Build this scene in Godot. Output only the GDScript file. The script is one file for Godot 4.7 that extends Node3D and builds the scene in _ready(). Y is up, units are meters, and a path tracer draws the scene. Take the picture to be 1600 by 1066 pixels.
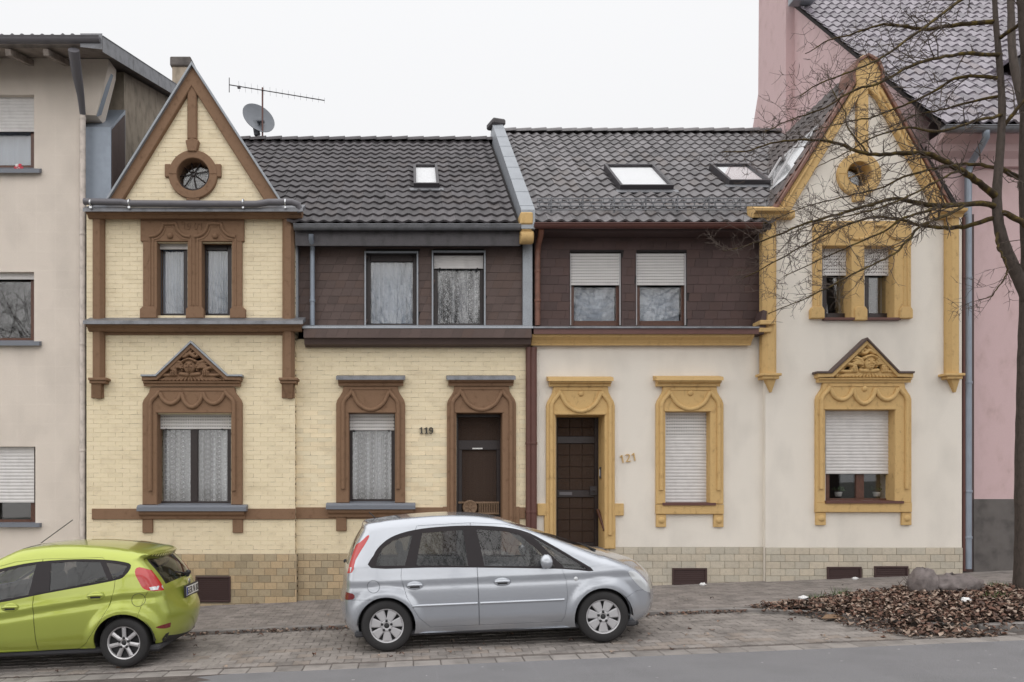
extends Node3D
# A row of German terraced houses around 1900 seen from across the street on an overcast winter day.
# Metres, y up. The facades stand in the plane z = 0, the street runs along x and climbs to the right, the camera looks along -z.

const EYE := 13.3333      # camera distance from the facade plane
const FOCAL := 1200.0     # survey units: 90 to the metre on the facade plane
var M := {}
var taken := {}
var rng := RandomNumberGenerator.new()

# ---------------------------------------------------------------- surveying
func at(px: float, py: float, z := 0.0) -> Vector3:      # survey reading -> point at depth z
	var k := (EYE - z) / FOCAL
	return Vector3((px - 640.0) * k, 2.0 + (766.0 - py) * k, z)

func a2(px: float, py: float, z := 0.0) -> Vector2:
	var p := at(px, py, z)
	return Vector2(p.x, p.y)

func on_plane(px: float, py: float, origin: Vector3, normal: Vector3) -> Vector3:
	var eye := Vector3(0, 2, EYE)
	var d := at(px, py, 0.0) - eye
	return eye + d * ((origin - eye).dot(normal) / d.dot(normal))

func polys(list: Array, z: float) -> PackedVector2Array:
	var out := PackedVector2Array()
	for p in list:
		out.append(a2(p[0], p[1], z))
	return out

# ---------------------------------------------------------------- geometry
class Geo:
	var v := PackedVector3Array()
	var n := PackedVector3Array()
	var u := PackedVector2Array()
	var c := PackedColorArray()
	var tint := Color(1, 1, 1)
	var has_uv := false
	var has_color := false

	func put(a: Vector3, b: Vector3, d: Vector3, na: Vector3, nb: Vector3, nd: Vector3) -> void:
		v.append(a); v.append(b); v.append(d)
		n.append(na); n.append(nb); n.append(nd)
		if has_color:
			c.append(tint); c.append(tint); c.append(tint)

	func tri(a: Vector3, b: Vector3, d: Vector3) -> void:   # counter-clockwise seen from the front
		var k := (b - a).cross(d - a)
		if k.length_squared() < 1e-18:
			return
		k = k.normalized()
		put(a, d, b, k, k, k)
		if has_uv:
			for i in 3: u.append(Vector2.ZERO)

	func quad(a: Vector3, b: Vector3, d: Vector3, e: Vector3) -> void:
		tri(a, b, d)
		tri(a, d, e)

	func tri_n(a: Vector3, b: Vector3, d: Vector3, na: Vector3, nb: Vector3, nd: Vector3) -> void:
		var k := (b - a).cross(d - a)
		if k.length_squared() < 1e-18:
			return
		if k.dot(na + nb + nd) >= 0.0:
			put(a, d, b, na, nd, nb)
		else:
			put(a, b, d, na, nb, nd)

	func quad_n(a: Vector3, b: Vector3, d: Vector3, e: Vector3, na: Vector3, nb: Vector3, nd: Vector3, ne: Vector3) -> void:
		tri_n(a, b, d, na, nb, nd)
		tri_n(a, d, e, na, nd, ne)

	func tri_o(a: Vector3, b: Vector3, d: Vector3, o: Vector3) -> void:   # faces away from o
		if (b - a).cross(d - a).dot((a + b + d) / 3.0 - o) >= 0.0:
			tri(a, b, d)
		else:
			tri(a, d, b)

	func quad_o(a: Vector3, b: Vector3, d: Vector3, e: Vector3, o: Vector3) -> void:
		tri_o(a, b, d, o)
		tri_o(a, d, e, o)

	func uv_quad(p: Array, t: Array) -> void:
		has_uv = true
		var k: Vector3 = (p[1] - p[0]).cross(p[2] - p[0]).normalized()
		for i in [0, 2, 1, 0, 3, 2]:
			v.append(p[i]); n.append(k); u.append(t[i])

	func box(lo: Vector3, hi: Vector3, bev := 0.0) -> void:
		var o := (lo + hi) / 2.0
		var h := (hi - lo).abs() / 2.0
		block(Transform3D(Basis(), o), h, bev)

	func block(t: Transform3D, h: Vector3, bev := 0.0) -> void:   # chamfered box of half size h
		bev = minf(bev, minf(h.x, minf(h.y, h.z)) * 0.9)
		var o := t.origin
		var axes := [0, 1, 2]
		for ax in axes:
			var a1: int = (ax + 1) % 3
			var a3: int = (ax + 2) % 3
			for s in [-1.0, 1.0]:
				var q := []
				for k in [[-1.0, -1.0], [1.0, -1.0], [1.0, 1.0], [-1.0, 1.0]]:
					var p := Vector3.ZERO
					p[ax] = s * h[ax]
					p[a1] = k[0] * (h[a1] - bev)
					p[a3] = k[1] * (h[a3] - bev)
					q.append(t * p)
				quad_o(q[0], q[1], q[2], q[3], o)
		if bev <= 0.0:
			return
		for ax in axes:
			var a1: int = (ax + 1) % 3
			var a3: int = (ax + 2) % 3
			for s in [-1.0, 1.0]:
				for r in [-1.0, 1.0]:
					var q := []
					for k in [[0, -1.0], [0, 1.0], [1, 1.0], [1, -1.0]]:
						var p := Vector3.ZERO
						p[ax] = k[1] * (h[ax] - bev)
						p[a1] = s * (h[a1] - (0.0 if k[0] == 0 else bev))
						p[a3] = r * (h[a3] - (bev if k[0] == 0 else 0.0))
						q.append(t * p)
					quad_o(q[0], q[1], q[2], q[3], o)
		for sx in [-1.0, 1.0]:
			for sy in [-1.0, 1.0]:
				for sz in [-1.0, 1.0]:
					tri_o(t * Vector3(sx * h.x, sy * (h.y - bev), sz * (h.z - bev)), t * Vector3(sx * (h.x - bev), sy * h.y, sz * (h.z - bev)), t * Vector3(sx * (h.x - bev), sy * (h.y - bev), sz * h.z), o)

	func prism(poly: PackedVector2Array, z0: float, z1: float, bev := 0.0, back := false) -> void:   # outline in x, y; z1 is the front
		var area := 0.0
		var m := poly.size()
		for i in m:
			area += poly[i].cross(poly[(i + 1) % m])
		if area < 0.0:
			poly = poly.duplicate()
			poly.reverse()
		var inner := PackedVector2Array()
		for i in m:
			var e0 := (poly[i] - poly[(i + m - 1) % m]).normalized()
			var e1 := (poly[(i + 1) % m] - poly[i]).normalized()
			var n0 := Vector2(-e0.y, e0.x)
			var n1 := Vector2(-e1.y, e1.x)
			var b := (n0 + n1)
			b = n0 if b.length() < 0.2 else b.normalized()
			inner.append(poly[i] + b * bev / maxf(b.dot(n0), 0.5))
		for i in m:
			var j := (i + 1) % m
			var a := poly[i]
			var b := poly[j]
			quad(Vector3(a.x, a.y, z0), Vector3(b.x, b.y, z0), Vector3(b.x, b.y, z1 - bev), Vector3(a.x, a.y, z1 - bev))
			if bev > 0.0:
				quad(Vector3(a.x, a.y, z1 - bev), Vector3(b.x, b.y, z1 - bev), Vector3(inner[j].x, inner[j].y, z1), Vector3(inner[i].x, inner[i].y, z1))
		var use := inner if bev > 0.0 else poly
		var idx := Geometry2D.triangulate_polygon(use)
		for i in range(0, idx.size(), 3):
			var a := use[idx[i]]
			var b := use[idx[i + 1]]
			var d := use[idx[i + 2]]
			if (b - a).cross(d - a) < 0.0:
				var s := b
				b = d
				d = s
			tri(Vector3(a.x, a.y, z1), Vector3(b.x, b.y, z1), Vector3(d.x, d.y, z1))
			if back:
				tri(Vector3(a.x, a.y, z0), Vector3(d.x, d.y, z0), Vector3(b.x, b.y, z0))

	func tube(pts: PackedVector3Array, radii: PackedFloat32Array, sides := 8, capped := true, flat := 1.0) -> void:
		var m := pts.size()
		if m < 2:
			return
		var t := (pts[1] - pts[0]).normalized()
		var side := t.cross(Vector3.UP)
		if side.length() < 0.05:
			side = t.cross(Vector3.RIGHT)
		side = side.normalized()
		var rings := []
		var norms := []
		for i in m:
			var d := (pts[mini(i + 1, m - 1)] - pts[maxi(i - 1, 0)]).normalized()
			side = (side - d * side.dot(d)).normalized()
			var up := side.cross(d)
			var ring := PackedVector3Array()
			var nor := PackedVector3Array()
			for k in sides:
				var a := TAU * k / sides
				var q := side * cos(a) + up * sin(a) * flat
				ring.append(pts[i] + q * radii[i])
				nor.append(q.normalized())
			rings.append(ring)
			norms.append(nor)
		for i in m - 1:
			for k in sides:
				var j := (k + 1) % sides
				quad_n(rings[i][k], rings[i][j], rings[i + 1][j], rings[i + 1][k], norms[i][k], norms[i][j], norms[i + 1][j], norms[i + 1][k])
		if capped:
			for e in [0, m - 1]:
				var o: Vector3 = pts[1] if e == 0 else pts[m - 2]
				for k in range(1, sides - 1):
					tri_o(rings[e][0], rings[e][k], rings[e][k + 1], o)

	func pipe(pts: Array, r: float, sides := 10) -> void:
		var p := PackedVector3Array(pts)
		var q := PackedFloat32Array()
		q.resize(p.size())
		q.fill(r)
		tube(p, q, sides)

	func lathe(t: Transform3D, prof: Array, segs := 24) -> void:   # prof: [radius, along y], smooth
		var pts := []
		for i in prof.size():
			pts.append(Vector2(prof[i][0], prof[i][1]))
		var nn := []
		for i in pts.size():
			var d: Vector2 = (pts[mini(i + 1, pts.size() - 1)] - pts[maxi(i - 1, 0)]).normalized()
			nn.append(Vector2(d.y, -d.x))
		for k in segs:
			var a0 := TAU * k / segs
			var a1 := TAU * (k + 1) / segs
			for i in pts.size() - 1:
				var f := func(p: Vector2, a: float) -> Vector3: return Vector3(p.x * cos(a), p.y, p.x * sin(a))
				quad_n(t * f.call(pts[i], a0), t * f.call(pts[i], a1), t * f.call(pts[i + 1], a1), t * f.call(pts[i + 1], a0), t.basis * f.call(nn[i], a0), t.basis * f.call(nn[i], a1), t.basis * f.call(nn[i + 1], a1), t.basis * f.call(nn[i + 1], a0))

	func sweep_x(prof: PackedVector2Array, x0: float, x1: float) -> void:   # prof in (z, y), closed, extruded along x
		var area := 0.0
		var m := prof.size()
		for i in m:
			area += prof[i].cross(prof[(i + 1) % m])
		if area < 0.0:
			prof = prof.duplicate()
			prof.reverse()
		for i in m:
			var a := prof[i]
			var b := prof[(i + 1) % m]
			quad(Vector3(x0, a.y, a.x), Vector3(x1, a.y, a.x), Vector3(x1, b.y, b.x), Vector3(x0, b.y, b.x))
		var idx := Geometry2D.triangulate_polygon(prof)
		for i in range(0, idx.size(), 3):
			var a := prof[idx[i]]
			var b := prof[idx[i + 1]]
			var d := prof[idx[i + 2]]
			if (b - a).cross(d - a) < 0.0:
				var s := b
				b = d
				d = s
			tri(Vector3(x0, a.y, a.x), Vector3(x0, b.y, b.x), Vector3(x0, d.y, d.x))
			tri(Vector3(x1, a.y, a.x), Vector3(x1, d.y, d.x), Vector3(x1, b.y, b.x))

	func grid(rows: Array, outward := Vector3.ZERO) -> void:   # rows of points, smooth
		var h := rows.size()
		var w: int = rows[0].size()
		var nor := []
		for i in h:
			var line := PackedVector3Array()
			for j in w:
				var dx: Vector3 = rows[i][mini(j + 1, w - 1)] - rows[i][maxi(j - 1, 0)]
				var dy: Vector3 = rows[mini(i + 1, h - 1)][j] - rows[maxi(i - 1, 0)][j]
				var k := dx.cross(dy).normalized()
				if outward != Vector3.ZERO and k.dot(outward) < 0.0:
					k = -k
				line.append(k)
			nor.append(line)
		for i in h - 1:
			for j in w - 1:
				quad_n(rows[i][j], rows[i][j + 1], rows[i + 1][j + 1], rows[i + 1][j], nor[i][j], nor[i][j + 1], nor[i + 1][j + 1], nor[i + 1][j])

	func mesh() -> ArrayMesh:
		var arrays := []
		arrays.resize(Mesh.ARRAY_MAX)
		arrays[Mesh.ARRAY_VERTEX] = v
		arrays[Mesh.ARRAY_NORMAL] = n
		if has_uv:
			arrays[Mesh.ARRAY_TEX_UV] = u
		if has_color:
			arrays[Mesh.ARRAY_COLOR] = c
		var am := ArrayMesh.new()
		if v.size() > 0:
			am.add_surface_from_arrays(Mesh.PRIMITIVE_TRIANGLES, arrays)
		return am

func smooth(pts: Array, steps := 6, closed := false) -> Array:   # Catmull-Rom through the points (Vector2 or Vector3)
	var out := []
	var m := pts.size()
	for i in (m if closed else m - 1):
		var p0 = pts[(i + m - 1) % m] if closed or i > 0 else pts[0]
		var p1 = pts[i]
		var p2 = pts[(i + 1) % m]
		var p3 = pts[(i + 2) % m] if closed or i + 2 < m else pts[m - 1]
		for s in steps:
			var t := float(s) / steps
			out.append(0.5 * (2.0 * p1 + (p2 - p0) * t + (2.0 * p0 - 5.0 * p1 + 4.0 * p2 - p3) * t * t + (3.0 * p1 - p0 - 3.0 * p2 + p3) * t * t * t))
	if not closed:
		out.append(pts[m - 1])
	return out

# ---------------------------------------------------------------- objects
func numbered(called: String) -> String:
	var k: int = taken.get(called, 0)
	taken[called] = k + 1
	return called if k == 0 else "%s_%03d" % [called, k]

func tag(o: Node, label: String, category := "", group := "", kind := "") -> Node:
	if label: o.set_meta("label", label)
	if category: o.set_meta("category", category)
	if group: o.set_meta("group", group)
	if kind: o.set_meta("kind", kind)
	return o

func thing(called: String, label: String, category: String, where := Vector3.ZERO, group := "") -> Node3D:
	var o := Node3D.new()
	o.name = numbered(called)
	add_child(o)
	o.position = where
	tag(o, label, category, group)
	return o

func holder(parent: Node3D, called: String) -> Node3D:
	var o := Node3D.new()
	o.name = called
	parent.add_child(o, true)
	return o

func add(parent: Node3D, called: String, shape, material: Material) -> MeshInstance3D:
	var o := MeshInstance3D.new()
	o.name = numbered(called) if parent == self else called
	o.mesh = shape.mesh() if shape is Geo else shape
	o.material_override = material
	o.cast_shadow = GeometryInstance3D.SHADOW_CASTING_SETTING_ON
	parent.add_child(o, true)
	return o

func copies(parent: Node3D, called: String, shape: Mesh, material: Material, where: Array, colors := []) -> MultiMeshInstance3D:
	var mm := MultiMesh.new()
	mm.transform_format = MultiMesh.TRANSFORM_3D
	mm.use_colors = colors.size() > 0
	mm.mesh = shape
	mm.instance_count = where.size()
	for i in where.size():
		mm.set_instance_transform(i, where[i])
		if colors.size():
			mm.set_instance_color(i, colors[i])
	var o := MultiMeshInstance3D.new()
	o.name = numbered(called) if parent == self else called
	o.multimesh = mm
	o.material_override = material
	parent.add_child(o, true)
	o.set_meta("kind", "stuff")
	return o

# ---------------------------------------------------------------- materials
func noise(seed_: int, freq: float, stops: Array, octaves := 4, type := FastNoiseLite.TYPE_SIMPLEX_SMOOTH, size := 512) -> NoiseTexture2D:
	var f := FastNoiseLite.new()
	f.seed = seed_
	f.noise_type = type
	f.frequency = freq
	f.fractal_octaves = octaves
	f.fractal_type = FastNoiseLite.FRACTAL_FBM if octaves > 1 else FastNoiseLite.FRACTAL_NONE
	var g := Gradient.new()
	g.offsets = PackedFloat32Array(stops.map(func(s): return s[0]))
	g.colors = PackedColorArray(stops.map(func(s): return s[1] if s[1] is Color else Color(s[1], s[1], s[1])))
	var t := NoiseTexture2D.new()
	t.width = size
	t.height = size
	t.seamless = true
	t.noise = f
	t.color_ramp = g
	return t

func mat(called: String, c: Array, rough: float, opt := {}) -> StandardMaterial3D:   # c: linear base colour
	var m := StandardMaterial3D.new()
	m.resource_name = called
	m.albedo_color = Color(c[0], c[1], c[2]).linear_to_srgb()
	m.roughness = rough
	m.metallic = opt.get("metal", 0.0)
	m.metallic_specular = opt.get("spec", 0.5)
	m.cull_mode = BaseMaterial3D.CULL_DISABLED
	m.uv1_triplanar = true
	m.uv1_world_triplanar = opt.get("world", true)
	m.uv2_triplanar = true
	m.uv2_world_triplanar = opt.get("world", true)
	var s = opt.get("scale", 1.0)
	m.uv1_scale = s if s is Vector3 else Vector3.ONE * s
	if opt.has("tex"): m.albedo_texture = opt.tex
	if opt.has("detail"):
		m.detail_enabled = true
		m.detail_blend_mode = BaseMaterial3D.BLEND_MODE_MUL
		m.detail_uv_layer = BaseMaterial3D.DETAIL_UV_2
		m.detail_albedo = opt.detail
		var ds = opt.get("dscale", 0.3)
		m.uv2_scale = ds if ds is Vector3 else Vector3.ONE * ds
	if opt.has("bump"):
		m.heightmap_enabled = true
		m.heightmap_texture = opt.bump
		m.heightmap_scale = opt.get("relief", 0.3)
	if opt.has("rough_tex"):
		m.roughness_texture = opt.rough_tex
	if opt.has("coat"):
		m.clearcoat_enabled = true
		m.clearcoat = opt.coat
		m.clearcoat_roughness = opt.get("coat_rough", 0.06)
	if opt.get("tinted", false):
		m.vertex_color_use_as_albedo = true
	M[called] = m
	return m

func glass(called: String, a: float, c := [0.01, 0.012, 0.014]) -> StandardMaterial3D:
	var m := StandardMaterial3D.new()
	m.resource_name = called
	m.transparency = BaseMaterial3D.TRANSPARENCY_ALPHA
	var k := Color(c[0], c[1], c[2]).linear_to_srgb()
	k.a = a
	m.albedo_color = k
	m.roughness = 0.02
	m.cull_mode = BaseMaterial3D.CULL_DISABLED
	M[called] = m
	return m

func shade_of(m: StandardMaterial3D, f: float, warm := 0.0) -> StandardMaterial3D:   # a piece of the same stuff fired or painted a little differently
	var k: StandardMaterial3D = m.duplicate()
	var c := m.albedo_color.srgb_to_linear()
	k.albedo_color = Color(c.r * f * (1.0 + warm), c.g * f, c.b * f * (1.0 - warm)).linear_to_srgb()
	return k

func make_materials() -> void:
	var grain := noise(1, 0.09, [[0.0, 0.8], [0.45, 0.95], [1.0, 1.0]], 4)
	var blotch := noise(2, 0.008, [[0.1, 0.8], [0.45, 0.95], [0.8, 1.0]], 5)
	var soft := noise(3, 0.006, [[0.1, 0.955], [0.6, 1.0]], 4)
	var streak := noise(4, 0.012, [[0.0, Color(0.92, 0.91, 0.9)], [0.25, Color(0.98, 0.977, 0.973)], [0.5, Color(1, 1, 1)]], 5)
	var bumps := noise(5, 0.11, [[0.0, 0.0], [1.0, 1.0]], 3)
	var pebble := noise(6, 0.12, [[0.0, 0.0], [0.6, 1.0]], 1, FastNoiseLite.TYPE_CELLULAR)
	var speck := noise(7, 0.25, [[0.0, 0.66], [0.35, 0.86], [0.6, 0.93], [0.75, 1.0]], 3)
	var soot := noise(8, 0.015, [[0.12, Color(0.32, 0.29, 0.26)], [0.32, Color(0.8, 0.78, 0.75)], [0.48, Color(1, 1, 1)]], 5)
	var grime := noise(14, 0.035, [[0.08, Color(0.85, 0.83, 0.81)], [0.25, Color(0.965, 0.96, 0.955)], [0.42, Color(1, 1, 1)]], 5)
	var wood := noise(9, 0.03, [[0.2, 0.62], [0.5, 0.9], [0.8, 1.0]], 4)
	var lichen := noise(10, 0.045, [[0.0, Color(0.82, 0.82, 0.84)], [0.52, Color(0.94, 0.94, 0.95)], [0.74, Color(1, 1, 1)]], 4)
	M["grain"] = grain; M["blotch"] = blotch; M["bumps"] = bumps
	# walls
	mat("brick_paint", [0.93, 0.80, 0.565], 0.62, {"tex": grain, "scale": 2.2, "detail": streak, "dscale": Vector3(0.35, 0.5, 0.35), "bump": bumps, "relief": 0.12, "tinted": true})
	mat("brick_joint", [0.92, 0.79, 0.56], 0.9, {"tex": soot, "scale": Vector3(0.5, 1.6, 0.5), "detail": grain, "dscale": 2.5})
	mat("brown_trim", [0.262, 0.158, 0.097], 0.75, {"spec": 0.35, "tex": grain, "scale": 1.6, "detail": grime, "dscale": 0.35, "bump": bumps, "relief": 0.08})
	mat("ochre_trim", [0.68, 0.46, 0.205], 0.75, {"spec": 0.35, "tex": grain, "scale": 1.6, "detail": grime, "dscale": Vector3(0.45, 0.3, 0.45), "bump": bumps, "relief": 0.08})
	mat("cream_plaster", [0.92, 0.86, 0.775], 0.92, {"tex": grain, "scale": 2.6, "detail": soft, "dscale": Vector3(0.35, 0.2, 0.35), "bump": pebble, "relief": 0.2})
	mat("beige_plaster", [0.92, 0.82, 0.725], 0.93, {"tex": grain, "scale": 3.0, "detail": soft, "dscale": Vector3(0.3, 0.2, 0.3), "bump": pebble, "relief": 0.35})
	mat("pink_plaster", [0.69, 0.505, 0.51], 0.93, {"tex": grain, "scale": 2.4, "detail": streak, "dscale": Vector3(0.5, 0.3, 0.5), "bump": pebble, "relief": 0.2})
	mat("grey_plaster", [0.22, 0.2, 0.19], 0.93, {"tex": speck, "scale": 2.4, "detail": blotch, "dscale": 0.6, "bump": pebble, "relief": 0.6})
	mat("old_plaster", [0.45, 0.38, 0.30], 0.95, {"tex": grain, "scale": 1.2, "detail": blotch, "dscale": Vector3(0.9, 0.5, 0.9), "bump": bumps, "relief": 0.5})
	mat("soffit_paint", [0.30, 0.255, 0.225], 0.8, {"tex": blotch, "scale": 1.0})
	mat("room_wall", [0.13, 0.12, 0.115], 0.9)
	mat("tile_tan", [0.50, 0.39, 0.25], 0.38, {"tex": soft, "scale": 3.2, "detail": grain, "dscale": 1.4})
	mat("tile_cream", [0.58, 0.52, 0.42], 0.4, {"tex": soft, "scale": 2.6, "detail": grain, "dscale": 1.4})
	mat("tile_joint", [0.26, 0.22, 0.17], 0.95, {"tex": grain, "scale": 3.0})
	mat("slate_brown", [0.112, 0.076, 0.067], 0.7, {"tex": grain, "scale": 1.5, "detail": soft, "dscale": 0.6, "bump": bumps, "relief": 0.1})
	mat("slate_maroon", [0.088, 0.053, 0.049], 0.7, {"tex": grain, "scale": 1.5, "detail": soft, "dscale": 0.6, "bump": bumps, "relief": 0.1})
	mat("roof_dark", [0.098, 0.089, 0.094], 0.6, {"tex": lichen, "scale": 1.1, "detail": blotch, "dscale": 0.9, "bump": bumps, "relief": 0.15, "tinted": true})
	mat("roof_grey", [0.185, 0.174, 0.178], 0.48, {"tex": lichen, "scale": 1.0, "detail": blotch, "dscale": 0.8, "bump": bumps, "relief": 0.12, "tinted": true})
	mat("roof_violet", [0.27, 0.245, 0.275], 0.3, {"tex": lichen, "scale": 1.0, "detail": soft, "dscale": 0.8, "tinted": true})
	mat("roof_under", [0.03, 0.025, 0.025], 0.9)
	# metal
	mat("zinc", [0.36, 0.385, 0.42], 0.5, {"metal": 0.25, "tex": soft, "scale": 0.9, "detail": grain, "dscale": 0.8})
	mat("zinc_dark", [0.24, 0.245, 0.265], 0.5, {"metal": 0.25, "tex": blotch, "scale": 0.9, "detail": grain, "dscale": 0.8})
	mat("zinc_old", [0.10, 0.092, 0.10], 0.5, {"metal": 0.2, "tex": blotch, "scale": 0.9, "detail": grain, "dscale": 0.8})
	mat("pipe_grey", [0.14, 0.135, 0.15], 0.45, {"tex": soft, "scale": 1.2})
	mat("pipe_blue", [0.27, 0.31, 0.37], 0.42, {"metal": 0.2, "tex": soft, "scale": 1.2})
	mat("pipe_copper", [0.20, 0.085, 0.055], 0.5, {"tex": blotch, "scale": 1.4})
	mat("pipe_brown", [0.115, 0.045, 0.035], 0.5, {"tex": soft, "scale": 1.4})
	mat("pipe_beige", [0.70, 0.62, 0.56], 0.6, {"tex": blotch, "scale": 1.0})
	mat("dark_metal", [0.055, 0.05, 0.055], 0.45, {"metal": 0.3})
	mat("steel", [0.55, 0.56, 0.58], 0.3, {"metal": 0.9})
	mat("dish_grey", [0.17, 0.185, 0.21], 0.5, {"tex": soft, "scale": 2.0})
	mat("vent_iron", [0.06, 0.03, 0.028], 0.6, {"tex": grain, "scale": 3.0})
	# joinery
	mat("frame_dark", [0.032, 0.02, 0.02], 0.4, {"tex": wood, "scale": Vector3(6, 0.8, 6)})
	mat("frame_brown", [0.13, 0.05, 0.028], 0.4, {"tex": wood, "scale": Vector3(6, 0.8, 6)})
	mat("frame_pale", [0.45, 0.44, 0.45], 0.45)
	mat("shutter_white", [0.66, 0.64, 0.63], 0.5, {"tex": soft, "scale": 1.2})
	mat("blind_white", [0.85, 0.86, 0.88], 0.7)
	mat("shutter_slot", [0.05, 0.045, 0.045], 0.9)
	mat("box_metal", [0.5, 0.49, 0.52], 0.4)
	mat("door_brown", [0.045, 0.022, 0.017], 0.45, {"tex": wood, "scale": Vector3(5, 0.6, 5)})
	mat("door_glass", [0.06, 0.032, 0.02], 0.18, {"tex": blotch, "scale": 8.0, "bump": pebble, "relief": 0.25})
	mat("carved_wood", [0.30, 0.19, 0.115], 0.55, {"tex": wood, "scale": Vector3(8, 1.5, 8)})
	mat("sill_stone", [0.19, 0.205, 0.24], 0.5, {"tex": grain, "scale": 2.0})
	mat("number_dark", [0.035, 0.03, 0.025], 0.5)
	glass("pane", 0.06)
	glass("car_glass", 0.26)
	glass("car_glass_tint", 0.46)
	var sheer := mat("curtain_sheer", [0.50, 0.57, 0.67], 0.9)
	sheer.backlight_enabled = true
	sheer.backlight = Color(0.5, 0.5, 0.5)
	var lace := mat("curtain_lace", [0.88, 0.9, 0.94], 0.9)
	lace.uv1_triplanar = false
	lace.transparency = BaseMaterial3D.TRANSPARENCY_ALPHA
	lace.albedo_texture = lace_picture()
	mat("flower_red", [0.6, 0.05, 0.08], 0.6)
	mat("leaf_green", [0.05, 0.11, 0.025], 0.6, {"tex": grain, "scale": 4.0})
	mat("ceramic_white", [0.75, 0.75, 0.74], 0.3)
	# ground
	mat("asphalt", [0.275, 0.272, 0.285], 0.88, {"tex": speck, "scale": 1.9, "detail": soft, "dscale": Vector3(0.25, 0.3, 0.3), "bump": pebble, "relief": 0.5})
	mat("asphalt_patch", [0.15, 0.125, 0.115], 0.9, {"tex": speck, "scale": 1.9, "detail": blotch, "dscale": 0.7, "bump": pebble, "relief": 0.5})
	mat("paver", [0.325, 0.29, 0.27], 0.85, {"tex": speck, "scale": 1.6, "detail": blotch, "dscale": 0.5, "tinted": true})
	mat("paver_pale", [0.36, 0.325, 0.302], 0.85, {"tex": speck, "scale": 1.6, "detail": blotch, "dscale": 0.5, "tinted": true})
	mat("paver_joint", [0.14, 0.12, 0.11], 0.95, {"tex": grain, "scale": 2.0})
	mat("kerb_stone", [0.33, 0.305, 0.29], 0.85, {"tex": speck, "scale": 1.6, "detail": blotch, "dscale": 0.7, "bump": bumps, "relief": 0.3})
	mat("border_stone", [0.36, 0.33, 0.31], 0.85, {"tex": speck, "scale": 1.6, "detail": blotch, "dscale": 0.5, "bump": bumps, "relief": 0.2})
	mat("soil", [0.035, 0.024, 0.018], 0.95, {"tex": speck, "scale": 1.5, "bump": bumps, "relief": 1.5})
	mat("ground", [0.1, 0.1, 0.085], 0.95, {"tex": blotch, "scale": 0.2})
	mat("leaf_litter", [1, 1, 1], 0.8, {"tex": grain, "scale": 5.0, "tinted": true})
	mat("grass", [0.07, 0.13, 0.025], 0.7)
	mat("boulder", [0.36, 0.31, 0.30], 0.9, {"tex": blotch, "scale": 2.0, "detail": speck, "dscale": 3.0, "bump": bumps, "relief": 2.0})
	mat("paper", [0.75, 0.75, 0.75], 0.7)
	# tree
	mat("bark", [0.16, 0.125, 0.105], 0.9, {"tex": blotch, "scale": Vector3(5, 1.6, 5), "detail": grain, "dscale": 1.6, "bump": bumps, "relief": 2.5})
	mat("twig", [0.085, 0.064, 0.052], 0.85)
	var moss := noise(12, 0.02, [[0.3, Color(0.5, 0.42, 0.32)], [0.55, Color(0.75, 0.65, 0.42)], [0.72, Color(1.0, 0.92, 0.42)]], 4)
	mat("branch_bark", [0.125, 0.105, 0.065], 0.9, {"tex": moss, "scale": 0.9, "detail": grain, "dscale": 2.5, "bump": bumps, "relief": 1.2})
	# cars
	mat("paint_silver", [0.47, 0.495, 0.54], 0.27, {"metal": 0.65, "coat": 1.0, "coat_rough": 0.05})
	mat("paint_green", [0.41, 0.47, 0.08], 0.28, {"metal": 0.5, "coat": 1.0, "coat_rough": 0.05})
	mat("trim_black", [0.022, 0.021, 0.023], 0.5)
	mat("trim_gloss", [0.02, 0.016, 0.018], 0.38, {"spec": 0.35})
	mat("rubber", [0.022, 0.021, 0.022], 0.75, {"tex": grain, "scale": 4.0})
	mat("interior", [0.045, 0.045, 0.05], 0.85)
	mat("seat_cloth", [0.06, 0.062, 0.07], 0.9)
	mat("alloy", [0.58, 0.57, 0.58], 0.32, {"metal": 0.7})
	mat("wheel_cover", [0.48, 0.475, 0.49], 0.42, {"metal": 0.35})
	mat("wheel_dark", [0.02, 0.02, 0.022], 0.6)
	mat("lens_red", [0.46, 0.018, 0.018], 0.16, {"coat": 1.0, "coat_rough": 0.03})
	mat("lens_deep", [0.16, 0.012, 0.014], 0.16, {"coat": 1.0, "coat_rough": 0.03})
	mat("lens_clear", [0.62, 0.64, 0.66], 0.12, {"metal": 0.3, "coat": 1.0, "coat_rough": 0.03})
	mat("plate_white", [0.75, 0.75, 0.74], 0.4)
	mat("plate_blue", [0.02, 0.06, 0.35], 0.4)

func lace_picture() -> ImageTexture:   # woven net with rows of motifs and a scalloped hem
	var im := Image.create(256, 256, false, Image.FORMAT_RGBA8)
	var f := FastNoiseLite.new()
	f.seed = 21
	f.frequency = 0.06
	for y in 256:
		for x in 256:
			var u := x / 256.0
			var w := y / 256.0
			var a := 0.32 + 0.24 * sin(TAU * (u * 3.0 + 0.18 * sin(TAU * u * 2.0))) + 0.08 * sin(x * 1.6) * sin(y * 1.6)
			var p := fposmod(u * 6.0, 1.0) - 0.5
			var q := fposmod(w * 7.0 + 0.5 * floorf(u * 6.0), 1.0) - 0.5
			if absf(p) * 1.6 + absf(q) < 0.24 and q < 0.1: a = maxf(a, 0.85)
			if absf(sqrt(p * p + q * q) - 0.36) < 0.04: a = maxf(a, 0.5)
			if absf(sin(u * 40.0 + 3.0 * sin(w * 30.0))) < 0.1: a = maxf(a, 0.42)
			a += 0.25 * f.get_noise_2d(x, y)
			im.set_pixel(x, y, Color(1, 1, 1, clampf(a, 0.08, 0.97)))
	return ImageTexture.create_from_image(im)

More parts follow.
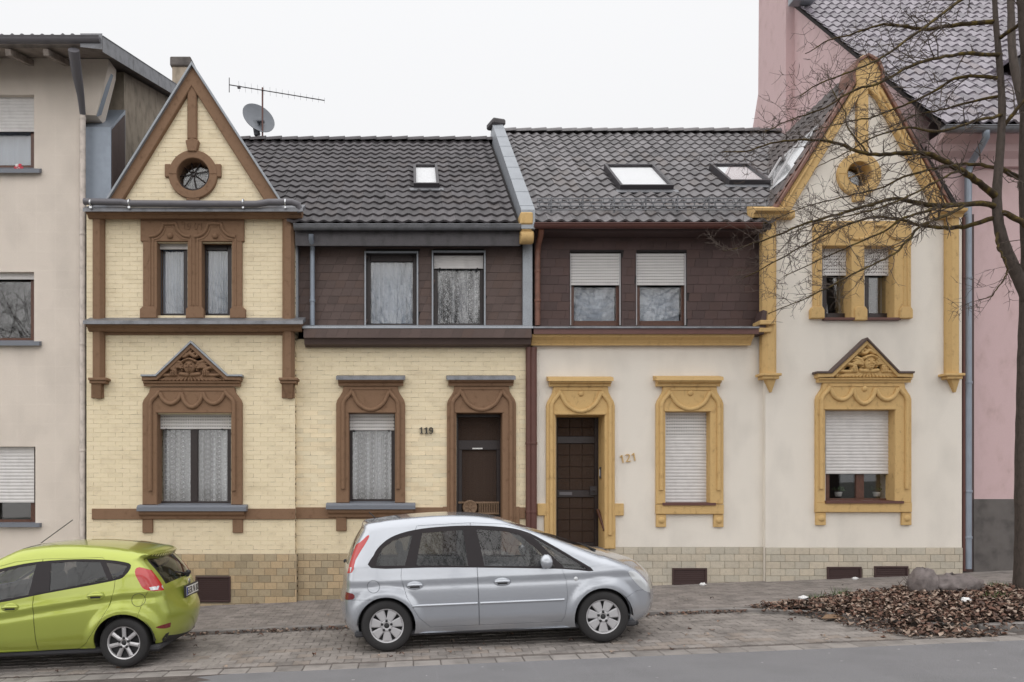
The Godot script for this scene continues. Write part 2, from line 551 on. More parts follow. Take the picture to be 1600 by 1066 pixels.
# ---------------------------------------------------------------- ground levels
func road_y(x: float) -> float: return 0.07 + 0.0425 * x
func walk_y(x: float, z: float) -> float: return road_y(x) + lerpf(0.095, 0.05, clampf(z / 2.4, 0.0, 1.0))
func bay_y(x: float, z: float) -> float: return road_y(x) - 0.02 * (minf(z, 4.75) - 2.4)

# ================================================================ scene
func _ready() -> void:
	rng.seed = 7
	# camera: eye level two metres above the road, lens shifted up and to the right, looking square at the facades
	var cam := Camera3D.new()
	cam.name = "camera"
	cam.projection = Camera3D.PROJECTION_FRUSTUM
	cam.near = 0.1
	cam.far = 600.0
	cam.size = 0.1 * 1066.0 / FOCAL
	cam.frustum_offset = Vector2(0.1 * 160.0 / FOCAL, 0.1 * 233.0 / FOCAL)
	cam.position = Vector3(0, 2, EYE)
	cam.current = true
	add_child(cam)
	# an even white overcast sky, a little brighter overhead, and the veiled sun behind it
	var sky_look := ProceduralSkyMaterial.new()
	sky_look.sky_horizon_color = Color(0.812, 0.812, 0.816)
	sky_look.sky_top_color = Color(0.885, 0.888, 0.896)
	sky_look.sky_curve = 0.5
	sky_look.ground_horizon_color = Color(0.5, 0.5, 0.5)
	sky_look.ground_bottom_color = Color(0.35, 0.35, 0.35)
	var sky := Sky.new()
	sky.sky_material = sky_look
	var env := Environment.new()
	env.background_mode = Environment.BG_SKY
	env.sky = sky
	env.tonemap_mode = Environment.TONE_MAPPER_LINEAR
	env.tonemap_exposure = 1.34
	env.sdfgi_enabled = true
	env.ssao_enabled = true
	env.ssil_enabled = true
	var world := WorldEnvironment.new()
	world.name = "environment"
	world.environment = env
	add_child(world)
	var sun := DirectionalLight3D.new()
	sun.name = "veiled_sun"
	sun.light_energy = 0.5
	sun.light_angular_distance = 125.0
	sun.light_color = Color(1.0, 0.985, 0.965)
	sun.shadow_enabled = true
	sun.sky_mode = DirectionalLight3D.SKY_MODE_LIGHT_ONLY
	sun.rotation_degrees = Vector3(-50, -24, 0)
	add_child(sun)

	make_materials()
	build_ground()
	build_left_house()
	build_brick_house()
	build_cream_house()
	build_pink_house()
	build_roof_gear()
	build_silver_car()
	build_green_car()
	build_tree()
	build_tree_bed()
	build_far_trees()

func strip(g: Geo, x0: float, x1: float, zs: Array, height: Callable) -> void:
	var xs := []
	var k := x0
	while k < x1:
		xs.append(k)
		k += 4.0
	xs.append(x1)
	for i in xs.size() - 1:
		for j in zs.size() - 1:
			var a: float = xs[i]
			var b: float = xs[i + 1]
			g.quad(Vector3(a, height.call(a, zs[j + 1]), zs[j + 1]), Vector3(b, height.call(b, zs[j + 1]), zs[j + 1]), Vector3(b, height.call(b, zs[j]), zs[j]), Vector3(a, height.call(a, zs[j]), zs[j]))

func tilt(x: float, y: float, z: float, turn := 0.0) -> Transform3D:   # lies on the climbing street
	return Transform3D(Basis(Vector3(0, 0, 1), atan(0.0425)) * Basis(Vector3.UP, turn), Vector3(x, y, z))

func paver_mesh(hx: float, hz: float, waist: float) -> ArrayMesh:   # concrete block, waisted when waist > 0
	var o := PackedVector2Array([Vector2(-hx, -hz), Vector2(-hx * 0.45, -hz), Vector2(-hx * 0.2, -hz + waist), Vector2(hx * 0.2, -hz + waist), Vector2(hx * 0.45, -hz), Vector2(hx, -hz), Vector2(hx, hz), Vector2(hx * 0.45, hz), Vector2(hx * 0.2, hz - waist), Vector2(-hx * 0.2, hz - waist), Vector2(-hx * 0.45, hz), Vector2(-hx, hz)])
	if waist <= 0.0:
		o = PackedVector2Array([Vector2(-hx, -hz), Vector2(hx, -hz), Vector2(hx, hz), Vector2(-hx, hz)])
	var g := Geo.new()
	g.prism(o, -0.05, 0.0, 0.005)
	for i in g.v.size():   # stand it up: x, y -> x, -z
		g.v[i] = Vector3(g.v[i].x, g.v[i].z, -g.v[i].y)
		g.n[i] = Vector3(g.n[i].x, g.n[i].z, -g.n[i].y)
	return g.mesh()

func build_ground() -> void:
	var g := Geo.new()
	strip(g, -160, 160, [-140, 140], func(x, _z): return road_y(x) - 0.25)
	tag(add(self, "ground", g, M.ground), "", "", "", "structure")
	g = Geo.new()
	strip(g, -60, 60, [4.72, 5.5, 8.0, 11.8], func(x, z): return bay_y(x, 4.75) + 0.012 * minf(z - 4.7, 3.0))
	tag(add(self, "road", g, M.asphalt), "", "", "", "structure")
	g = Geo.new()
	var edge := []
	for p in [[-20, 1090], [-20, 1058], [60, 1056], [180, 1049], [300, 1046], [385, 1046], [372, 1052], [300, 1057], [330, 1063], [240, 1075], [160, 1090]]:
		edge.append(on_plane(p[0], p[1], Vector3(0, bay_y(0, 4.75) + 0.004, 5), Vector3(-0.0425, 1, -0.012).normalized()))
	for i in range(1, edge.size() - 1):
		g.tri_n(edge[0], edge[i], edge[i + 1], Vector3.UP, Vector3.UP, Vector3.UP)
	tag(add(self, "asphalt_patch", g, M.asphalt_patch), "", "", "", "structure")
	g = Geo.new()   # trodden gum and pale grit
	g.prism(disc(Vector2.ZERO, 1.0, 7), -0.05, 0.1, 0.0)
	for i in g.v.size():
		g.v[i] = Vector3(g.v[i].x, g.v[i].z, -g.v[i].y)
		g.n[i] = Vector3(g.n[i].x, g.n[i].z, -g.n[i].y)
	var flecks := []
	for k in 70:
		var x := rng.randf_range(-6.0, 8.0)
		var z := rng.randf_range(4.85, 7.0)
		flecks.append(Transform3D(Basis(Vector3.UP, rng.randf() * TAU).scaled(Vector3(rng.randf_range(0.004, 0.02), 0.008, rng.randf_range(0.003, 0.012))), Vector3(x, bay_y(x, 4.75) + 0.012 * minf(z - 4.7, 3.0), z)))
	copies(get_node("road"), "pale_flecks", g.mesh(), M.frame_pale, flecks)
	# the far pavement, on which the camera stands
	g = Geo.new()
	strip(g, -60, 60, [11.8, 16.0], func(x, _z): return road_y(x) + 0.1)
	strip(g, -60, 60, [11.79, 11.8], func(x, z): return road_y(x) + (0.1 if z > 11.795 else -0.1))
	tag(add(self, "far_pavement", g, M.kerb_stone), "", "", "", "structure")

	# pavement in front of the houses
	g = Geo.new()
	strip(g, -30, 30, [-0.3, 0.0, 2.28], func(x, z): return walk_y(x, z) - 0.012)
	var walk := add(self, "pavement", g, M.paver_joint)
	tag(walk, "", "", "", "structure")
	var block := paver_mesh(0.0985, 0.0485, 0.0)
	var spots := []
	var tints := []
	var row := 0
	var z := 0.06
	while z < 2.27:
		var x := -6.4 + (0.1 if row % 2 else 0.0)
		while x < 12.5:
			spots.append(tilt(x, walk_y(x, z) + rng.randf_range(-0.002, 0.002), z))
			var f := rng.randf_range(0.82, 1.12)
			tints.append(Color(f, f, f))
			x += 0.2
		z += 0.1
		row += 1
	copies(walk, "paving_blocks", block, M.paver, spots, tints)

	# parking bay of waisted blocks
	g = Geo.new()
	strip(g, -30, 30, [2.38, 4.47], func(x, zz): return bay_y(x, zz) - 0.012)
	var bay := add(self, "parking_bay", g, M.paver_joint)
	tag(bay, "", "", "", "structure")
	var bone := paver_mesh(0.0985, 0.0805, 0.016)
	var near := []
	var far := []
	row = 0
	z = 2.5
	while z < 4.45:
		var x := -7.6 + (0.1 if row % 2 else 0.0)
		while x < 7.0:
			var t := tilt(x, bay_y(x, z) + rng.randf_range(-0.003, 0.003), z, rng.randf_range(-0.012, 0.012))
			if z > 3.95 and x > -4.6 and x < 7.0 or z > 3.6 and (x > -2.9 and x < -1.0 or x > 3.3 and x < 5.6):
				near.append(t)
			else:
				far.append(t)
			x += 0.201
		z += 0.165
		row += 1
	var tones := [shade_of(M.paver_pale, 0.86), M.paver_pale, shade_of(M.paver_pale, 1.1), shade_of(M.paver_pale, 0.97, 0.05)]
	near.sort_custom(func(a, b): return a.origin.z > b.origin.z)
	for i in near.size():
		if i < 300:
			add(bay, "paving_stone", bone, tones[rng.randi() % 4]).transform = near[i]
		else:
			far.append(near[i])
	tints = []
	for i in far.size():
		var f := rng.randf_range(0.84, 1.1)
		tints.append(Color(f, f, f))
	copies(bay, "paving_stones", bone, M.paver_pale, far, tints)

	# one row of larger stones between the bay and the asphalt
	g = Geo.new()
	strip(g, -30, 30, [4.46, 4.74], func(x, zz): return bay_y(x, zz) - 0.012)
	var border := add(self, "border_strip", g, M.paver_joint)
	tag(border, "", "", "", "structure")
	g = Geo.new()
	g.box(Vector3(-0.152, -0.06, -0.12), Vector3(0.152, 0.0, 0.12), 0.008)
	var slab := g.mesh()
	tones = [shade_of(M.border_stone, 0.86), M.border_stone, shade_of(M.border_stone, 1.1)]
	var bx := -7.0
	while bx < 11.5:
		add(border, "border_stone", slab, tones[rng.randi() % 3]).transform = tilt(bx, bay_y(bx, 4.6) + rng.randf_range(0.0, 0.006), 4.6, rng.randf_range(-0.01, 0.01))
		bx += 0.313
	for side in [[-30.0, -7.16], [11.6, 30.0]]:
		g = Geo.new()
		g.quad(Vector3(side[0], bay_y(side[0], 4.73), 4.73), Vector3(side[1], bay_y(side[1], 4.73), 4.73), Vector3(side[1], bay_y(side[1], 4.47), 4.47), Vector3(side[0], bay_y(side[0], 4.47), 4.47))
		add(border, "plain_stretch", g, M.border_stone)

	# kerb: straight along the bay, then out round the tree bed
	var kerb := holder(self, "kerb")
	tag(kerb, "", "", "", "structure")
	var path := [Vector2(-16, 2.33), Vector2(4.65, 2.33), Vector2(5.5, 2.86), Vector2(6.15, 3.85), Vector2(6.75, 4.2), Vector2(20, 4.2)]
	for i in path.size() - 1:
		var a: Vector2 = path[i]
		var b: Vector2 = path[i + 1]
		var count := maxi(1, roundi((b - a).length() / 1.0))
		for k in count:
			var p := a.lerp(b, (k + 0.5) / count)
			if p.x < -7.5 or p.x > 13.0:
				continue
			g = Geo.new()
			g.block(Transform3D(), Vector3((b - a).length() / count / 2.0 - 0.004, 0.13, 0.05), 0.012)
			var top := walk_y(p.x, 2.3) + rng.randf_range(-0.003, 0.004)
			add(kerb, "kerb_stone", g, M.kerb_stone).transform = tilt(p.x, top - 0.13, p.y, -(b - a).angle())

# ================================================================ building pieces
func slab(g: Geo, l: float, t: float, r: float, b: float, z0: float, z1: float, bev := 0.006) -> void:   # survey rectangle read on the plane z1
	var p := at(l, t, z1)
	var q := at(r, b, z1)
	g.box(Vector3(p.x, q.y, z0), Vector3(q.x, p.y, z1), bev)

func mould(g: Geo, l: float, r: float, prof: Array) -> void:   # prof: [z, survey height]; runs from l to r
	var out := PackedVector2Array()
	var zm := -9.0
	for p in prof:
		out.append(Vector2(p[0], at(0, p[1], p[0]).y))
		zm = maxf(zm, p[0])
	g.sweep_x(out, at(l, 0, zm).x, at(r, 0, zm).x)

func pierced(g: Geo, lo: Vector2, hi: Vector2, holes: Array, z: float, depth: float) -> void:   # wall face at z with openings and their reveals; holes: Rect2 in metres
	var xs := [lo.x, hi.x]
	var ys := [lo.y, hi.y]
	for h in holes:
		xs.append_array([h.position.x, h.end.x])
		ys.append_array([h.position.y, h.end.y])
	xs.sort()
	ys.sort()
	for i in xs.size() - 1:
		for j in ys.size() - 1:
			if xs[i + 1] - xs[i] < 1e-5 or ys[j + 1] - ys[j] < 1e-5:
				continue
			var m := Vector2((xs[i] + xs[i + 1]) / 2.0, (ys[j] + ys[j + 1]) / 2.0)
			if m.x < lo.x or m.x > hi.x or m.y < lo.y or m.y > hi.y or holes.any(func(h): return h.has_point(m)):
				continue
			g.quad(Vector3(xs[i], ys[j], z), Vector3(xs[i + 1], ys[j], z), Vector3(xs[i + 1], ys[j + 1], z), Vector3(xs[i], ys[j + 1], z))
			g.quad(Vector3(xs[i + 1], ys[j], z - depth), Vector3(xs[i], ys[j], z - depth), Vector3(xs[i], ys[j + 1], z - depth), Vector3(xs[i + 1], ys[j + 1], z - depth))
	for h in holes:
		var a: Vector2 = h.position
		var b: Vector2 = h.end
		var w := z - depth
		g.quad(Vector3(a.x, a.y, w), Vector3(a.x, a.y, z), Vector3(a.x, b.y, z), Vector3(a.x, b.y, w))
		g.quad(Vector3(b.x, a.y, z), Vector3(b.x, a.y, w), Vector3(b.x, b.y, w), Vector3(b.x, b.y, z))
		g.quad(Vector3(a.x, a.y, w), Vector3(b.x, a.y, w), Vector3(b.x, a.y, z), Vector3(a.x, a.y, z))
		g.quad(Vector3(a.x, b.y, z), Vector3(b.x, b.y, z), Vector3(b.x, b.y, w), Vector3(a.x, b.y, w))

func hole(l: float, t: float, r: float, b: float, z: float) -> Rect2:
	var p := a2(l, b, z)
	return Rect2(p, a2(r, t, z) - p)

func shell(house: Node3D, x0: float, x1: float, y1: float, zf: float, zb: float, m: Material) -> void:   # side, back and floors, so that the rooms are closed
	var g := Geo.new()
	var y0 := minf(road_y(x0), road_y(x1)) - 0.4
	g.box(Vector3(x0, y0, zb), Vector3(x0 + 0.2, y1, zf))
	g.box(Vector3(x1 - 0.2, y0, zb), Vector3(x1, y1, zf))
	g.box(Vector3(x0 + 0.2, y0, zb), Vector3(x1 - 0.2, y1, zb + 0.2))
	add(house, "outer_wall", g, m)
	g = Geo.new()
	for y in [0.55 + road_y((x0 + x1) / 2.0), 4.3, 6.5]:
		g.box(Vector3(x0 + 0.2, y - 0.2, zb + 0.2), Vector3(x1 - 0.2, y, zf - 0.01))
	g.box(Vector3((x0 + x1) / 2.0 - 0.1, y0 + 0.6, zb + 0.2), Vector3((x0 + x1) / 2.0 + 0.1, 6.8, zf - 0.9))
	g.box(Vector3(x0 + 0.2, y0 + 0.6, zf - 4.0), Vector3(x1 - 0.2, 6.8, zf - 3.9))
	add(house, "inner_floor", g, M.room_wall)

func pane_sheets(g: Geo, p: Vector3, q: Vector3, z: float) -> void:   # double glazing: two glass sheets of 4 mm
	for dz in [0.0, -0.004, -0.02, -0.024]:
		g.quad(Vector3(p.x, q.y, z + dz), Vector3(q.x, q.y, z + dz), Vector3(q.x, p.y, z + dz), Vector3(p.x, p.y, z + dz))

# a window set in its wall: l, t, r, b the clear opening; z the plane of the frame's face
func window(house: Node3D, l: float, t: float, r: float, b: float, z: float, leaves: int, frame: Material, bar := 5.0, drape := "", bars_top := 0.0) -> Node3D:
	var w := holder(house, "window")
	var p := at(l, t, z)
	var q := at(r, b, z)
	var k := bar / 90.0
	var top := maxf(k, bars_top / 90.0)
	var g := Geo.new()
	g.box(Vector3(p.x - 0.03, q.y - 0.02, z - 0.07), Vector3(p.x + k, p.y + 0.03, z), 0.006)
	g.box(Vector3(q.x - k, q.y - 0.02, z - 0.07), Vector3(q.x + 0.03, p.y + 0.03, z), 0.006)
	g.box(Vector3(p.x + k, p.y - top, z - 0.07), Vector3(q.x - k, p.y + 0.03, z - 0.002), 0.006)
	g.box(Vector3(p.x + k, q.y - 0.02, z - 0.07), Vector3(q.x - k, q.y + k * 1.1, z - 0.002), 0.006)
	add(w, "frame", g, frame)
	var x0 := p.x + k
	var x1 := q.x - k
	var mid := k * 1.9
	for i in leaves:
		var a := x0 + (x1 - x0) * i / leaves + (mid / 2.0 if i > 0 else 0.0)
		var c := x0 + (x1 - x0) * (i + 1) / leaves - (mid / 2.0 if i < leaves - 1 else 0.0)
		if i > 0:
			g = Geo.new()
			g.box(Vector3(a - mid, q.y + k * 1.1, z - 0.07), Vector3(a, p.y - top, z - 0.003), 0.006)
			add(w, "mullion", g, frame)
		g = Geo.new()
		pane_sheets(g, Vector3(a, p.y - top, 0), Vector3(c, q.y + k * 1.1, 0), z - 0.03)
		add(w, "pane", g, M.pane)
	if drape:
		g = Geo.new()
		var y1 := p.y - top + 0.02
		var y0 := q.y + k * 1.1 - 0.02
		var full := x1 - x0
		var cols := 60
		var kind := drape.split(" ")[0]
		if drape.contains("half"):
			y1 = lerpf(y0, y1, 0.55)
		var last: Array = []
		for j in 13:
			var v := j / 12.0
			var line := []
			for i in cols + 1:
				var u := float(i) / cols
				var fold := 0.022 * sin(u * 46.0 + 1.4 * sin(u * 9.0)) + 0.01 * sin(u * 21.0 + v * 3.0)
				var sag := 0.0
				if kind == "lace":
					fold *= 1.7
				if kind == "swag":
					fold = 0.02 * sin(v * 26.0 + 2.0 * cos(u * TAU)) * (1.0 - v) + 0.02 * sin(u * 12.0)
					sag = 0.05 * sin(u * TAU * 1.0) * v
				line.append(Vector3(x0 + u * full, lerpf(y1, y0, v) + sag * 0.4, z - 0.13 + fold))
			if last:
				for i in cols:
					var u0 := float(i) / cols * full * 1.6
					var u1 := float(i + 1) / cols * full * 1.6
					g.uv_quad([line[i], line[i + 1], last[i + 1], last[i]], [Vector2(u0, (y1 - line[i].y) * 1.6), Vector2(u1, (y1 - line[i].y) * 1.6), Vector2(u1, (y1 - last[i].y) * 1.6), Vector2(u0, (y1 - last[i].y) * 1.6)])
			last = line
		add(w, "curtain", g, M.curtain_lace if kind == "lace" else M.curtain_sheer)
	return w

func shutter(house: Node3D, l: float, t: float, r: float, b: float, z: float, step := 5.0, slots := true, stop := true, plain := 0.0) -> Node3D:
	var s := holder(house, "roller_shutter")
	var p := at(l, t, z)
	var q := at(r, b, z)
	var count := maxi(1, roundi((p.y - q.y) * 90.0 / step))
	var h := (p.y - q.y) / count
	var w := q.x - p.x
	var g := Geo.new()
	var prof := PackedVector2Array([Vector2(-0.012, 0.004), Vector2(-0.003, 0.004), Vector2(0.001, h * 0.3), Vector2(0.001, h * 0.6), Vector2(-0.004, h - 0.010), Vector2(-0.012, h - 0.010)])
	g.sweep_x(prof, 0.0, w)
	var k := 0.0
	while k < w - 0.02:   # webs between the light slots
		g.box(Vector3(k, h - 0.011, -0.011), Vector3(k + (0.022 if slots else w), h + 0.005, -0.006))
		k += 0.042 if slots else w
	var slat := g.mesh()
	g.box(Vector3(0, h - 0.0112, -0.0112), Vector3(w, h + 0.0048, -0.0062))
	var shut := g.mesh()   # closed slats below, open slots only near the top
	for i in count:
		add(s, "slat", shut if i < plain * count else slat, M.shutter_white).position = Vector3(p.x, q.y + i * h, z)
	g = Geo.new()
	g.box(Vector3(p.x, q.y, z - 0.02), Vector3(q.x, p.y, z - 0.014))
	add(s, "backing", g, M.shutter_slot)
	if stop:
		for f in [0.12, 0.88]:
			g = Geo.new()
			g.box(Vector3(lerpf(p.x, q.x, f) - 0.014, q.y - 0.018, z - 0.008), Vector3(lerpf(p.x, q.x, f) + 0.014, q.y + 0.012, z + 0.018), 0.004)
			add(s, "stop", g, M.trim_black)
	return s

func roll(g: Geo, pts: Array, z: float, r: float, steps := 5, flat := 1.0) -> void:   # half-round moulding lying on the plane z
	var line := PackedVector3Array()
	for p in smooth(pts.map(func(k): return at(k[0], k[1], z)), steps):
		line.append(p)
	var radii := PackedFloat32Array()
	radii.resize(line.size())
	radii.fill(r)
	g.tube(line, radii, 8, true, flat)

# moulded surround round an opening. o: outer left/right, top, bottom; i: inner left, top, right; knee: where the ogee begins; nip: how far it draws in
func surround(house: Node3D, m: Material, ol: float, orr: float, ot: float, ob: float, il: float, it: float, ir: float, knee: float, nip: float, zw: float, scallops: int, boss: bool) -> MeshInstance3D:
	var z := zw + 0.07
	var h := knee - ot
	var left := [[ol, ob], [ol, knee], [ol + nip * 0.16, knee - h * 0.22], [ol + nip * 0.55, knee - h * 0.46], [ol + nip * 0.86, knee - h * 0.68], [ol + nip, ot]]
	var pts := left.duplicate()
	for k in range(left.size() - 1, -1, -1):
		pts.append([ol + orr - left[k][0], left[k][1]])
	pts.append_array([[ir, ob], [ir, it], [il, it], [il, ob]])
	var g := Geo.new()
	g.prism(polys(pts, z), zw - 0.2, z, 0.012)
	var part := add(house, "window_surround", g, m)
	# inner roll that follows the jamb and the ogee, then hangs in scallops
	g = Geo.new()
	var gap := (il - ol) * 0.55
	var r := 0.038
	for s in [0, 1]:
		var line := []
		for p in [[ol + gap, ob - 22], [ol + gap, knee + 14], [ol + gap, knee + 2], [ol + gap + nip * 0.25, knee - h * 0.22], [ol + gap + nip * 0.75, knee - h * 0.46], [ol + gap + nip * 1.1, knee - h * 0.66], [ol + gap + nip * 1.25, ot + 7]]:
			line.append([p[0] if s == 0 else ol + orr - p[0], p[1]])
		g = Geo.new()
		roll(g, line, z + 0.008, r, 5)
		add(part, "roll_moulding", g, m)
	var x0 := ol + gap + nip * 1.25
	var x1 := ol + orr - x0
	for k in scallops:
		var a := lerpf(x0, x1, float(k) / scallops)
		var b := lerpf(x0, x1, float(k + 1) / scallops)
		var deep := (it - ot) * (0.68 if scallops == 1 else 0.56 if k == 1 else 0.42)
		var line := []
		for i in 9:
			var u := i / 8.0
			line.append([lerpf(a, b, u), ot + 9 + deep * pow(sin(PI * u), 0.62)])
		g = Geo.new()
		roll(g, line, z + 0.010, r, 3)
		add(part, "scallop", g, m)
	g = Geo.new()   # narrow fillets above the opening and below the head
	slab(g, il - 2, it - 4, ir + 2, it, zw + 0.02, z + 0.012, 0.004)
	add(part, "fillet", g, m)
	g = Geo.new()
	slab(g, x0 - 3, ot + 3, x1 + 3, ot + 6, zw + 0.02, z + 0.014, 0.004)
	add(part, "fillet", g, m)
	if boss:
		g = Geo.new()
		var c := at((ol + orr) / 2.0, ot + h * 0.38, z - 0.01)
		g.lathe(Transform3D(Basis(Vector3.RIGHT, PI / 2.0), c), [[0.05, 0.0], [0.048, 0.02], [0.036, 0.036], [0.018, 0.045], [0.001, 0.048]], 16)
		add(part, "boss", g, m)
	return part

# carved pediment filling: a head among leaves above a fan of rays, as one relief
func relief(w: float, h: float) -> ArrayMesh:
	var strokes := []   # [points, radius, height]
	var bump := func(x: float, y: float, rx: float, ry: float, z: float) -> void: strokes.append([[Vector2(x, y)], rx, z, ry])
	for s in [-1.0, 1.0]:
		for k in 9:   # rays
			var u := 0.02 + k * 0.052
			strokes.append([[Vector2(s * u * 0.45, 0.085), Vector2(s * u, 0.012)], 0.017, 0.026, 0.0])
		strokes.append([smooth([Vector2(s * 0.47, 0.02), Vector2(s * 0.5, 0.07), Vector2(s * 0.44, 0.10), Vector2(s * 0.34, 0.088), Vector2(s * 0.27, 0.09)], 4), 0.026, 0.045, 0.0])
		strokes.append([[Vector2(s * 0.03, 0.095), Vector2(s * 0.12, 0.105)], 0.032, 0.05, 0.0])
		for k in 4:
			strokes.append([[Vector2(s * (0.185 + k * 0.024), 0.08), Vector2(s * (0.185 + k * 0.024), 0.14)], 0.012, 0.055, 0.0])
		strokes.append([smooth([Vector2(s * 0.2, 0.165), Vector2(s * 0.28, 0.2), Vector2(s * 0.36, 0.19), Vector2(s * 0.4, 0.15)], 4), 0.028, 0.05, 0.0])
		strokes.append([smooth([Vector2(s * 0.1, 0.27), Vector2(s * 0.18, 0.3), Vector2(s * 0.22, 0.35), Vector2(s * 0.16, 0.37)], 4), 0.026, 0.055, 0.0])
		strokes.append([smooth([Vector2(s * 0.03, 0.4), Vector2(s * 0.09, 0.43), Vector2(s * 0.11, 0.38), Vector2(s * 0.07, 0.36)], 4), 0.022, 0.055, 0.0])
		for k in 5:   # hair and leaves beside the face
			var a := 0.5 - k * 0.33
			strokes.append([smooth([Vector2(s * 0.09, 0.24 - k * 0.012), Vector2(s * (0.16 + 0.012 * k), 0.25 + a * 0.06), Vector2(s * (0.235 + 0.015 * (k % 2)), 0.23 + a * 0.12)], 3), 0.015, 0.05, 0.0])
			bump.call(s * (0.1 + 0.018 * (k % 2)), 0.16 + 0.03 * k, 0.016, 0.016, 0.06)
		bump.call(s * 0.033, 0.252, 0.018, 0.012, 0.098)      # brow, cheek
		bump.call(s * 0.032, 0.205, 0.022, 0.022, 0.088)
	bump.call(0.0, 0.215, 0.08, 0.105, 0.078)                 # face
	bump.call(0.0, 0.222, 0.012, 0.035, 0.108)                # nose
	bump.call(0.0, 0.175, 0.024, 0.008, 0.096)                # lips
	bump.call(0.0, 0.15, 0.02, 0.016, 0.092)                  # chin
	strokes.append([smooth([Vector2(-0.085, 0.29), Vector2(0.0, 0.325), Vector2(0.085, 0.29)], 4), 0.022, 0.085, 0.0])
	strokes.append([smooth([Vector2(-0.06, 0.37), Vector2(0.0, 0.41), Vector2(0.06, 0.37)], 4), 0.03, 0.06, 0.0])
	for k in 3:
		strokes.append([[Vector2(0, 0.42), Vector2((k - 1) * 0.035, 0.485 - 0.012 * absf(k - 1))], 0.014, 0.045, 0.0])
	for k in 7:
		bump.call(-0.06 + k * 0.02, 0.308 + 0.014 * (1.0 - absf(k - 3.0) / 3.0), 0.014, 0.014, 0.094)
	var nx := 150
	var ny := 74
	var rows := []
	for j in ny + 1:
		var y := h * j / ny
		var half := (w / 2.0) * (1.0 - float(j) / ny)
		var line := PackedVector3Array()
		for i in nx + 1:
			var p := Vector2(lerpf(-half, half, float(i) / nx), y)
			var q := Vector2(p.x * 1.04 / w, p.y * 0.52 / h)
			var z := 0.0
			for s in strokes:
				var d := 9.0
				if s[3] > 0.0:
					d = ((q - s[0][0]) / Vector2(s[1], s[3])).length()
				else:
					if absf(q.x - s[0][0].x) > 0.24:
						continue
					for k in s[0].size() - 1:
						d = minf(d, q.distance_to(Geometry2D.get_closest_point_to_segment(q, s[0][k], s[0][k + 1])))
					d /= s[1]
				if d < 1.0:
					z = maxf(z, s[2] * (0.45 + 0.55 * sqrt(1.0 - d * d)))
			line.append(Vector3(p.x, p.y, z * 1.1))
		rows.append(line)
	var g := Geo.new()
	g.grid(rows, Vector3(0, 0, 1))
	return g.mesh()

func pediment(house: Node3D, m: Material, cover: Material, apex: Array, l: float, r: float, base: float, foot: float, zw: float, carved: ArrayMesh) -> void:
	# base: survey height of the cornice top at the ends, foot: its underside
	var z := zw + 0.14
	var part := holder(house, "pediment")
	var cx: float = apex[0]
	var rise: float = base - apex[1]
	var g := Geo.new()
	g.prism(polys([[l + 26, foot - 6], [cx, apex[1] + 6], [r - 26, foot - 6]], zw + 0.05), zw - 0.05, zw + 0.05, 0.004)
	add(part, "field", g, m)
	g = Geo.new()   # raking mouldings and the short level ends
	var line := [[l, base], [l + 22, base], [cx, apex[1]], [r - 22, base], [r, base]]
	var low := [[r, base + 7], [r - 24, base + 6], [cx, apex[1] + 8], [l + 24, base + 6], [l, base + 7]]
	g.prism(polys(line + low, z), zw - 0.05, z, 0.01)
	add(part, "raking_moulding", g, m)
	g = Geo.new()
	mould(g, l + 2, r - 2, [[zw - 0.05, base + 8], [zw + 0.13, base + 8], [zw + 0.125, base + 10], [zw + 0.09, foot - 4], [zw + 0.085, foot], [zw - 0.05, foot]])
	add(part, "cornice", g, m)
	g = Geo.new()
	var top := [[l - 2, base], [l + 22, base], [cx, apex[1]], [r - 22, base], [r + 2, base]]
	var over := [[r + 2, base - 3], [r - 21, base - 3], [cx, apex[1] - 4], [l + 21, base - 3], [l - 2, base - 3]]
	g.prism(polys(top + over, z + 0.03), zw - 0.05, z + 0.03, 0.004)
	add(part, "flashing", g, cover)
	var o := add(part, "carved_relief", carved, m)
	o.position = at(cx, foot - 8, zw + 0.05)
	var k := (r - l - 38.0) / 90.0 / 1.04
	o.scale = Vector3(k, (foot - 8 - apex[1] - 7) / 90.0 / 0.52, 1.35)

func hood(house: Node3D, m: Material, cover: Material, l: float, r: float, t: float, b: float, zw: float) -> void:   # straight cornice over a door or small window
	var part := holder(house, "hood_moulding")
	var g := Geo.new()
	mould(g, l + 3, r - 3, [[zw - 0.05, t + 5], [zw + 0.17, t + 5], [zw + 0.165, t + 8], [zw + 0.10, b - 4], [zw + 0.095, b], [zw - 0.05, b]])
	add(part, "moulding", g, m)
	g = Geo.new()
	mould(g, l, r, [[zw - 0.05, t - 2], [zw + 0.19, t], [zw + 0.20, t + 5.5], [zw - 0.05, t + 5.5]])
	add(part, "flashing", g, cover)

func pantile(w: float, length: float, amp: float, thick := 0.03) -> ArrayMesh:   # x across, y off the slope, z down the slope
	var g := Geo.new()
	var n := 10
	for i in n:
		var u0 := float(i) / n
		var u1 := float(i + 1) / n
		var f := func(u: float) -> float: return amp * (0.5 + 0.5 * cos(TAU * u)) + amp * 0.18 * sin(TAU * u)
		var d := func(u: float) -> Vector3: return Vector3(amp * (PI * sin(TAU * u) - 0.18 * TAU * cos(TAU * u)) / w, 1, 0).normalized()
		var a := Vector3(u0 * w, f.call(u0), -length)
		var b := Vector3(u1 * w, f.call(u1), -length)
		var c := Vector3(u1 * w, f.call(u1) + thick, 0)
		var e := Vector3(u0 * w, f.call(u0) + thick, 0)
		g.quad_n(a, b, c, e, d.call(u0), d.call(u1), d.call(u1), d.call(u0))
		g.quad(e - Vector3(0, thick * 0.95, 0), c - Vector3(0, thick * 0.95, 0), c, e)
	return g.mesh()

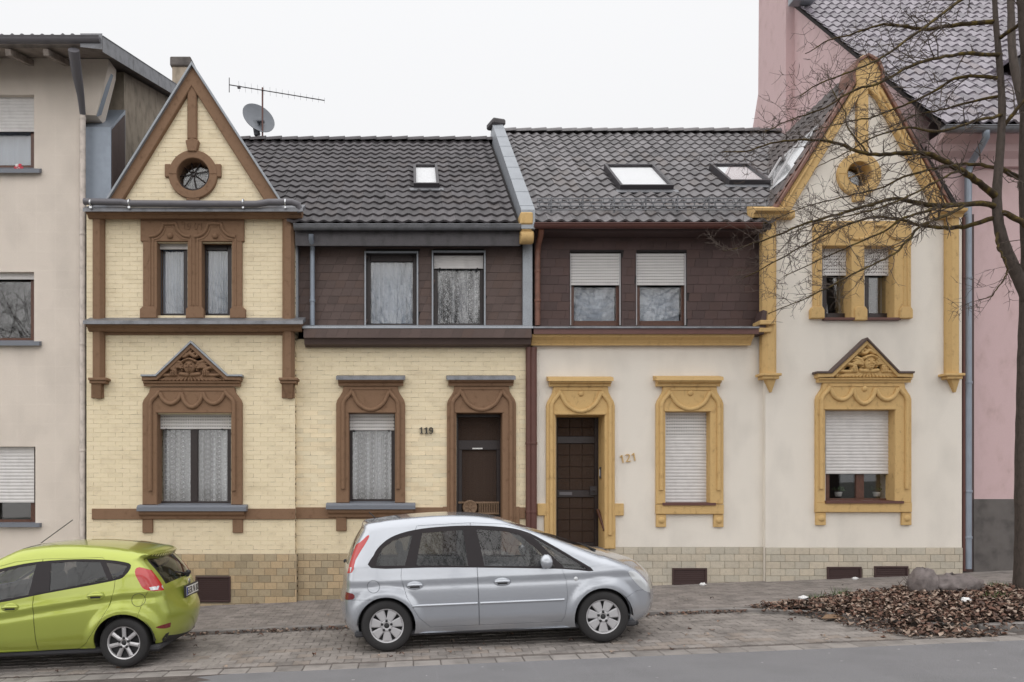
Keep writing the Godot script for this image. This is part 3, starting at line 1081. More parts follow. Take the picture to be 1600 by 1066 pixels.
# a slope of pantiles. origin: lower left corner; right, down: unit vectors; keep: which tiles exist; the 300 nearest the eaves are parts
func tiled(roof: Node3D, shape: ArrayMesh, m: Material, origin: Vector3, right: Vector3, down: Vector3, cols: int, rows: int, w: float, gauge: float, keep: Callable, singles := 300) -> void:
	var up := down.cross(right).normalized()
	if up.y < 0.0:
		up = -up
	var tones := [shade_of(m, 0.76), m, shade_of(m, 1.25), shade_of(m, 0.96, 0.05), shade_of(m, 1.08), shade_of(m, 0.9)]
	var rest := []
	var tints := []
	var made := 0
	for j in rows:
		for i in cols:
			var o := origin + right * (i * w) - down * (j * gauge)
			var t := Transform3D(Basis(right, up, down), o + up * rng.randf_range(0.0, 0.008)) * Transform3D(Basis(Vector3.UP, rng.randf_range(-0.014, 0.014)) * Basis(Vector3.RIGHT, rng.randf_range(-0.012, 0.012)), Vector3.ZERO)
			if not keep.call(t * Vector3(w / 2.0, 0.02, -gauge / 2.0)):
				continue
			if made < singles:
				add(roof, "roof_tile", shape, tones[rng.randi() % 6]).transform = t
				made += 1
			else:
				rest.append(t)
				var f := rng.randf_range(0.74, 1.26)
				tints.append(Color(f, f, f))
	if rest.size():
		copies(roof, "roof_tiles", shape, m, rest, tints)

# hung slates with slanted joints over l..r, t..b (survey), leaving the holes free
func slated(wall: Node3D, m: Material, l: float, t: float, r: float, b: float, z: float, wide: float, high: float, slant: float, holes: Array) -> void:
	var p := a2(l, b, z)
	var q := a2(r, t, z)
	var w := wide / 90.0
	var h := high / 90.0
	var k := slant / 90.0
	var tones := [shade_of(m, 0.88), m, shade_of(m, 1.1), shade_of(m, 1.0, 0.05)]
	var shapes := {}
	var rows := ceili((q.y - p.y) / h)
	for j in rows:
		var y0 := p.y + j * h
		var y1 := minf(y0 + h * 1.1, q.y)
		var spans := [[p.x, q.x]]
		for o in holes:
			if o.position.y < y0 + h * 0.75 and o.end.y > y0 + h * 0.25:
				var cut := []
				for s in spans:
					if o.end.x <= s[0] or o.position.x >= s[1]:
						cut.append(s)
						continue
					if o.position.x - s[0] > 0.02: cut.append([s[0], o.position.x])
					if s[1] - o.end.x > 0.02: cut.append([o.end.x, s[1]])
				spans = cut
		for s in spans:
			var x: float = p.x + floorf((s[0] - p.x) / w) * w + w * fposmod(j * 0.37, 1.0) - w
			while x < s[1]:
				var a := maxf(x, s[0])
				var c := minf(x + w - 0.003, s[1])
				if c - a > 0.025:
					var key := "%d %d %d %d" % [roundi((c - a) * 200), roundi((y1 - y0) * 200), int(a > x), int(c < x + w - 0.004)]
					if not shapes.has(key):
						var g := Geo.new()
						var sl := 0.0 if a > x else k
						var sr := 0.0 if c < x + w - 0.004 else k
						var d := c - a
						var tall := y1 - y0
						var f := [Vector3(0, 0, 0.011), Vector3(d, 0, 0.011), Vector3(d + sr, tall, 0.004), Vector3(sl, tall, 0.004)]
						g.quad(f[0], f[1], f[2], f[3])
						for e in 4:
							var v0: Vector3 = f[e]
							var v1: Vector3 = f[(e + 1) % 4]
							g.quad(Vector3(v0.x, v0.y, -0.002), Vector3(v1.x, v1.y, -0.002), v1, v0)
						shapes[key] = g.mesh()
					add(wall, "slate", shapes[key], tones[rng.randi() % 4]).position = Vector3(a, y0, z + rng.randf_range(0.0, 0.003))
				x += w

# rows of blocks in running bond; returns what was laid. cover(y) -> [x0, x1] limits; holes: Rect2
func coursed(wall: Node3D, called: String, m: Material, p: Vector2, q: Vector2, z: float, w: float, h: float, joint: float, proud: float, holes: Array, singles: int, cover = null, spread := 0.06, offset := 0.5) -> int:
	var made := 0
	var g := Geo.new()
	g.has_color = true
	var tones := []
	for k in 6:
		tones.append(shade_of(m, 1.0 + spread * (k - 2.5) / 2.5, spread * 0.25 * ((k % 3) - 1)))
	var shapes := {}
	var j := 0
	var y := p.y
	while y < q.y - 0.01:
		var y1 := minf(y + h - joint, q.y)
		var lim := [p.x, q.x]
		if cover != null:
			lim = cover.call(y)
		var spans := [lim]
		for o in holes:
			var mid := (y + y1) / 2.0
			if o.position.y < mid and o.end.y > mid:
				var cut := []
				for s in spans:
					if o.end.x <= s[0] or o.position.x >= s[1]:
						cut.append(s)
						continue
					if o.position.x - s[0] > 0.02: cut.append([s[0], o.position.x])
					if s[1] - o.end.x > 0.02: cut.append([o.end.x, s[1]])
				spans = cut
		for s in spans:
			var x: float = p.x - w + (w * offset if j % 2 else 0.0)
			while x < s[1]:
				var a := maxf(x, s[0])
				var c := minf(x + w - joint, s[1])
				if c - a > 0.015 and y1 - y > 0.01:
					var lift := rng.randf_range(-0.0015, 0.0015)
					if made < singles:
						var key := "%d %d" % [roundi((c - a) * 250), roundi((y1 - y) * 250)]
						if not shapes.has(key):
							var one := Geo.new()
							pillow(one, Vector3.ZERO, c - a, y1 - y, proud)
							shapes[key] = one.mesh()
						add(wall, called, shapes[key], tones[rng.randi() % 6]).position = Vector3(a, y, z + lift)
						made += 1
					else:
						var f := 1.0 + spread * rng.randf_range(-1.0, 1.0)
						g.tint = Color(f, f, f * rng.randf_range(0.985, 1.0))
						pillow(g, Vector3(a, y, z + lift), c - a, y1 - y, proud)
				x += w
		y += h
		j += 1
	if g.v.size():
		var o := add(wall, called + "work", g, m)
		o.set_meta("kind", "stuff")
	return made

func pillow(g: Geo, o: Vector3, w: float, h: float, proud: float) -> void:   # a block whose face edges are rounded off
	var b := 0.002 if proud < 0.006 else 0.004
	var f := [o + Vector3(0, 0, proud - b), o + Vector3(w, 0, proud - b), o + Vector3(w, h, proud - b), o + Vector3(0, h, proud - b)]
	var t := [o + Vector3(b, b, proud), o + Vector3(w - b, b, proud), o + Vector3(w - b, h - b, proud), o + Vector3(b, h - b, proud)]
	g.quad(t[0], t[1], t[2], t[3])
	for e in 4:
		var k := (e + 1) % 4
		g.quad(f[e], f[k], t[k], t[e])
		var d := Vector3(0, 0, -0.012)
		g.quad(f[e] + d, f[k] + d, f[k], f[e])

func gutter(parent: Node3D, called: String, m: Material, l: float, r: float, y: float, z: float, radius: float) -> void:   # half-round, open at the top; y, z of its rim centre in metres
	var g := Geo.new()
	var rows := []
	for k in 9:
		var a := PI + PI * k / 8.0
		rows.append(PackedVector3Array([Vector3(l, y + sin(a) * radius, z + cos(a) * radius), Vector3(r, y + sin(a) * radius, z + cos(a) * radius)]))
	for k in 8:
		var a0 := PI + PI * k / 8.0
		var a1 := PI + PI * (k + 1) / 8.0
		var n0 := Vector3(0, sin(a0), cos(a0))
		var n1 := Vector3(0, sin(a1), cos(a1))
		g.quad_n(rows[k][0], rows[k][1], rows[k + 1][1], rows[k + 1][0], n0, n0, n1, n1)
	for x in [l, r]:
		for k in range(1, 8):
			var f := func(i: int) -> Vector3: return Vector3(x, y + sin(PI + PI * i / 8.0) * radius, z + cos(PI + PI * i / 8.0) * radius)
			g.tri_o(f.call(0), f.call(k), f.call(k + 1), Vector3((l + r) / 2.0, y, z))
	g.pipe([Vector3(l, y, z + radius), Vector3(r, y, z + radius)], 0.011, 6)
	var part := add(parent, called, g, m)
	var x := l + 0.35
	while x < r:
		g = Geo.new()
		g.box(Vector3(x - 0.013, y - 0.01, z - radius), Vector3(x + 0.013, y + 0.006, z + radius + 0.014), 0.002)
		add(part, "bracket", g, m)
		x += 0.72

func downpipe(parent: Node3D, m: Material, pts: Array, radius: float, rings: Array) -> void:
	var g := Geo.new()
	g.pipe(pts, radius, 12)
	var part := add(parent, "downpipe", g, m)
	for p in rings:
		g = Geo.new()
		g.lathe(Transform3D(Basis(), p), [[radius, -0.022], [radius + 0.008, -0.02], [radius + 0.008, 0.02], [radius, 0.022]], 12)
		g.box(p + Vector3(-0.008, -0.012, -0.09), p + Vector3(0.008, 0.012, -radius * 0.5))
		add(part, "pipe_clip", g, m)

func text(parent: Node3D, called: String, words: String, size: float, m: Material, where: Vector3, font := "Droid Serif", bold := 700, depth := 0.012) -> MeshInstance3D:
	var f := SystemFont.new()
	f.font_names = PackedStringArray([font])
	f.font_weight = bold
	var t := TextMesh.new()
	t.text = words
	t.font = f
	t.font_size = 64
	t.pixel_size = size / 64.0
	t.depth = depth
	var o := add(parent, called, t, m)
	o.position = where
	return o

func cellar_vent(house: Node3D, l: float, t: float, r: float, b: float, z: float, m: Material) -> void:
	var v := holder(house, "cellar_grate")
	var g := Geo.new()
	slab(g, l, t, r, t + 3, z - 0.1, z + 0.02, 0.004)
	slab(g, l, b - 3, r, b, z - 0.1, z + 0.02, 0.004)
	slab(g, l, t + 3, l + 3, b - 3, z - 0.1, z + 0.019, 0.004)
	slab(g, r - 3, t + 3, r, b - 3, z - 0.1, z + 0.019, 0.004)
	add(v, "frame", g, m)
	g = Geo.new()
	slab(g, l + 3, t + 3, r - 3, b - 3, z - 0.12, z - 0.002, 0.0)
	var y := t + 5
	while y < b - 4:
		slab(g, l + 3, y, r - 3, y + 1.2, z - 0.06, z + 0.006, 0.0)
		y += 3.2
	add(v, "mesh_panel", g, m)

# ================================================================ houses
const PITCH := 0.755   # roof slope of both small houses

func sheet(g: Geo, a: Vector3, b: Vector3, c: Vector3, d: Vector3, thick: float) -> void:   # flat plate, thickened against its normal
	var n := (b - a).cross(c - a).normalized() * thick
	var o := (a + b + c + d) / 4.0 - n / 2.0
	g.quad_o(a, b, c, d, o)
	g.quad_o(a - n, b - n, c - n, d - n, o)
	var p := [a, b, c, d]
	for i in 4:
		g.quad_o(p[i], p[(i + 1) % 4], p[(i + 1) % 4] - n, p[i] - n, o)

func circle(cx: float, cy: float, r: float, a0: float, a1: float, n: int) -> Array:
	var out := []
	for i in n + 1:
		var a := deg_to_rad(lerpf(a0, a1, float(i) / n))
		out.append([cx + r * cos(a), cy - r * sin(a)])
	return out

func pilaster(house: Node3D, m: Material, l: float, r: float, t: float, b: float, zw: float, deep := 0.13) -> Node3D:
	var g := Geo.new()
	var p := at(l, t, zw + deep)
	var q := at(r, b, zw + deep)
	var c := (q.x - p.x) * 0.26
	var plan := [Vector2(p.x, zw - 0.05), Vector2(p.x, zw + deep * 0.5), Vector2(p.x + c, zw + deep), Vector2(q.x - c, zw + deep), Vector2(q.x, zw + deep * 0.5), Vector2(q.x, zw - 0.05)]
	var o := Vector3((p.x + q.x) / 2.0, (p.y + q.y) / 2.0, zw)
	for i in plan.size():
		var e: Vector2 = plan[i]
		var f: Vector2 = plan[(i + 1) % plan.size()]
		g.quad_o(Vector3(e.x, q.y, e.y), Vector3(f.x, q.y, f.y), Vector3(f.x, p.y, f.y), Vector3(e.x, p.y, e.y), o)
	for y in [p.y, q.y]:
		for i in range(1, plan.size() - 1):
			g.tri_o(Vector3(plan[0].x, y, plan[0].y), Vector3(plan[i].x, y, plan[i].y), Vector3(plan[i + 1].x, y, plan[i + 1].y), o)
	return add(house, "pilaster", g, m)

func cone_block(g: Geo, l0: float, r0: float, y0: float, z0: float, l1: float, r1: float, y1: float, z1: float, zb: float) -> void:   # tapering bracket between two levels (metres)
	var a := [Vector3(l0, y0, zb), Vector3(r0, y0, zb), Vector3(r0, y0, z0), Vector3(l0, y0, z0)]
	var b := [Vector3(l1, y1, zb), Vector3(r1, y1, zb), Vector3(r1, y1, z1), Vector3(l1, y1, z1)]
	var o := Vector3((l0 + r0) / 2.0, (y0 + y1) / 2.0, (zb + z0 + zb + z1) / 4.0)
	for i in 4:
		g.quad_o(a[i], a[(i + 1) % 4], b[(i + 1) % 4], b[i], o)
	g.quad_o(a[0], a[1], a[2], a[3], o)
	g.quad_o(b[0], b[1], b[2], b[3], o)

func round_ring(house: Node3D, m: Material, cx: float, cy: float, r0: float, r1: float, zw: float) -> Node3D:
	var g := Geo.new()
	var z := zw + 0.07
	for s in [[0.0, 180.0], [180.0, 360.0]]:
		var inner := circle(cx, cy, r0, s[0], s[1], 20)
		inner.reverse()
		g.prism(polys(circle(cx, cy, r1, s[0], s[1], 24) + inner, z), zw - 0.25, z, 0.01)
	return add(house, "round_surround", g, m)

func spoked_window(house: Node3D, cx: float, cy: float, r: float, z: float, spokes: int, m: Material, hub: bool) -> void:
	var w := holder(house, "round_window")
	var g := Geo.new()
	var c := at(cx, cy, z)
	var k := r / 90.0
	var rim := []
	for i in 25:
		rim.append(c + Vector3(cos(TAU * i / 24.0), sin(TAU * i / 24.0), 0) * k)
	g.pipe(rim, 0.022, 6)
	add(w, "frame", g, m)
	for i in spokes:
		g = Geo.new()
		var a := TAU * (i + 0.22) / spokes
		var d := Vector3(cos(a), sin(a), 0)
		g.pipe([c + d * (0.03 if hub else 0.0), c + d * k], 0.010, 5)
		add(w, "glazing_bar", g, m)
	if hub:
		g = Geo.new()
		g.lathe(Transform3D(Basis(Vector3.RIGHT, PI / 2.0), c), [[0.045, -0.012], [0.045, 0.012], [0.025, 0.014], [0.025, -0.012]], 16)
		add(w, "hub", g, m)
	g = Geo.new()
	for dz in [0.015, 0.019, 0.035, 0.039]:
		for i in 24:
			g.tri(c - Vector3(0, 0, dz), rim[i] - Vector3(0, 0, dz), rim[i + 1] - Vector3(0, 0, dz))
	add(w, "pane", g, M.pane)

func ridge_caps(roof: Node3D, m: Material, x0: float, x1: float, y: float, z: float, w := 0.36) -> void:
	var g := Geo.new()
	var rows := []
	for k in 9:
		var a := PI * k / 8.0
		rows.append(PackedVector3Array([Vector3(0, sin(a) * 0.105, -cos(a) * 0.125), Vector3(w + 0.03, sin(a) * 0.12 + 0.012, -cos(a) * 0.14)]))
	g.grid(rows, Vector3.UP)
	var last: PackedVector3Array = PackedVector3Array()
	for k in 8:
		g.tri_n(Vector3(w + 0.03, 0, 0), rows[k][1], rows[k + 1][1], Vector3.RIGHT, Vector3.RIGHT, Vector3.RIGHT)
	var cap := g.mesh()
	var x := x0
	while x < x1 - 0.1:
		add(roof, "ridge_tile", cap, shade_of(m, rng.randf_range(0.85, 1.15))).transform = Transform3D(Basis(Vector3.BACK, rng.randf_range(-0.012, 0.012)), Vector3(x, y, z))
		x += w

func small_roof(house: Node3D, m: Material, x0: float, x1: float, e0: float, e1: float, ridge_z: float, tile: ArrayMesh, w: float, gauge: float, keep: Callable) -> Node3D:
	var roof := holder(house, "roof")
	var s := sin(atan(PITCH))
	var c := cos(atan(PITCH))
	var e := Vector3(0, 6.53, 0.28)
	var top := 6.53 + (0.28 - ridge_z) * PITCH
	var g := Geo.new()
	var zm := -0.36
	var ym := e.y + (e.z - zm) * PITCH
	sheet(g, Vector3(e0, e.y - 0.02, e.z), Vector3(e1, e.y - 0.02, e.z), Vector3(e1, ym - 0.02, zm), Vector3(e0, ym - 0.02, zm), 0.12)
	sheet(g, Vector3(x0, ym - 0.02, zm - 0.001), Vector3(x1, ym - 0.02, zm - 0.001), Vector3(x1, top - 0.02, ridge_z), Vector3(x0, top - 0.02, ridge_z), 0.12)
	var back := ridge_z * 2.0 - 0.28
	sheet(g, Vector3(x0, top - 0.02, ridge_z - 0.002), Vector3(x1, top - 0.02, ridge_z - 0.002), Vector3(x1, 6.5, back), Vector3(x0, 6.5, back), 0.12)
	add(roof, "roof_boarding", g, M.roof_under)
	var rows := floori(((0.28 - ridge_z) / c - 0.05) / gauge) + 1
	tiled(roof, tile, m, Vector3(x0, e.y, e.z), Vector3.RIGHT, Vector3(0, -s, c), floori((x1 - x0) / w), rows, w, gauge, keep)
	ridge_caps(roof, m, x0, x1, top + 0.02, ridge_z)
	return roof

func roof_point(px: float, py: float, lift := 0.0) -> Vector3:
	return on_plane(px, py, Vector3(0, 6.53 + lift, 0.28), Vector3(0, 1, PITCH).normalized())

func roof_window(roof: Node3D, l: float, t: float, r: float, b: float, bl: float, br: float, called_glass: Material) -> void:   # top edge l..r at t, bottom edge bl..br at b
	var w := holder(roof, "roof_window")
	var n := Vector3(0, 1, PITCH).normalized()
	var q := [roof_point(bl, b), roof_point(br, b), roof_point(r, t), roof_point(l, t)]
	var o: Vector3 = (q[0] + q[1] + q[2] + q[3]) / 4.0
	var x0: float = (q[0].x + q[3].x) / 2.0
	var x1: float = (q[1].x + q[2].x) / 2.0
	for i in 4:
		q[i].x = x0 if i == 0 or i == 3 else x1
	var dn: Vector3 = (q[0] - q[3]).normalized()
	var f := 0.05
	var g := Geo.new()
	var outer: Array = q
	var inner := [q[0] + Vector3(f, 0, 0) - dn * f, q[1] + Vector3(-f, 0, 0) - dn * f, q[2] + Vector3(-f, 0, 0) + dn * f, q[3] + Vector3(f, 0, 0) + dn * f]
	var h := n * 0.15
	for i in 4:
		var j := (i + 1) % 4
		g.quad_o(outer[i], outer[j], outer[j] + h, outer[i] + h, o)
		g.quad(outer[i] + h, outer[j] + h, inner[j] + h, inner[i] + h)
		g.quad(inner[i] + h, inner[j] + h, inner[j] + h * 0.4, inner[i] + h * 0.4)
	add(w, "frame", g, M.dark_metal)
	g = Geo.new()
	for k in [0.8, 0.76]:
		g.quad(inner[0] + h * k, inner[1] + h * k, inner[2] + h * k, inner[3] + h * k)
	add(w, "pane", g, called_glass)
	g = Geo.new()   # pale blind drawn behind the glass
	g.quad(inner[0] + h * 0.6, inner[1] + h * 0.6, inner[2] + h * 0.6, inner[3] + h * 0.6)
	add(w, "blind", g, M.blind_white)
	g = Geo.new()
	sheet(g, q[0] + Vector3(-0.08, 0, 0) + n * 0.055, q[1] + Vector3(0.08, 0, 0) + n * 0.055, q[1] + Vector3(0.08, 0, 0) + n * 0.05 + dn * 0.14, q[0] + Vector3(-0.08, 0, 0) + n * 0.05 + dn * 0.14, 0.01)
	add(w, "apron_flashing", g, M.zinc_dark)

# ---------------------------------------------------------------- the yellow brick house, number 119
func build_brick_house() -> void:
	var h := thing("brick_house", "yellow painted brick house with brown trim, steep gable and number 119", "house", Vector3.ZERO)
	var zl := 0.12
	var low := -0.6
	shell(h, -5.56, 2.08, 6.55, -0.45, -8.6, M.room_wall)
	# --- wall faces behind the bricks
	var g := Geo.new()
	var holes := [hole(245, 645, 361, 790, zl), hole(245, 377, 293, 496, zl), hole(315, 377, 362, 496, zl)]
	var p := a2(135, 0, zl)
	var q := a2(461, 320, zl)
	pierced(g, Vector2(p.x, low), q, holes, zl, 0.45)
	for side in [-1, 1]:
		var xx := 168.0 if side < 0 else 435.0
		g.prism(polys([[xx, 320], [299, 320], [301, 298], [301 + 26 * side, 298], [301 + 26 * side, 246], [301, 246], [299, 99]], zl), zl - 0.3, zl, 0.0, true)
	g.box(Vector3(q.x - 0.02, low, -0.3), Vector3(q.x, q.y, zl - 0.001))
	var wall_l := add(h, "wall", g, M.brick_joint)
	g = Geo.new()
	var holes_r := [hole(545, 645, 617, 786, 0.0), hole(713, 645, 785, 862, 0.0)]
	pierced(g, Vector2(q.x - 0.01, low), a2(829, 530), holes_r, 0.0, 0.42)
	var wall_r := add(h, "wall", g, M.brick_joint)
	g = Geo.new()
	var zs := -0.10
	var holes_s := [hole(572, 396, 651, 511, zs), hole(677, 395, 756, 511, zs)]
	pierced(g, a2(462, 514, zs), a2(830, 366, zs), holes_s, zs, 0.35)
	var wall_s := add(h, "slate_wall", g, M.roof_under)
	# --- bricks
	var bw := 0.25
	var bh := 0.0775
	var jt := 0.0035
	var base_y := a2(0, 865, 0.0).y
	coursed(wall_r, "brick", M.brick_paint, Vector2(q.x + 0.001, base_y + 0.62), a2(822, 541), 0.0, bw, bh, jt, 0.0045, holes_r, 300)
	coursed(wall_r, "brick", M.brick_paint, Vector2(q.x + 0.001, base_y), Vector2(a2(822, 0).x, base_y + 0.62), 0.0, bw, bh, jt, 0.0045, holes_r, 0)
	coursed(wall_l, "brick", M.brick_paint, Vector2(p.x, base_y), a2(461, 336, zl), zl, bw, bh, jt, 0.0045, holes, 0)
	var ap := a2(299, 97, zl)
	var gl := a2(168, 312, zl)
	var gr := a2(435, 312, zl)
	var tri := func(y: float) -> Array:
		var t := clampf((y + bh - gl.y) / (ap.y - gl.y), 0.0, 1.0)
		return [lerpf(gl.x, ap.x, t) + 0.04, lerpf(gr.x, ap.x, t) - 0.04]
	coursed(wall_l, "brick", M.brick_paint, Vector2(gl.x, a2(0, 322, zl).y), Vector2(gr.x, ap.y - 0.1), zl, bw, bh, jt, 0.0045, [hole(274, 245, 328, 299, zl)], 0, tri)
	# --- plinth of glazed tiles
	g = Geo.new()
	g.box(Vector3(p.x, low, zl - 0.02), Vector3(q.x + 0.03, base_y, zl + 0.02))
	g.box(Vector3(q.x + 0.03, low, -0.02), Vector3(a2(829, 0).x, base_y - 0.004, 0.02))
	var plinth := add(h, "plinth", g, M.tile_joint)
	coursed(plinth, "plinth_tile", M.tile_tan, Vector2(p.x, base_y - 0.121 * 9), Vector2(q.x + 0.03, base_y), zl + 0.02, 0.205, 0.121, 0.005, 0.009, [hole(306, 904, 359, 943, zl)], 170, null, 0.16)
	coursed(plinth, "plinth_tile", M.tile_tan, Vector2(q.x + 0.035, base_y - 0.121 * 8), Vector2(a2(829, 0).x, base_y), 0.02, 0.205, 0.121, 0.005, 0.009, [hole(712, 640, 787, 890, 0.0)], 130, null, 0.16)
	cellar_vent(h, 305, 901, 360, 941, zl + 0.03, M.vent_iron)
	# --- string course at sill height
	g = Geo.new()
	slab(g, 143, 795, 461, 812, zl - 0.02, zl + 0.035, 0.006)
	add(h, "string_course", g, M.brown_trim)
	for e in [[461.5, 702], [796, 821]]:
		g = Geo.new()
		slab(g, e[0], 793, e[1], 811, -0.02, 0.035, 0.006)
		add(h, "string_course", g, M.brown_trim)
	# --- cornices of the gabled bay
	for c in [[497.0, 0.0], [321.0, 1.0]]:
		var t: float = c[0]
		g = Geo.new()
		mould(g, 133, 470, [[zl - 0.03, t + 5], [zl + 0.27, t + 9], [zl + 0.26, t + 12], [zl + 0.19, t + 15], [zl + 0.15, t + 20], [zl + 0.10, t + 22], [zl - 0.03, t + 22]])
		var corn := add(h, "cornice", g, M.brown_trim)
		g = Geo.new()
		mould(g, 129, 473, [[zl - 0.03, t - 1], [zl + 0.30, t + 4], [zl + 0.31, t + 9.5], [zl - 0.03, t + 5.2]])
		add(corn, "flashing", g, M.zinc_dark)
	for e in [[336, 340, 0.04], [517, 523, 0.05]]:
		g = Geo.new()
		slab(g, 160, e[0], 441, e[1], zl - 0.02, zl + e[2], 0.004)
		add(h, "frieze_band", g, M.brown_trim)
	# --- pilasters
	for s in [[142.0, 160.0], [440.0, 459.0]]:
		pilaster(h, M.brown_trim, s[0], s[1], 336, 500, zl)
		var pl := pilaster(h, M.brown_trim, s[0], s[1], 512, 592, zl)
		g = Geo.new()
		slab(g, s[0] - 5, 590, s[1] + 6, 594, zl - 0.03, zl + 0.20, 0.006)
		slab(g, s[0] - 3, 594, s[1] + 4, 599, zl - 0.03, zl + 0.17, 0.006)
		var a := at(s[0] - 1, 599, zl + 0.13)
		var b := at(s[1] + 2, 623, zl + 0.05)
		cone_block(g, b.x - 0.13, b.x - 0.05, b.y, zl + 0.06, a.x + 0.02, b.x - 0.02, a.y, zl + 0.14, zl - 0.02)
		slab(g, s[0], 599, s[1] + 1, 622, zl - 0.02, zl + 0.045, 0.005)
		add(pl, "corbel", g, M.brown_trim)
	# --- gable dressings
	g = Geo.new()
	g.prism(polys([[166, 313], [299, 99], [437, 313], [413, 313], [299, 134], [190, 313]], zl + 0.09), zl - 0.02, zl + 0.09, 0.012)
	var rake := add(h, "raking_band", g, M.brown_trim)
	g = Geo.new()
	g.prism(polys([[163, 313], [299, 95], [440, 313], [436, 313], [299, 101], [167, 313]], zl + 0.15), zl - 0.25, zl + 0.15, 0.004)
	add(rake, "verge_flashing", g, M.zinc)
	g = Geo.new()
	g.prism(polys([[292, 217], [292, 143], [299.5, 129], [307, 143], [307, 217]], zl + 0.07), zl - 0.02, zl + 0.07, 0.018)
	g.prism(polys([[289.5, 219], [299.5, 215], [310, 219], [310, 221], [306, 236], [293, 236], [289.5, 221]], zl + 0.1), zl - 0.02, zl + 0.1, 0.012)
	add(h, "gable_shaft", g, M.brown_trim)
	round_ring(h, M.brown_trim, 301, 272, 25.5, 38, zl)
	for e in [[257, 256, 266, 276], [336, 256, 345, 276], [291, 305, 311, 313]]:
		g = Geo.new()
		slab(g, e[0], e[1], e[2], e[3], zl - 0.02, zl + 0.06, 0.008)
		add(h, "surround_ear", g, M.brown_trim)
	spoked_window(h, 302, 272, 25.5, zl - 0.12, 8, M.frame_dark, true)
	# --- roof of the bay, running back to the main roof
	g = Geo.new()
	var rz := 0.10
	var apex := Vector3(ap.x, ap.y - 0.03, rz)
	for s in [-1.0, 1.0]:
		var foot := Vector3(ap.x + s * 1.5, ap.y - 0.03 - 1.5 * 1.58, rz)
		sheet(g, apex, foot, foot + Vector3(0, 0, -3.9), apex + Vector3(0, 0, -3.9), 0.05 * s)
	add(h, "bay_roof", g, M.roof_under)
	# --- upper pair of windows with the dated head
	g = Geo.new()
	var zf := zl + 0.06
	slab(g, 219, 340, 381, 377, zl - 0.3, zf, 0.008)
	slab(g, 223, 377, 245, 497, zl - 0.3, zf - 0.002, 0.008)
	slab(g, 293, 377, 315, 497, zl - 0.3, zf - 0.002, 0.008)
	slab(g, 362, 377, 378, 497, zl - 0.3, zf - 0.002, 0.008)
	var head := add(h, "window_surround", g, M.brown_trim)
	g = Geo.new()
	for s in [[218, 244], [290, 318], [359, 383]]:
		g = Geo.new()
		g.prism(polys([[s[0], 497], [s[0], 483], [s[0] + 4, 479], [s[1] - 4, 479], [s[1], 483], [s[1], 497]], zf + 0.03), zl - 0.02, zf + 0.03, 0.008)
		add(head, "jamb_foot", g, M.brown_trim)
	g = Geo.new()
	for line in [[[233, 370], [243, 368], [250, 362], [253.5, 355], [254.5, 350], [256, 349.5], [274, 349.5], [275, 350], [276.5, 356], [280, 362], [287, 368], [297, 370]], [[303, 370], [313, 368], [320, 362], [323.5, 355], [324.5, 350], [326, 349.5], [344.5, 349.5], [345.5, 350], [347, 356], [350.5, 362], [357.5, 368], [368, 370]]]:
		g = Geo.new()
		roll(g, line, zf + 0.002, 0.03, 4)
		roll(g, line.map(func(k): return [k[0] + (4.0 if k[0] < (line[0][0] + line[11][0]) / 2.0 else -4.0), k[1] + 4.5]), zf - 0.006, 0.018, 4)
		add(head, "ogee_moulding", g, M.brown_trim)
	for x in [234.0, 239.0, 298.0, 303.5, 308.5, 368.0]:
		g = Geo.new()
		roll(g, [[x, 372], [x, 420], [x, 478]], zf - 0.006, 0.02, 2)
		add(head, "roll_moulding", g, M.brown_trim)
	for x in [266.0, 336.5]:
		g = Geo.new()
		g.lathe(Transform3D(Basis(Vector3.RIGHT, PI / 2.0), at(x, 369, zf - 0.006)), [[0.055, 0.0], [0.05, 0.03], [0.036, 0.045], [0.018, 0.055], [0.001, 0.058]], 16)
		add(head, "boss", g, M.brown_trim)
	text(head, "date_numeral", "19 01", 0.15, M.brown_trim, at(300, 353.5, zf + 0.008), "Droid Sans", 400, 0.016)
	window(h, 245, 377, 293, 497, zl - 0.14, 1, M.frame_dark, 6.5, "sheer", 12)
	window(h, 315, 377, 362, 497, zl - 0.14, 1, M.frame_dark, 6.5, "sheer", 14)
	shutter(h, 246, 377, 293, 390, zl - 0.10, 6.5, false, false)
	# --- ground floor window under the carved pediment
	var carved := relief(1.04, 0.52)
	surround(h, M.brown_trim, 222, 378, 605, 789, 245, 645, 361, 630, 12, zl, 3, false)
	pediment(h, M.brown_trim, M.zinc, [297.5, 536], 221, 376, 588, 604, zl, carved)
	window(h, 245, 645, 361, 790, zl - 0.16, 2, M.frame_dark, 6, "lace")
	shutter(h, 246, 646, 361, 671, zl - 0.12, 5.0)
	sill(h, M.sill_stone, M.brown_trim, 213, 384, 789, zl, 222, 379)
	# --- right section: small window and door
	surround(h, M.brown_trim, 525, 633, 603, 786, 545, 645, 617, 631, 11.5, 0.0, 1, false)
	hood(h, M.brown_trim, M.zinc_dark, 525, 633, 588, 603, 0.0)
	window(h, 545, 645, 617, 786, -0.16, 1, M.frame_dark, 5.5, "lace")
	shutter(h, 544, 646, 616, 673, -0.12, 5.0)
	sill(h, M.sill_stone, M.brown_trim, 509, 649, 786, 0.0, 525, 632)
	surround(h, M.brown_trim, 698.5, 806.5, 603, 866, 713, 645, 785, 631, 11.5, 0.0, 1, false)
	hood(h, M.brown_trim, M.zinc_dark, 698, 806, 588, 603, 0.0)
	for e in [[692, 713], [786, 812]]:
		g = Geo.new()
		slab(g, e[0], 792, e[1], 866, -0.02, 0.05, 0.006)
		add(h, "door_plinth_block", g, M.brown_trim)
	brown_door(h)
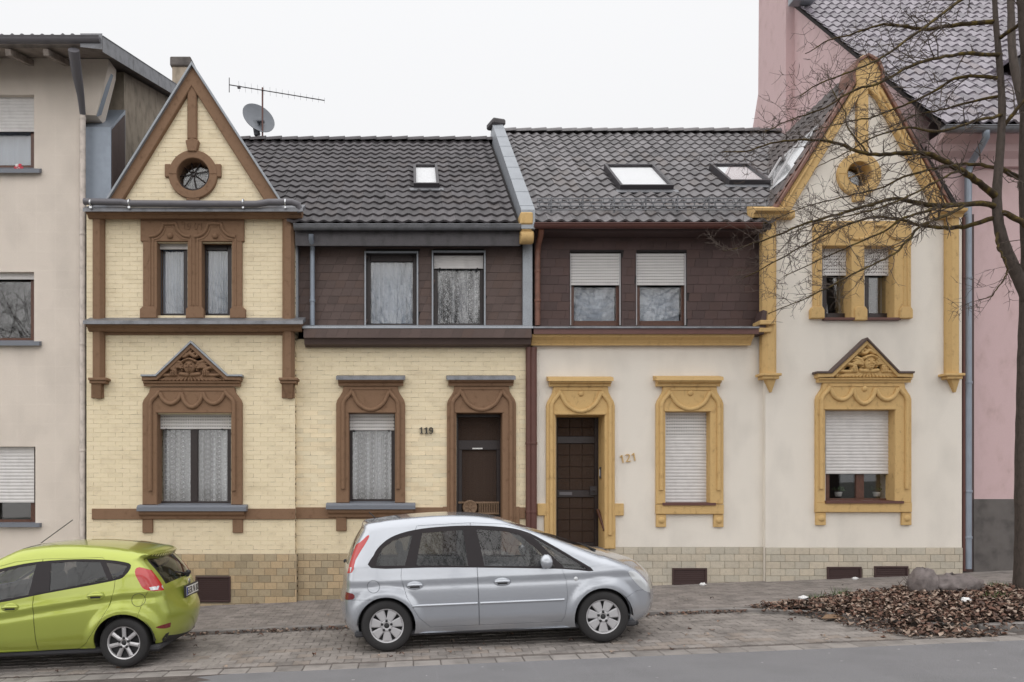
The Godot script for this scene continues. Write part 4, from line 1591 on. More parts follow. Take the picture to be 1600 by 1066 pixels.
	text(h, "house_number", "119", 0.15, M.number_dark, at(666, 673, 0.03), "Droid Serif", 800, 0.03)
	# --- slated upper floor
	slated(wall_s, M.slate_brown, 463, 386, 829, 512, zs, 15.5, 12.4, 4.5, holes_s)
	for k in 2:
		var o: Rect2 = holes_s[k]
		g = Geo.new()
		var f := 0.028
		g.box(Vector3(o.position.x - f, o.position.y, zs), Vector3(o.position.x, o.end.y + f, zs + 0.045), 0.003)
		g.box(Vector3(o.end.x, o.position.y, zs), Vector3(o.end.x + f, o.end.y + f, zs + 0.045), 0.003)
		g.box(Vector3(o.position.x, o.end.y, zs), Vector3(o.end.x, o.end.y + f, zs + 0.044), 0.003)
		add(h, "metal_window_trim", g, M.zinc)
	window(h, 573, 397, 651, 512, zs - 0.09, 1, M.frame_dark, 6, "sheer", 12)
	window(h, 678, 397, 756, 512, zs - 0.09, 1, M.frame_dark, 6, "lace", 5)
	shutter(h, 678, 400, 755, 420, zs - 0.05, 5.0, false)
	# slated apron over the ground floor
	g = Geo.new()
	mould(g, 474, 831, [[-0.3, 509], [0.27, 511], [0.30, 527], [0.23, 529], [0.19, 538], [0.10, 541], [0.08, 543], [-0.1, 543], [-0.3, 520]])
	var apron := add(h, "apron", g, M.slate_brown)
	g = Geo.new()
	mould(g, 472, 833, [[-0.1, 508], [0.29, 510], [0.295, 513], [0.24, 513.6], [-0.1, 511]])
	add(apron, "flashing", g, M.zinc)
	slated(apron, M.slate_brown, 475, 514, 830, 528, 0.292, 16, 14, 5, [])
	# eaves: gutter, fascia, downpipe
	g = Geo.new()
	mould(g, 461, 813, [[-0.12, 360], [0.22, 360], [0.20, 384], [-0.12, 386]])
	add(h, "eaves_fascia", g, M.zinc_old)
	gutter(h, "gutter", M.zinc_dark, a2(459, 0, 0.33).x, a2(813, 0, 0.33).x, 6.48, 0.32, 0.075)
	downpipe(h, M.pipe_blue, [at(486, 366, 0.3), at(486, 374, 0.26), at(488, 384, 0.12), at(488, 392, 0.02), at(488, 509, 0.02)], 0.042, [at(488, 470, 0.02)])
	for e in [[460, 345, 465, 500, 0.06], [817, 380, 832, 511, -0.02]]:
		g = Geo.new()
		slab(g, e[0], e[1], e[2], e[3], -0.1, e[4], 0.003)
		add(h, "corner_flashing", g, M.zinc)
	# rainwater pipe lying along the top of the bay
	g = Geo.new()
	g.pipe([at(131, 315, 0.45), at(190, 316, 0.45), at(200, 318, 0.45), at(400, 319, 0.45), at(420, 316, 0.45), at(456, 316, 0.43), at(466, 320, 0.4), at(469, 332, 0.36)], 0.055, 12)
	var lying := add(h, "lying_pipe", g, M.pipe_grey)
	for x in [142.0, 202.0, 380.0, 446.0]:
		g = Geo.new()
		g.lathe(Transform3D(Basis(Vector3.BACK, PI / 2.0), at(x, 317, 0.45)), [[0.058, -0.012], [0.066, -0.012], [0.066, 0.012], [0.058, 0.012]], 12)
		g.box(at(x - 1, 327, 0.42), at(x + 1, 321, 0.47))
		add(lying, "pipe_clip", g, M.steel)
	# main roof
	var keep := func(c: Vector3) -> bool:
		return c.y > 9.36 - absf(c.x + 3.755) * 1.58 - 0.05
	var roof := small_roof(h, M.roof_dark, -4.75, 1.9, -1.97, 1.9, -4.25, pantile(0.205, 0.42, 0.029, 0.036), 0.205, 0.35, keep)
	roof_window(roof, 648, 268, 682, 299, 644, 687, M.pane)
	# party wall between the roofs, clad in zinc
	g = Geo.new()
	var prof := PackedVector2Array([Vector2(0.36, 6.42), Vector2(0.36, 6.74), Vector2(-4.3, 10.46), Vector2(-9.2, 6.75), Vector2(-9.2, 6.4)])
	g.sweep_x(prof, 1.885, 2.12)
	var party := add(h, "party_wall", g, M.zinc)
	for k in 8:
		var z := 0.2 - k * 0.58
		g = Geo.new()
		var y := 6.74 + (0.36 - z) * 0.7983
		g.block(Transform3D(Basis(Vector3.RIGHT, atan(0.7983)), Vector3(2.0025, y, z)), Vector3(0.128, 0.006, 0.008 if k > 0 else 0.012), 0.002)
		add(party, "seam", g, M.zinc)
	g = Geo.new()
	g.block(Transform3D(Basis(Vector3.UP, 0.3), at(775, 195, -4.25)), Vector3(0.16, 0.07, 0.2), 0.03)
	add(party, "mortared_cap", g, M.roof_dark)
	g = Geo.new()
	slab(g, 813, 331, 833, 350, -0.1, 0.385, 0.02)
	slab(g, 815, 350, 831, 361, -0.1, 0.34, 0.015)
	var cp := at(822.5, 371, 0.24)
	g.lathe(Transform3D(Basis(Vector3.BACK, PI / 2.0), cp), [[0.001, -0.115], [0.10, -0.115], [0.115, -0.09], [0.115, 0.09], [0.10, 0.115], [0.001, 0.115]], 16)
	add(party, "console", g, M.ochre_trim)
	# chimney behind the gable
	g = Geo.new()
	g.box(Vector3(-5.72, 8.2, -5.6), Vector3(-5.3, 12.2, -5.15), 0.01)
	var stack := add(h, "chimney", g, M.old_plaster)
	g = Geo.new()
	g.box(Vector3(-5.76, 12.2, -5.65), Vector3(-5.26, 12.42, -5.1), 0.02)
	add(stack, "chimney_cap", g, M.grey_plaster)

func sill(house: Node3D, top: Material, under: Material, l: float, r: float, y: float, zw: float, fl: float, fr: float) -> void:
	var s := holder(house, "window_sill")
	var g := Geo.new()
	mould(g, l, r, [[zw - 0.2, y - 3], [zw + 0.14, y + 1], [zw + 0.15, y + 3], [zw + 0.18, y + 4], [zw + 0.18, y + 10], [zw - 0.02, y + 10]])
	add(s, "slab", g, top)
	g = Geo.new()
	mould(g, l + 3, r - 3, [[zw - 0.02, y + 10.2], [zw + 0.14, y + 10.2], [zw + 0.13, y + 15], [zw + 0.08, y + 18], [zw + 0.07, y + 22], [zw - 0.02, y + 22]])
	add(s, "moulding", g, under)
	for x in [[fl, fl + 16], [fr - 16, fr]]:
		g = Geo.new()
		slab(g, x[0], y + 22, x[1], y + 44, zw - 0.02, zw + 0.05, 0.008)
		add(s, "bracket", g, under)

func brown_door(h: Node3D) -> void:
	var d := holder(h, "door")
	var z := -0.26
	var g := Geo.new()
	slab(g, 706, 640, 716, 870, z - 0.08, z + 0.02, 0.004)
	slab(g, 782, 640, 794, 870, z - 0.08, z + 0.02, 0.004)
	slab(g, 716, 640, 782, 652, z - 0.08, z + 0.018, 0.004)
	slab(g, 716, 688, 782, 703, z - 0.08, z + 0.016, 0.004)
	slab(g, 716, 812, 782, 870, z - 0.08, z + 0.01, 0.004)
	slab(g, 716, 703, 722, 812, z - 0.08, z + 0.012, 0.004)
	slab(g, 776, 703, 782, 812, z - 0.08, z + 0.012, 0.004)
	add(d, "frame", g, M.frame_dark)
	for s in [[716, 652, 782, 688], [722, 703, 776, 812]]:
		g = Geo.new()
		slab(g, s[0], s[1], s[2], s[3], z - 0.05, z - 0.03, 0.0)
		add(d, "pane", g, M.door_glass)
	g = Geo.new()
	slab(g, 738, 700, 754, 702, z, z + 0.022, 0.0)
	add(d, "small_nameplate", g, M.plate_white)
	# carved wooden rail across the foot of the glass
	var c := at(734, 793, z + 0.05)
	g = Geo.new()
	g.lathe(Transform3D(Basis(Vector3.RIGHT, PI / 2.0), c), [[0.001, 0.03], [0.09, 0.03], [0.10, 0.045], [0.12, 0.045], [0.13, 0.03], [0.13, -0.02]], 24)
	for k in 6:
		var a := TAU * k / 6.0
		g.pipe([c + Vector3(0, 0, 0.03), c + Vector3(cos(a) * 0.1, sin(a) * 0.1, 0.03)], 0.014, 6)
	add(d, "medallion", g, M.carved_wood)
	g = Geo.new()
	slab(g, 716, 784, 780, 787, z + 0.01, z + 0.05, 0.003)
	slab(g, 716, 801, 780, 804, z + 0.01, z + 0.05, 0.003)
	add(d, "rail", g, M.carved_wood)
	for k in 12:
		g = Geo.new()
		slab(g, 748 + k * 2.7, 787, 749.6 + k * 2.7, 801, z + 0.015, z + 0.045, 0.003)
		add(d, "baluster", g, M.carved_wood)
	g = Geo.new()
	slab(g, 706, 862, 794, 880, -0.42, 0.10, 0.01)
	add(h, "door_step", g, M.kerb_stone)

# ---------------------------------------------------------------- the cream plaster house, number 121
func build_cream_house() -> void:
	var h := thing("plaster_house", "cream plaster house with ochre trim, tiled plinth and number 121", "house", Vector3.ZERO)
	var zr := 0.10
	var low := -0.4
	shell(h, 2.12, 9.58, 6.55, -0.45, -9.9, M.room_wall)
	var g := Geo.new()
	var holes := [hole(868, 648, 945, 858, 0.0), hole(1040, 643, 1110, 788, 0.0)]
	pierced(g, Vector2(a2(833, 0).x, low), a2(1196, 525), holes, 0.0, 0.42)
	add(h, "wall", g, M.cream_plaster)
	var holes_r := [hole(1290, 640, 1399, 786, zr), hole(1285, 384, 1331, 497, zr), hole(1351, 384, 1398, 497, zr)]
	g = Geo.new()
	var p := a2(1196, 0, zr)
	var q := a2(1503, 330, zr)
	pierced(g, Vector2(p.x, low), q, holes_r, zr, 0.42)
	g.box(Vector3(p.x, low, -0.3), Vector3(p.x + 0.02, q.y, zr - 0.001))
	g.box(Vector3(q.x - 0.02, low, -0.3), Vector3(q.x, q.y, zr - 0.001))
	for side in [-1, 1]:
		var xx := 1218.0 if side < 0 else 1486.0
		g.prism(polys([[xx, 331], [1344, 331], [1344, 294], [1344 + 22 * side, 294], [1344 + 22 * side, 250], [1344, 250], [1357, 95]], zr), zr - 0.3, zr, 0.0, true)
	add(h, "wall", g, M.cream_plaster)
	# plinth of long cream tiles
	var base_y := a2(0, 855).y
	g = Geo.new()
	var xm := p.x
	var x0 := a2(833, 0).x
	var doorway := hole(867, 645, 946, 900, 0.0)
	pierced(g, Vector2(x0, low), Vector2(xm, base_y), [doorway], 0.018, 0.1)
	g.box(Vector3(xm, low, zr - 0.02), Vector3(q.x, base_y - 0.003, zr + 0.018))
	var plinth := add(h, "plinth", g, M.tile_joint)
	coursed(plinth, "plinth_tile", M.tile_cream, Vector2(xm - 0.25 * 15, base_y - 0.1215 * 6), Vector2(xm, base_y), 0.018, 0.25, 0.1215, 0.005, 0.008, [doorway, hole(1052, 893, 1104, 918, 0.0)], 150, func(_y): return [x0, xm], 0.07, 0.33)
	coursed(plinth, "plinth_tile", M.tile_cream, Vector2(xm, base_y - 0.1215 * 5), Vector2(q.x, base_y), zr + 0.018, 0.25, 0.1215, 0.005, 0.008, [hole(1293, 891, 1347, 908, zr), hole(1367, 891, 1420, 905, zr)], 150, null, 0.07, 0.33)
	cellar_vent(h, 1051, 888, 1105, 914, 0.03, M.vent_iron)
	cellar_vent(h, 1293, 886, 1347, 906, zr + 0.03, M.vent_iron)
	cellar_vent(h, 1367, 885, 1420, 903, zr + 0.03, M.vent_iron)
	# door
	surround(h, M.ochre_trim, 854, 961, 604, 858, 868, 648, 945, 634, 11, 0.0, 1, true)
	hood(h, M.ochre_trim, M.ochre_trim, 857, 959, 590, 604, 0.0)
	for e in [[840, 787, 868, 806], [945.5, 787, 975, 806], [851, 806, 868, 858], [945.5, 806, 962, 858]]:
		g = Geo.new()
		slab(g, e[0], e[1], e[2], e[3], -0.02, 0.055 if e[1] < 800 else 0.06, 0.008)
		add(h, "door_plinth_block", g, M.ochre_trim)
	g = Geo.new()   # deep painted reveals
	var r0 := a2(868, 858)
	var r1 := a2(945, 648)
	g.box(Vector3(r1.x - 0.012, r0.y, -0.42), Vector3(r1.x - 0.002, r1.y, -0.001))
	g.box(Vector3(r0.x + 0.002, r0.y, -0.42), Vector3(r0.x + 0.012, r1.y, -0.001))
	g.box(Vector3(r0.x + 0.012, r1.y - 0.012, -0.42), Vector3(r1.x - 0.012, r1.y - 0.002, -0.001))
	add(h, "door_reveal", g, M.ochre_trim)
	glazed_door(h)
	text(h, "house_number", "121", 0.19, M.ochre_trim, at(981.5, 716, 0.02), "Droid Sans", 500, 0.02).rotation.z = 0.17
	# small window
	surround(h, M.ochre_trim, 1026, 1131, 604, 788, 1040, 643, 1110, 632, 11, 0.0, 1, true)
	hood(h, M.ochre_trim, M.ochre_trim, 1026, 1131, 589, 604, 0.0)
	window(h, 1040, 643, 1110, 787, -0.16, 1, M.frame_brown, 5)
	shutter(h, 1040, 643, 1108, 786, -0.11, 5.2, true, false, 0.7)
	ochre_sill(h, 1026, 1131, 1036, 1119, 786, 0.0)
	# large window under the carved pediment
	var carved := relief(1.04, 0.52)
	surround(h, M.ochre_trim, 1276, 1425, 598, 786, 1290, 640, 1399, 624, 11, zr, 3, true)
	pediment(h, M.ochre_trim, M.slate_brown, [1356, 531], 1279, 1428, 583, 598, zr, carved)
	window(h, 1290, 640, 1399, 786, zr - 0.17, 2, M.frame_brown, 6.5)
	shutter(h, 1291, 641, 1398, 741, zr - 0.12, 5.0, false, false)
	ochre_sill(h, 1276, 1425, 1291, 1413, 783, zr)
	# upper pair
	g = Geo.new()
	var zf := zr + 0.06
	slab(g, 1272, 345, 1425, 384, zr - 0.3, zf, 0.008)
	slab(g, 1272, 384, 1285, 497, zr - 0.3, zf - 0.002, 0.008)
	slab(g, 1331, 384, 1351, 497, zr - 0.3, zf - 0.002, 0.008)
	slab(g, 1398, 384, 1424, 497, zr - 0.3, zf - 0.002, 0.008)
	var head := add(h, "window_surround", g, M.ochre_trim)
	g = Geo.new()
	for s in [[1268, 1289, 497], [1337, 1356, 500], [1407, 1427, 497]]:
		g = Geo.new()
		g.prism(polys([[s[0], s[2]], [s[0], 484], [s[0] + 3, 479], [s[1] - 3, 479], [s[1], 484], [s[1], s[2]]], zf + 0.03), zr - 0.02, zf + 0.03, 0.008)
		add(head, "jamb_foot", g, M.ochre_trim)
	g = Geo.new()
	for cx in [1308.0, 1375.0]:
		var line := []
		for k in [[-32, 374], [-22, 372], [-15, 366], [-11.5, 359], [-10.5, 354], [-9, 353], [9, 353], [10.5, 354], [11.5, 359], [15, 366], [22, 372], [32, 374]]:
			line.append([cx + k[0], k[1]])
		g = Geo.new()
		roll(g, line, zf + 0.002, 0.03, 4)
		add(head, "ogee_moulding", g, M.ochre_trim)
	for x in [1279.0, 1413.0, 1419.0]:
		g = Geo.new()
		roll(g, [[x, 378], [x, 420], [x, 478]], zf - 0.004, 0.02, 2)
		add(head, "roll_moulding", g, M.ochre_trim)
	g = Geo.new()
	slab(g, 1288, 496, 1408, 500, zr - 0.2, zr + 0.07, 0.004)
	add(h, "metal_sill", g, M.pipe_brown)
	for s in [[1285.0, 1331.0], [1351.0, 1398.0]]:
		window(h, s[0], 384, s[1], 497, zr - 0.15, 1, M.frame_dark, 7)
		shutter(h, s[0] + 1, 385, s[1], 431, zr - 0.11, 5.2, true, false)
	# pilasters with hanging finials
	for s in [[1194.0, 1216.0], [1483.0, 1503.0]]:
		var pl := pilaster(h, M.ochre_trim, s[0], s[1], 338, 588, zr)
		g = Geo.new()
		slab(g, s[0] - 5, 583, s[1] + 6, 587, zr - 0.03, zr + 0.19, 0.006)
		slab(g, s[0] - 2, 587, s[1] + 2, 592, zr - 0.03, zr + 0.16, 0.006)
		var a := at(s[0] + 4, 592, zr + 0.12)
		var b := at(s[1] - 3, 592, zr + 0.12)
		var tip := at((s[0] + s[1]) / 2.0, 613, zr + 0.05)
		cone_block(g, tip.x - 0.008, tip.x + 0.008, tip.y, zr + 0.05, a.x, b.x, a.y, zr + 0.12, zr - 0.01)
		add(pl, "finial", g, M.ochre_trim)
		g = Geo.new()
		mould(g, s[0] - 12, s[1] + (20 if s[0] < 1300 else 10), [[zr - 0.1, 323], [zr + 0.27, 325], [zr + 0.26, 329], [zr + 0.17, 334], [zr + 0.15, 340], [zr - 0.1, 340]])
		add(pl, "capital", g, M.ochre_trim)
	for e in [[1216, 1243], [1460, 1484]]:
		g = Geo.new()
		slab(g, e[0], 328, e[1], 340, zr - 0.02, zr + 0.12, 0.01)
		add(h, "cornice_return", g, M.ochre_trim)
	# gable with a rounded head
	g = Geo.new()
	var arc := circle(1358, 105, 21, 0, 180, 14)
	g.prism(polys([[1489, 329], [1377, 128], [1379, 118]] + arc + [[1337, 118], [1339, 132], [1213, 329], [1236, 329], [1342, 152], [1358, 138], [1372, 152], [1465, 329]], zr + 0.09), zr - 0.3, zr + 0.09, 0.012)
	var rake := add(h, "raking_band", g, M.ochre_trim)
	for e in [[[1482, 329], [1430, 236], [1376, 142]], [[1473, 329], [1424, 243], [1371, 148]], [[1220, 329], [1275, 240], [1338, 140]]]:
		g = Geo.new()
		roll(g, e, zr + 0.093, 0.028, 4)
		add(rake, "roll_moulding", g, M.ochre_trim)
	g = Geo.new()   # dark tile edge over the band
	g.prism(polys([[1494, 329], [1383, 128], [1383, 110], [1376, 92], [1358, 82], [1340, 92], [1333, 110], [1333, 128], [1209, 329], [1213, 329], [1338, 129], [1337, 111], [1343, 96], [1358, 86.5], [1373, 96], [1379, 111], [1378, 129], [1489.5, 329]], zr + 0.14), zr - 0.3, zr + 0.14, 0.004)
	add(rake, "verge_edge", g, M.pipe_copper)
	g = Geo.new()
	g.prism(polys([[1340, 243], [1340, 140], [1349, 131], [1358, 140], [1358, 243]], zr + 0.07), zr - 0.02, zr + 0.07, 0.016)
	slab(g, 1334, 300, 1352, 314, zr - 0.02, zr + 0.06, 0.008)
	add(h, "gable_shaft", g, M.ochre_trim)
	round_ring(h, M.ochre_trim, 1344, 272, 20, 34, zr)
	spoked_window(h, 1343, 272, 20.5, zr - 0.12, 4, M.ochre_trim, false)
	# roof of the bay with its long glazed strip on the left slope
	var ap := a2(1357, 90, zr)
	var sl := 1.62
	var bay := holder(h, "bay_roof")
	g = Geo.new()
	var apex := Vector3(ap.x, ap.y - 0.02, zr + 0.0)
	for s in [-1.0, 1.0]:
		var foot := apex + Vector3(s * 1.57, -1.57 * sl, 0)
		sheet(g, apex, foot, foot + Vector3(0, 0, -4.4), apex + Vector3(0, 0, -4.4), 0.06 * s)
	add(bay, "roof_boarding", g, M.roof_under)
	var dn := Vector3(-1, -sl, 0).normalized()
	var nrm := Vector3(-sl, 1, 0).normalized()
	var tile := pantile(0.205, 0.40, 0.036, 0.03)
	var glazed := [Vector3(0, 0, 0)]
	var above := func(c: Vector3) -> bool:
		return c.y > 6.53 + (0.28 - c.z) * PITCH - 0.05
	var corner := apex + dn * 2.95
	var low_edge := on_plane(1200, 301, apex, nrm)
	var top_edge := on_plane(1283, 197, apex, nrm)
	var keep_bay := func(c: Vector3) -> bool:
		if c.y > low_edge.y - 0.02 and c.y < top_edge.y + 0.0 and c.z < -0.28 and c.z > -3.2:
			return false
		return above.call(c)
	tiled(bay, tile, shade_of(M.roof_dark, 1.2, 0.1), Vector3(corner.x, corner.y, corner.z - 4.3), Vector3(0, 0, 1), dn, 21, 9, 0.205, 0.33, keep_bay, 0)
	var strip_light := holder(h, "glazed_strip")
	var ga := apex + dn * ((apex.y - top_edge.y) / absf(dn.y)) + nrm * 0.04
	var gb := apex + dn * ((apex.y - low_edge.y) / absf(dn.y)) + nrm * 0.04
	for k in 4:
		var za := -0.3 - k * 0.7
		var zb := za - 0.66
		g = Geo.new()
		for dz in [0.0, 0.02]:
			g.quad(Vector3(gb.x, gb.y, za) + nrm * dz, Vector3(ga.x, ga.y, za) + nrm * dz, Vector3(ga.x, ga.y, zb) + nrm * dz, Vector3(gb.x, gb.y, zb) + nrm * dz)
		add(strip_light, "pane", g, M.pane)
		g = Geo.new()
		g.pipe([Vector3(gb.x, gb.y, zb - 0.02) + nrm * 0.02, Vector3(ga.x, ga.y, zb - 0.02) + nrm * 0.02], 0.022, 6)
		add(strip_light, "glazing_bar", g, M.frame_pale)
	g = Geo.new()
	sheet(g, gb - nrm * 0.03 + Vector3(0, 0, -0.3), ga - nrm * 0.03 + Vector3(0, 0, -0.3), ga - nrm * 0.03 + Vector3(0, 0, -3.1), gb - nrm * 0.03 + Vector3(0, 0, -3.1), 0.01)
	add(strip_light, "blind", g, M.blind_white)
	# slated upper floor
	var zs := -0.10
	g = Geo.new()
	var holes_s := [hole(890, 393, 971, 509, zs), hole(993, 393, 1073, 509, zs)]
	pierced(g, a2(834, 514, zs), a2(1197, 354, zs), holes_s, zs, 0.35)
	var wall_s := add(h, "slate_wall", g, M.roof_under)
	slated(wall_s, M.slate_maroon, 835, 362, 1196, 512, zs, 20, 13.6, 2.0, holes_s)
	for s in [[890.0, 970.0], [993.0, 1072.0]]:
		window(h, s[0], 394, s[1], 509, zs - 0.1, 1, M.frame_brown, 7, "swag half")
		shutter(h, s[0] + 1, 396, s[1] - 1, 446, zs - 0.05, 4.6, true, false)
		for e in [s[0] + 1, s[1] - 1.5]:
			g = Geo.new()
			slab(g, e, 396, e + 1.5, 508, zs - 0.07, zs - 0.02, 0.0)
			add(h, "shutter_rail", g, M.frame_pale)
	g = Geo.new()
	mould(g, 834, 1186, [[-0.2, 511], [0.26, 512], [0.27, 522], [-0.2, 522]])
	var apron := add(h, "apron", g, M.pipe_brown)
	g = Geo.new()
	mould(g, 832, 1187, [[-0.1, 509.5], [0.28, 510.5], [0.285, 513], [-0.1, 511.5]])
	add(apron, "flashing", g, M.zinc_dark)
	g = Geo.new()
	mould(g, 832, 1179, [[-0.1, 522.3], [0.23, 522.3], [0.22, 526], [0.14, 532], [0.10, 537], [0.09, 540], [-0.1, 540]])
	add(h, "ochre_cornice", g, M.ochre_trim)
	g = Geo.new()
	g.prism(polys([[1180, 522], [1180, 512], [1187, 508], [1193, 484], [1199, 486], [1197, 512], [1194, 522]], 0.25), 0.0, 0.25, 0.01)
	add(h, "stepped_bracket", g, M.slate_maroon)
	for e in [[1188, 500, 1212, 507, 0.2], [1186, 512, 1206, 519, 0.17]]:
		g = Geo.new()
		slab(g, e[0], e[1], e[2], e[3], 0.0, zr + e[4], 0.01)
		add(h, "small_cornice", g, M.ochre_trim)
	# eaves
	g = Geo.new()
	mould(g, 836, 1188, [[-0.12, 356], [0.24, 356], [0.22, 362], [-0.10, 372]])
	add(h, "eaves_soffit", g, M.slate_maroon)
	gutter(h, "gutter", M.pipe_brown, a2(834, 0, 0.33).x, a2(1190, 0, 0.33).x, 6.50, 0.33, 0.075)
	downpipe(h, M.pipe_copper, [at(846, 358, 0.3), at(845, 368, 0.22), at(841, 384, 0.05), at(840, 396, 0.0), at(840, 509, 0.0)], 0.048, [at(840, 424, 0.0), at(840, 470, 0.0)])
	for s in [[826.0, 0.05], [833.5, 0.06]]:
		downpipe(h, M.pipe_brown, [at(s[0], 543, 0.06), at(s[0], 852, 0.06)], s[1], [at(s[0], 693, 0.06), at(s[0], 800, 0.06)])
	var keep := func(c: Vector3) -> bool:
		var hidden := c.y < 9.45 - absf(c.x - ap.x) * sl - 0.1 and c.x > 6.2
		return not hidden
	var roof := small_roof(h, M.roof_grey, 2.13, 9.0, 2.13, 6.16, -4.93, pantile(0.215, 0.43, 0.041, 0.034), 0.215, 0.36, keep)
	roof_window(roof, 945, 268, 1023, 302, 965, 1047, M.pane)
	roof_window(roof, 1112, 267, 1172, 294, 1132, 1196, M.pane)
	# snow guard
	var guard := holder(roof, "snow_guard")
	var sx0 := roof_point(836, 330).x
	var sx1 := roof_point(1186, 330).x
	var n := Vector3(0, 1, PITCH).normalized()
	var lowp := roof_point(900, 336)
	lowp.x = 0.0
	var up := Vector3(0, 1, 0)
	g = Geo.new()
	for k in 4:
		var o := lowp + n * 0.07 + up * (0.02 + 0.065 * k)
		g.pipe([o + Vector3(sx0, 0, 0), o + Vector3(sx1, 0, 0)], 0.012, 5)
	var x := sx0
	while x < sx1:
		g.pipe([lowp + n * 0.07 + Vector3(x, 0.02, 0), lowp + n * 0.07 + Vector3(x + 0.09, 0.215, 0)], 0.008, 4)
		g.pipe([lowp + n * 0.07 + Vector3(x + 0.09, 0.02, 0), lowp + n * 0.07 + Vector3(x, 0.215, 0)], 0.008, 4)
		x += 0.18
	add(guard, "grille", g, M.zinc_dark)
	x = sx0 + 0.25
	while x < sx1:
		g = Geo.new()
		g.pipe([lowp + Vector3(x, 0.0, 0) + n * 0.02, lowp + Vector3(x, 0.24, 0) + n * 0.09], 0.014, 6)
		g.pipe([lowp + Vector3(x, 0.2, 0) + n * 0.08, lowp + Vector3(x, 0.22, -0.28) + n * 0.05], 0.012, 6)
		add(guard, "bracket", g, M.zinc_dark)
		x += 0.55

func ochre_sill(h: Node3D, ol: float, orr: float, l: float, r: float, y: float, zw: float) -> void:
	var s := holder(h, "window_sill")
	var g := Geo.new()
	mould(g, ol, orr, [[zw - 0.02, y + 2.5], [zw + 0.075, y + 2.5], [zw + 0.075, y + 17], [zw + 0.05, y + 18], [zw - 0.02, y + 18]])
	add(s, "apron", g, M.ochre_trim)
	g = Geo.new()
	mould(g, l, r, [[zw - 0.2, y - 2], [zw + 0.10, y], [zw + 0.10, y + 4], [zw - 0.02, y + 4]])
	add(s, "slab", g, M.pipe_brown)
	for x in [[ol, ol + 15], [orr - 15, orr]]:
		g = Geo.new()
		slab(g, x[0], y + 18.2, x[1], y + 38, zw - 0.02, zw + 0.05, 0.008)
		var c := at((x[0] + x[1]) / 2.0, y + 27, zw + 0.045)
		g.lathe(Transform3D(Basis(Vector3.RIGHT, PI / 2.0), c), [[0.06, 0.0], [0.05, 0.02], [0.03, 0.03], [0.001, 0.034]], 14)
		add(s, "bracket", g, M.ochre_trim)

func glazed_door(h: Node3D) -> void:
	var d := holder(h, "door")
	var z := -0.40
	var g := Geo.new()
	var l := 864.0
	var r := 936.0
	slab(g, l - 8, 646, l + 7, 862, z - 0.08, z, 0.004)
	slab(g, r - 7, 646, r + 10, 862, z - 0.08, z, 0.004)
	slab(g, l + 7, 646, r - 7, 654, z - 0.08, z - 0.002, 0.004)
	slab(g, l + 7, 682, r - 7, 693, z - 0.08, z - 0.002, 0.004)
	slab(g, l + 7, 766, r - 7, 777, z - 0.08, z - 0.002, 0.004)
	slab(g, l + 7, 848, r - 7, 862, z - 0.08, z - 0.002, 0.004)
	add(d, "frame", g, M.frame_dark)
	for s in [[654, 682, 2], [693, 766, 4], [777, 848, 4]]:   # small patterned panes in three columns
		for i in 3:
			for j in int(s[2]):
				g = Geo.new()
				var a := l + 7 + (r - l - 14) * i / 3.0
				var b := l + 7 + (r - l - 14) * (i + 1) / 3.0
				var t := lerpf(s[0], s[1], j / float(s[2]))
				var u := lerpf(s[0], s[1], (j + 1) / float(s[2]))
				slab(g, a + 0.25, t + 0.25, b - 0.25, u - 0.25, z - 0.06, z - 0.03, 0.003)
				add(d, "pane", g, M.door_glass)
	g = Geo.new()
	slab(g, l + 10, 769, l + 30, 774, z, z + 0.012, 0.003)
	add(d, "letter_flap", g, M.pipe_grey)
	g = Geo.new()
	slab(g, r - 14, 760, r - 3, 774, z, z + 0.02, 0.005)
	g.pipe([at(r - 7, 768, z + 0.02), at(r - 7, 768, z + 0.07), at(r - 14, 768, z + 0.07)], 0.012, 6)
	add(d, "handle", g, M.dark_metal)
	g = Geo.new()
	var k := at(938, 739, -0.2)
	g.box(k + Vector3(-0.01, -0.1, -0.03), k + Vector3(0.03, 0.1, 0.03), 0.006)
	var bell := add(h, "door_intercom", g, M.dark_metal)
	g = Geo.new()
	g.box(k + Vector3(-0.016, -0.06, -0.02), k + Vector3(-0.009, 0.06, 0.02), 0.001)
	add(bell, "button_panel", g, M.plate_white)
	g = Geo.new()
	var a := at(934, 797, -0.28)
	var b := at(945, 829, 0.03)
	g.tube(PackedVector3Array([a, b]), PackedFloat32Array([0.03, 0.03]), 8, true, 1.0)
	add(h, "handrail", g, M.frame_brown)
	g = Geo.new()
	slab(g, 866, 857, 948, 925, -0.5, 0.035, 0.008)
	add(h, "door_step", g, M.kerb_stone)

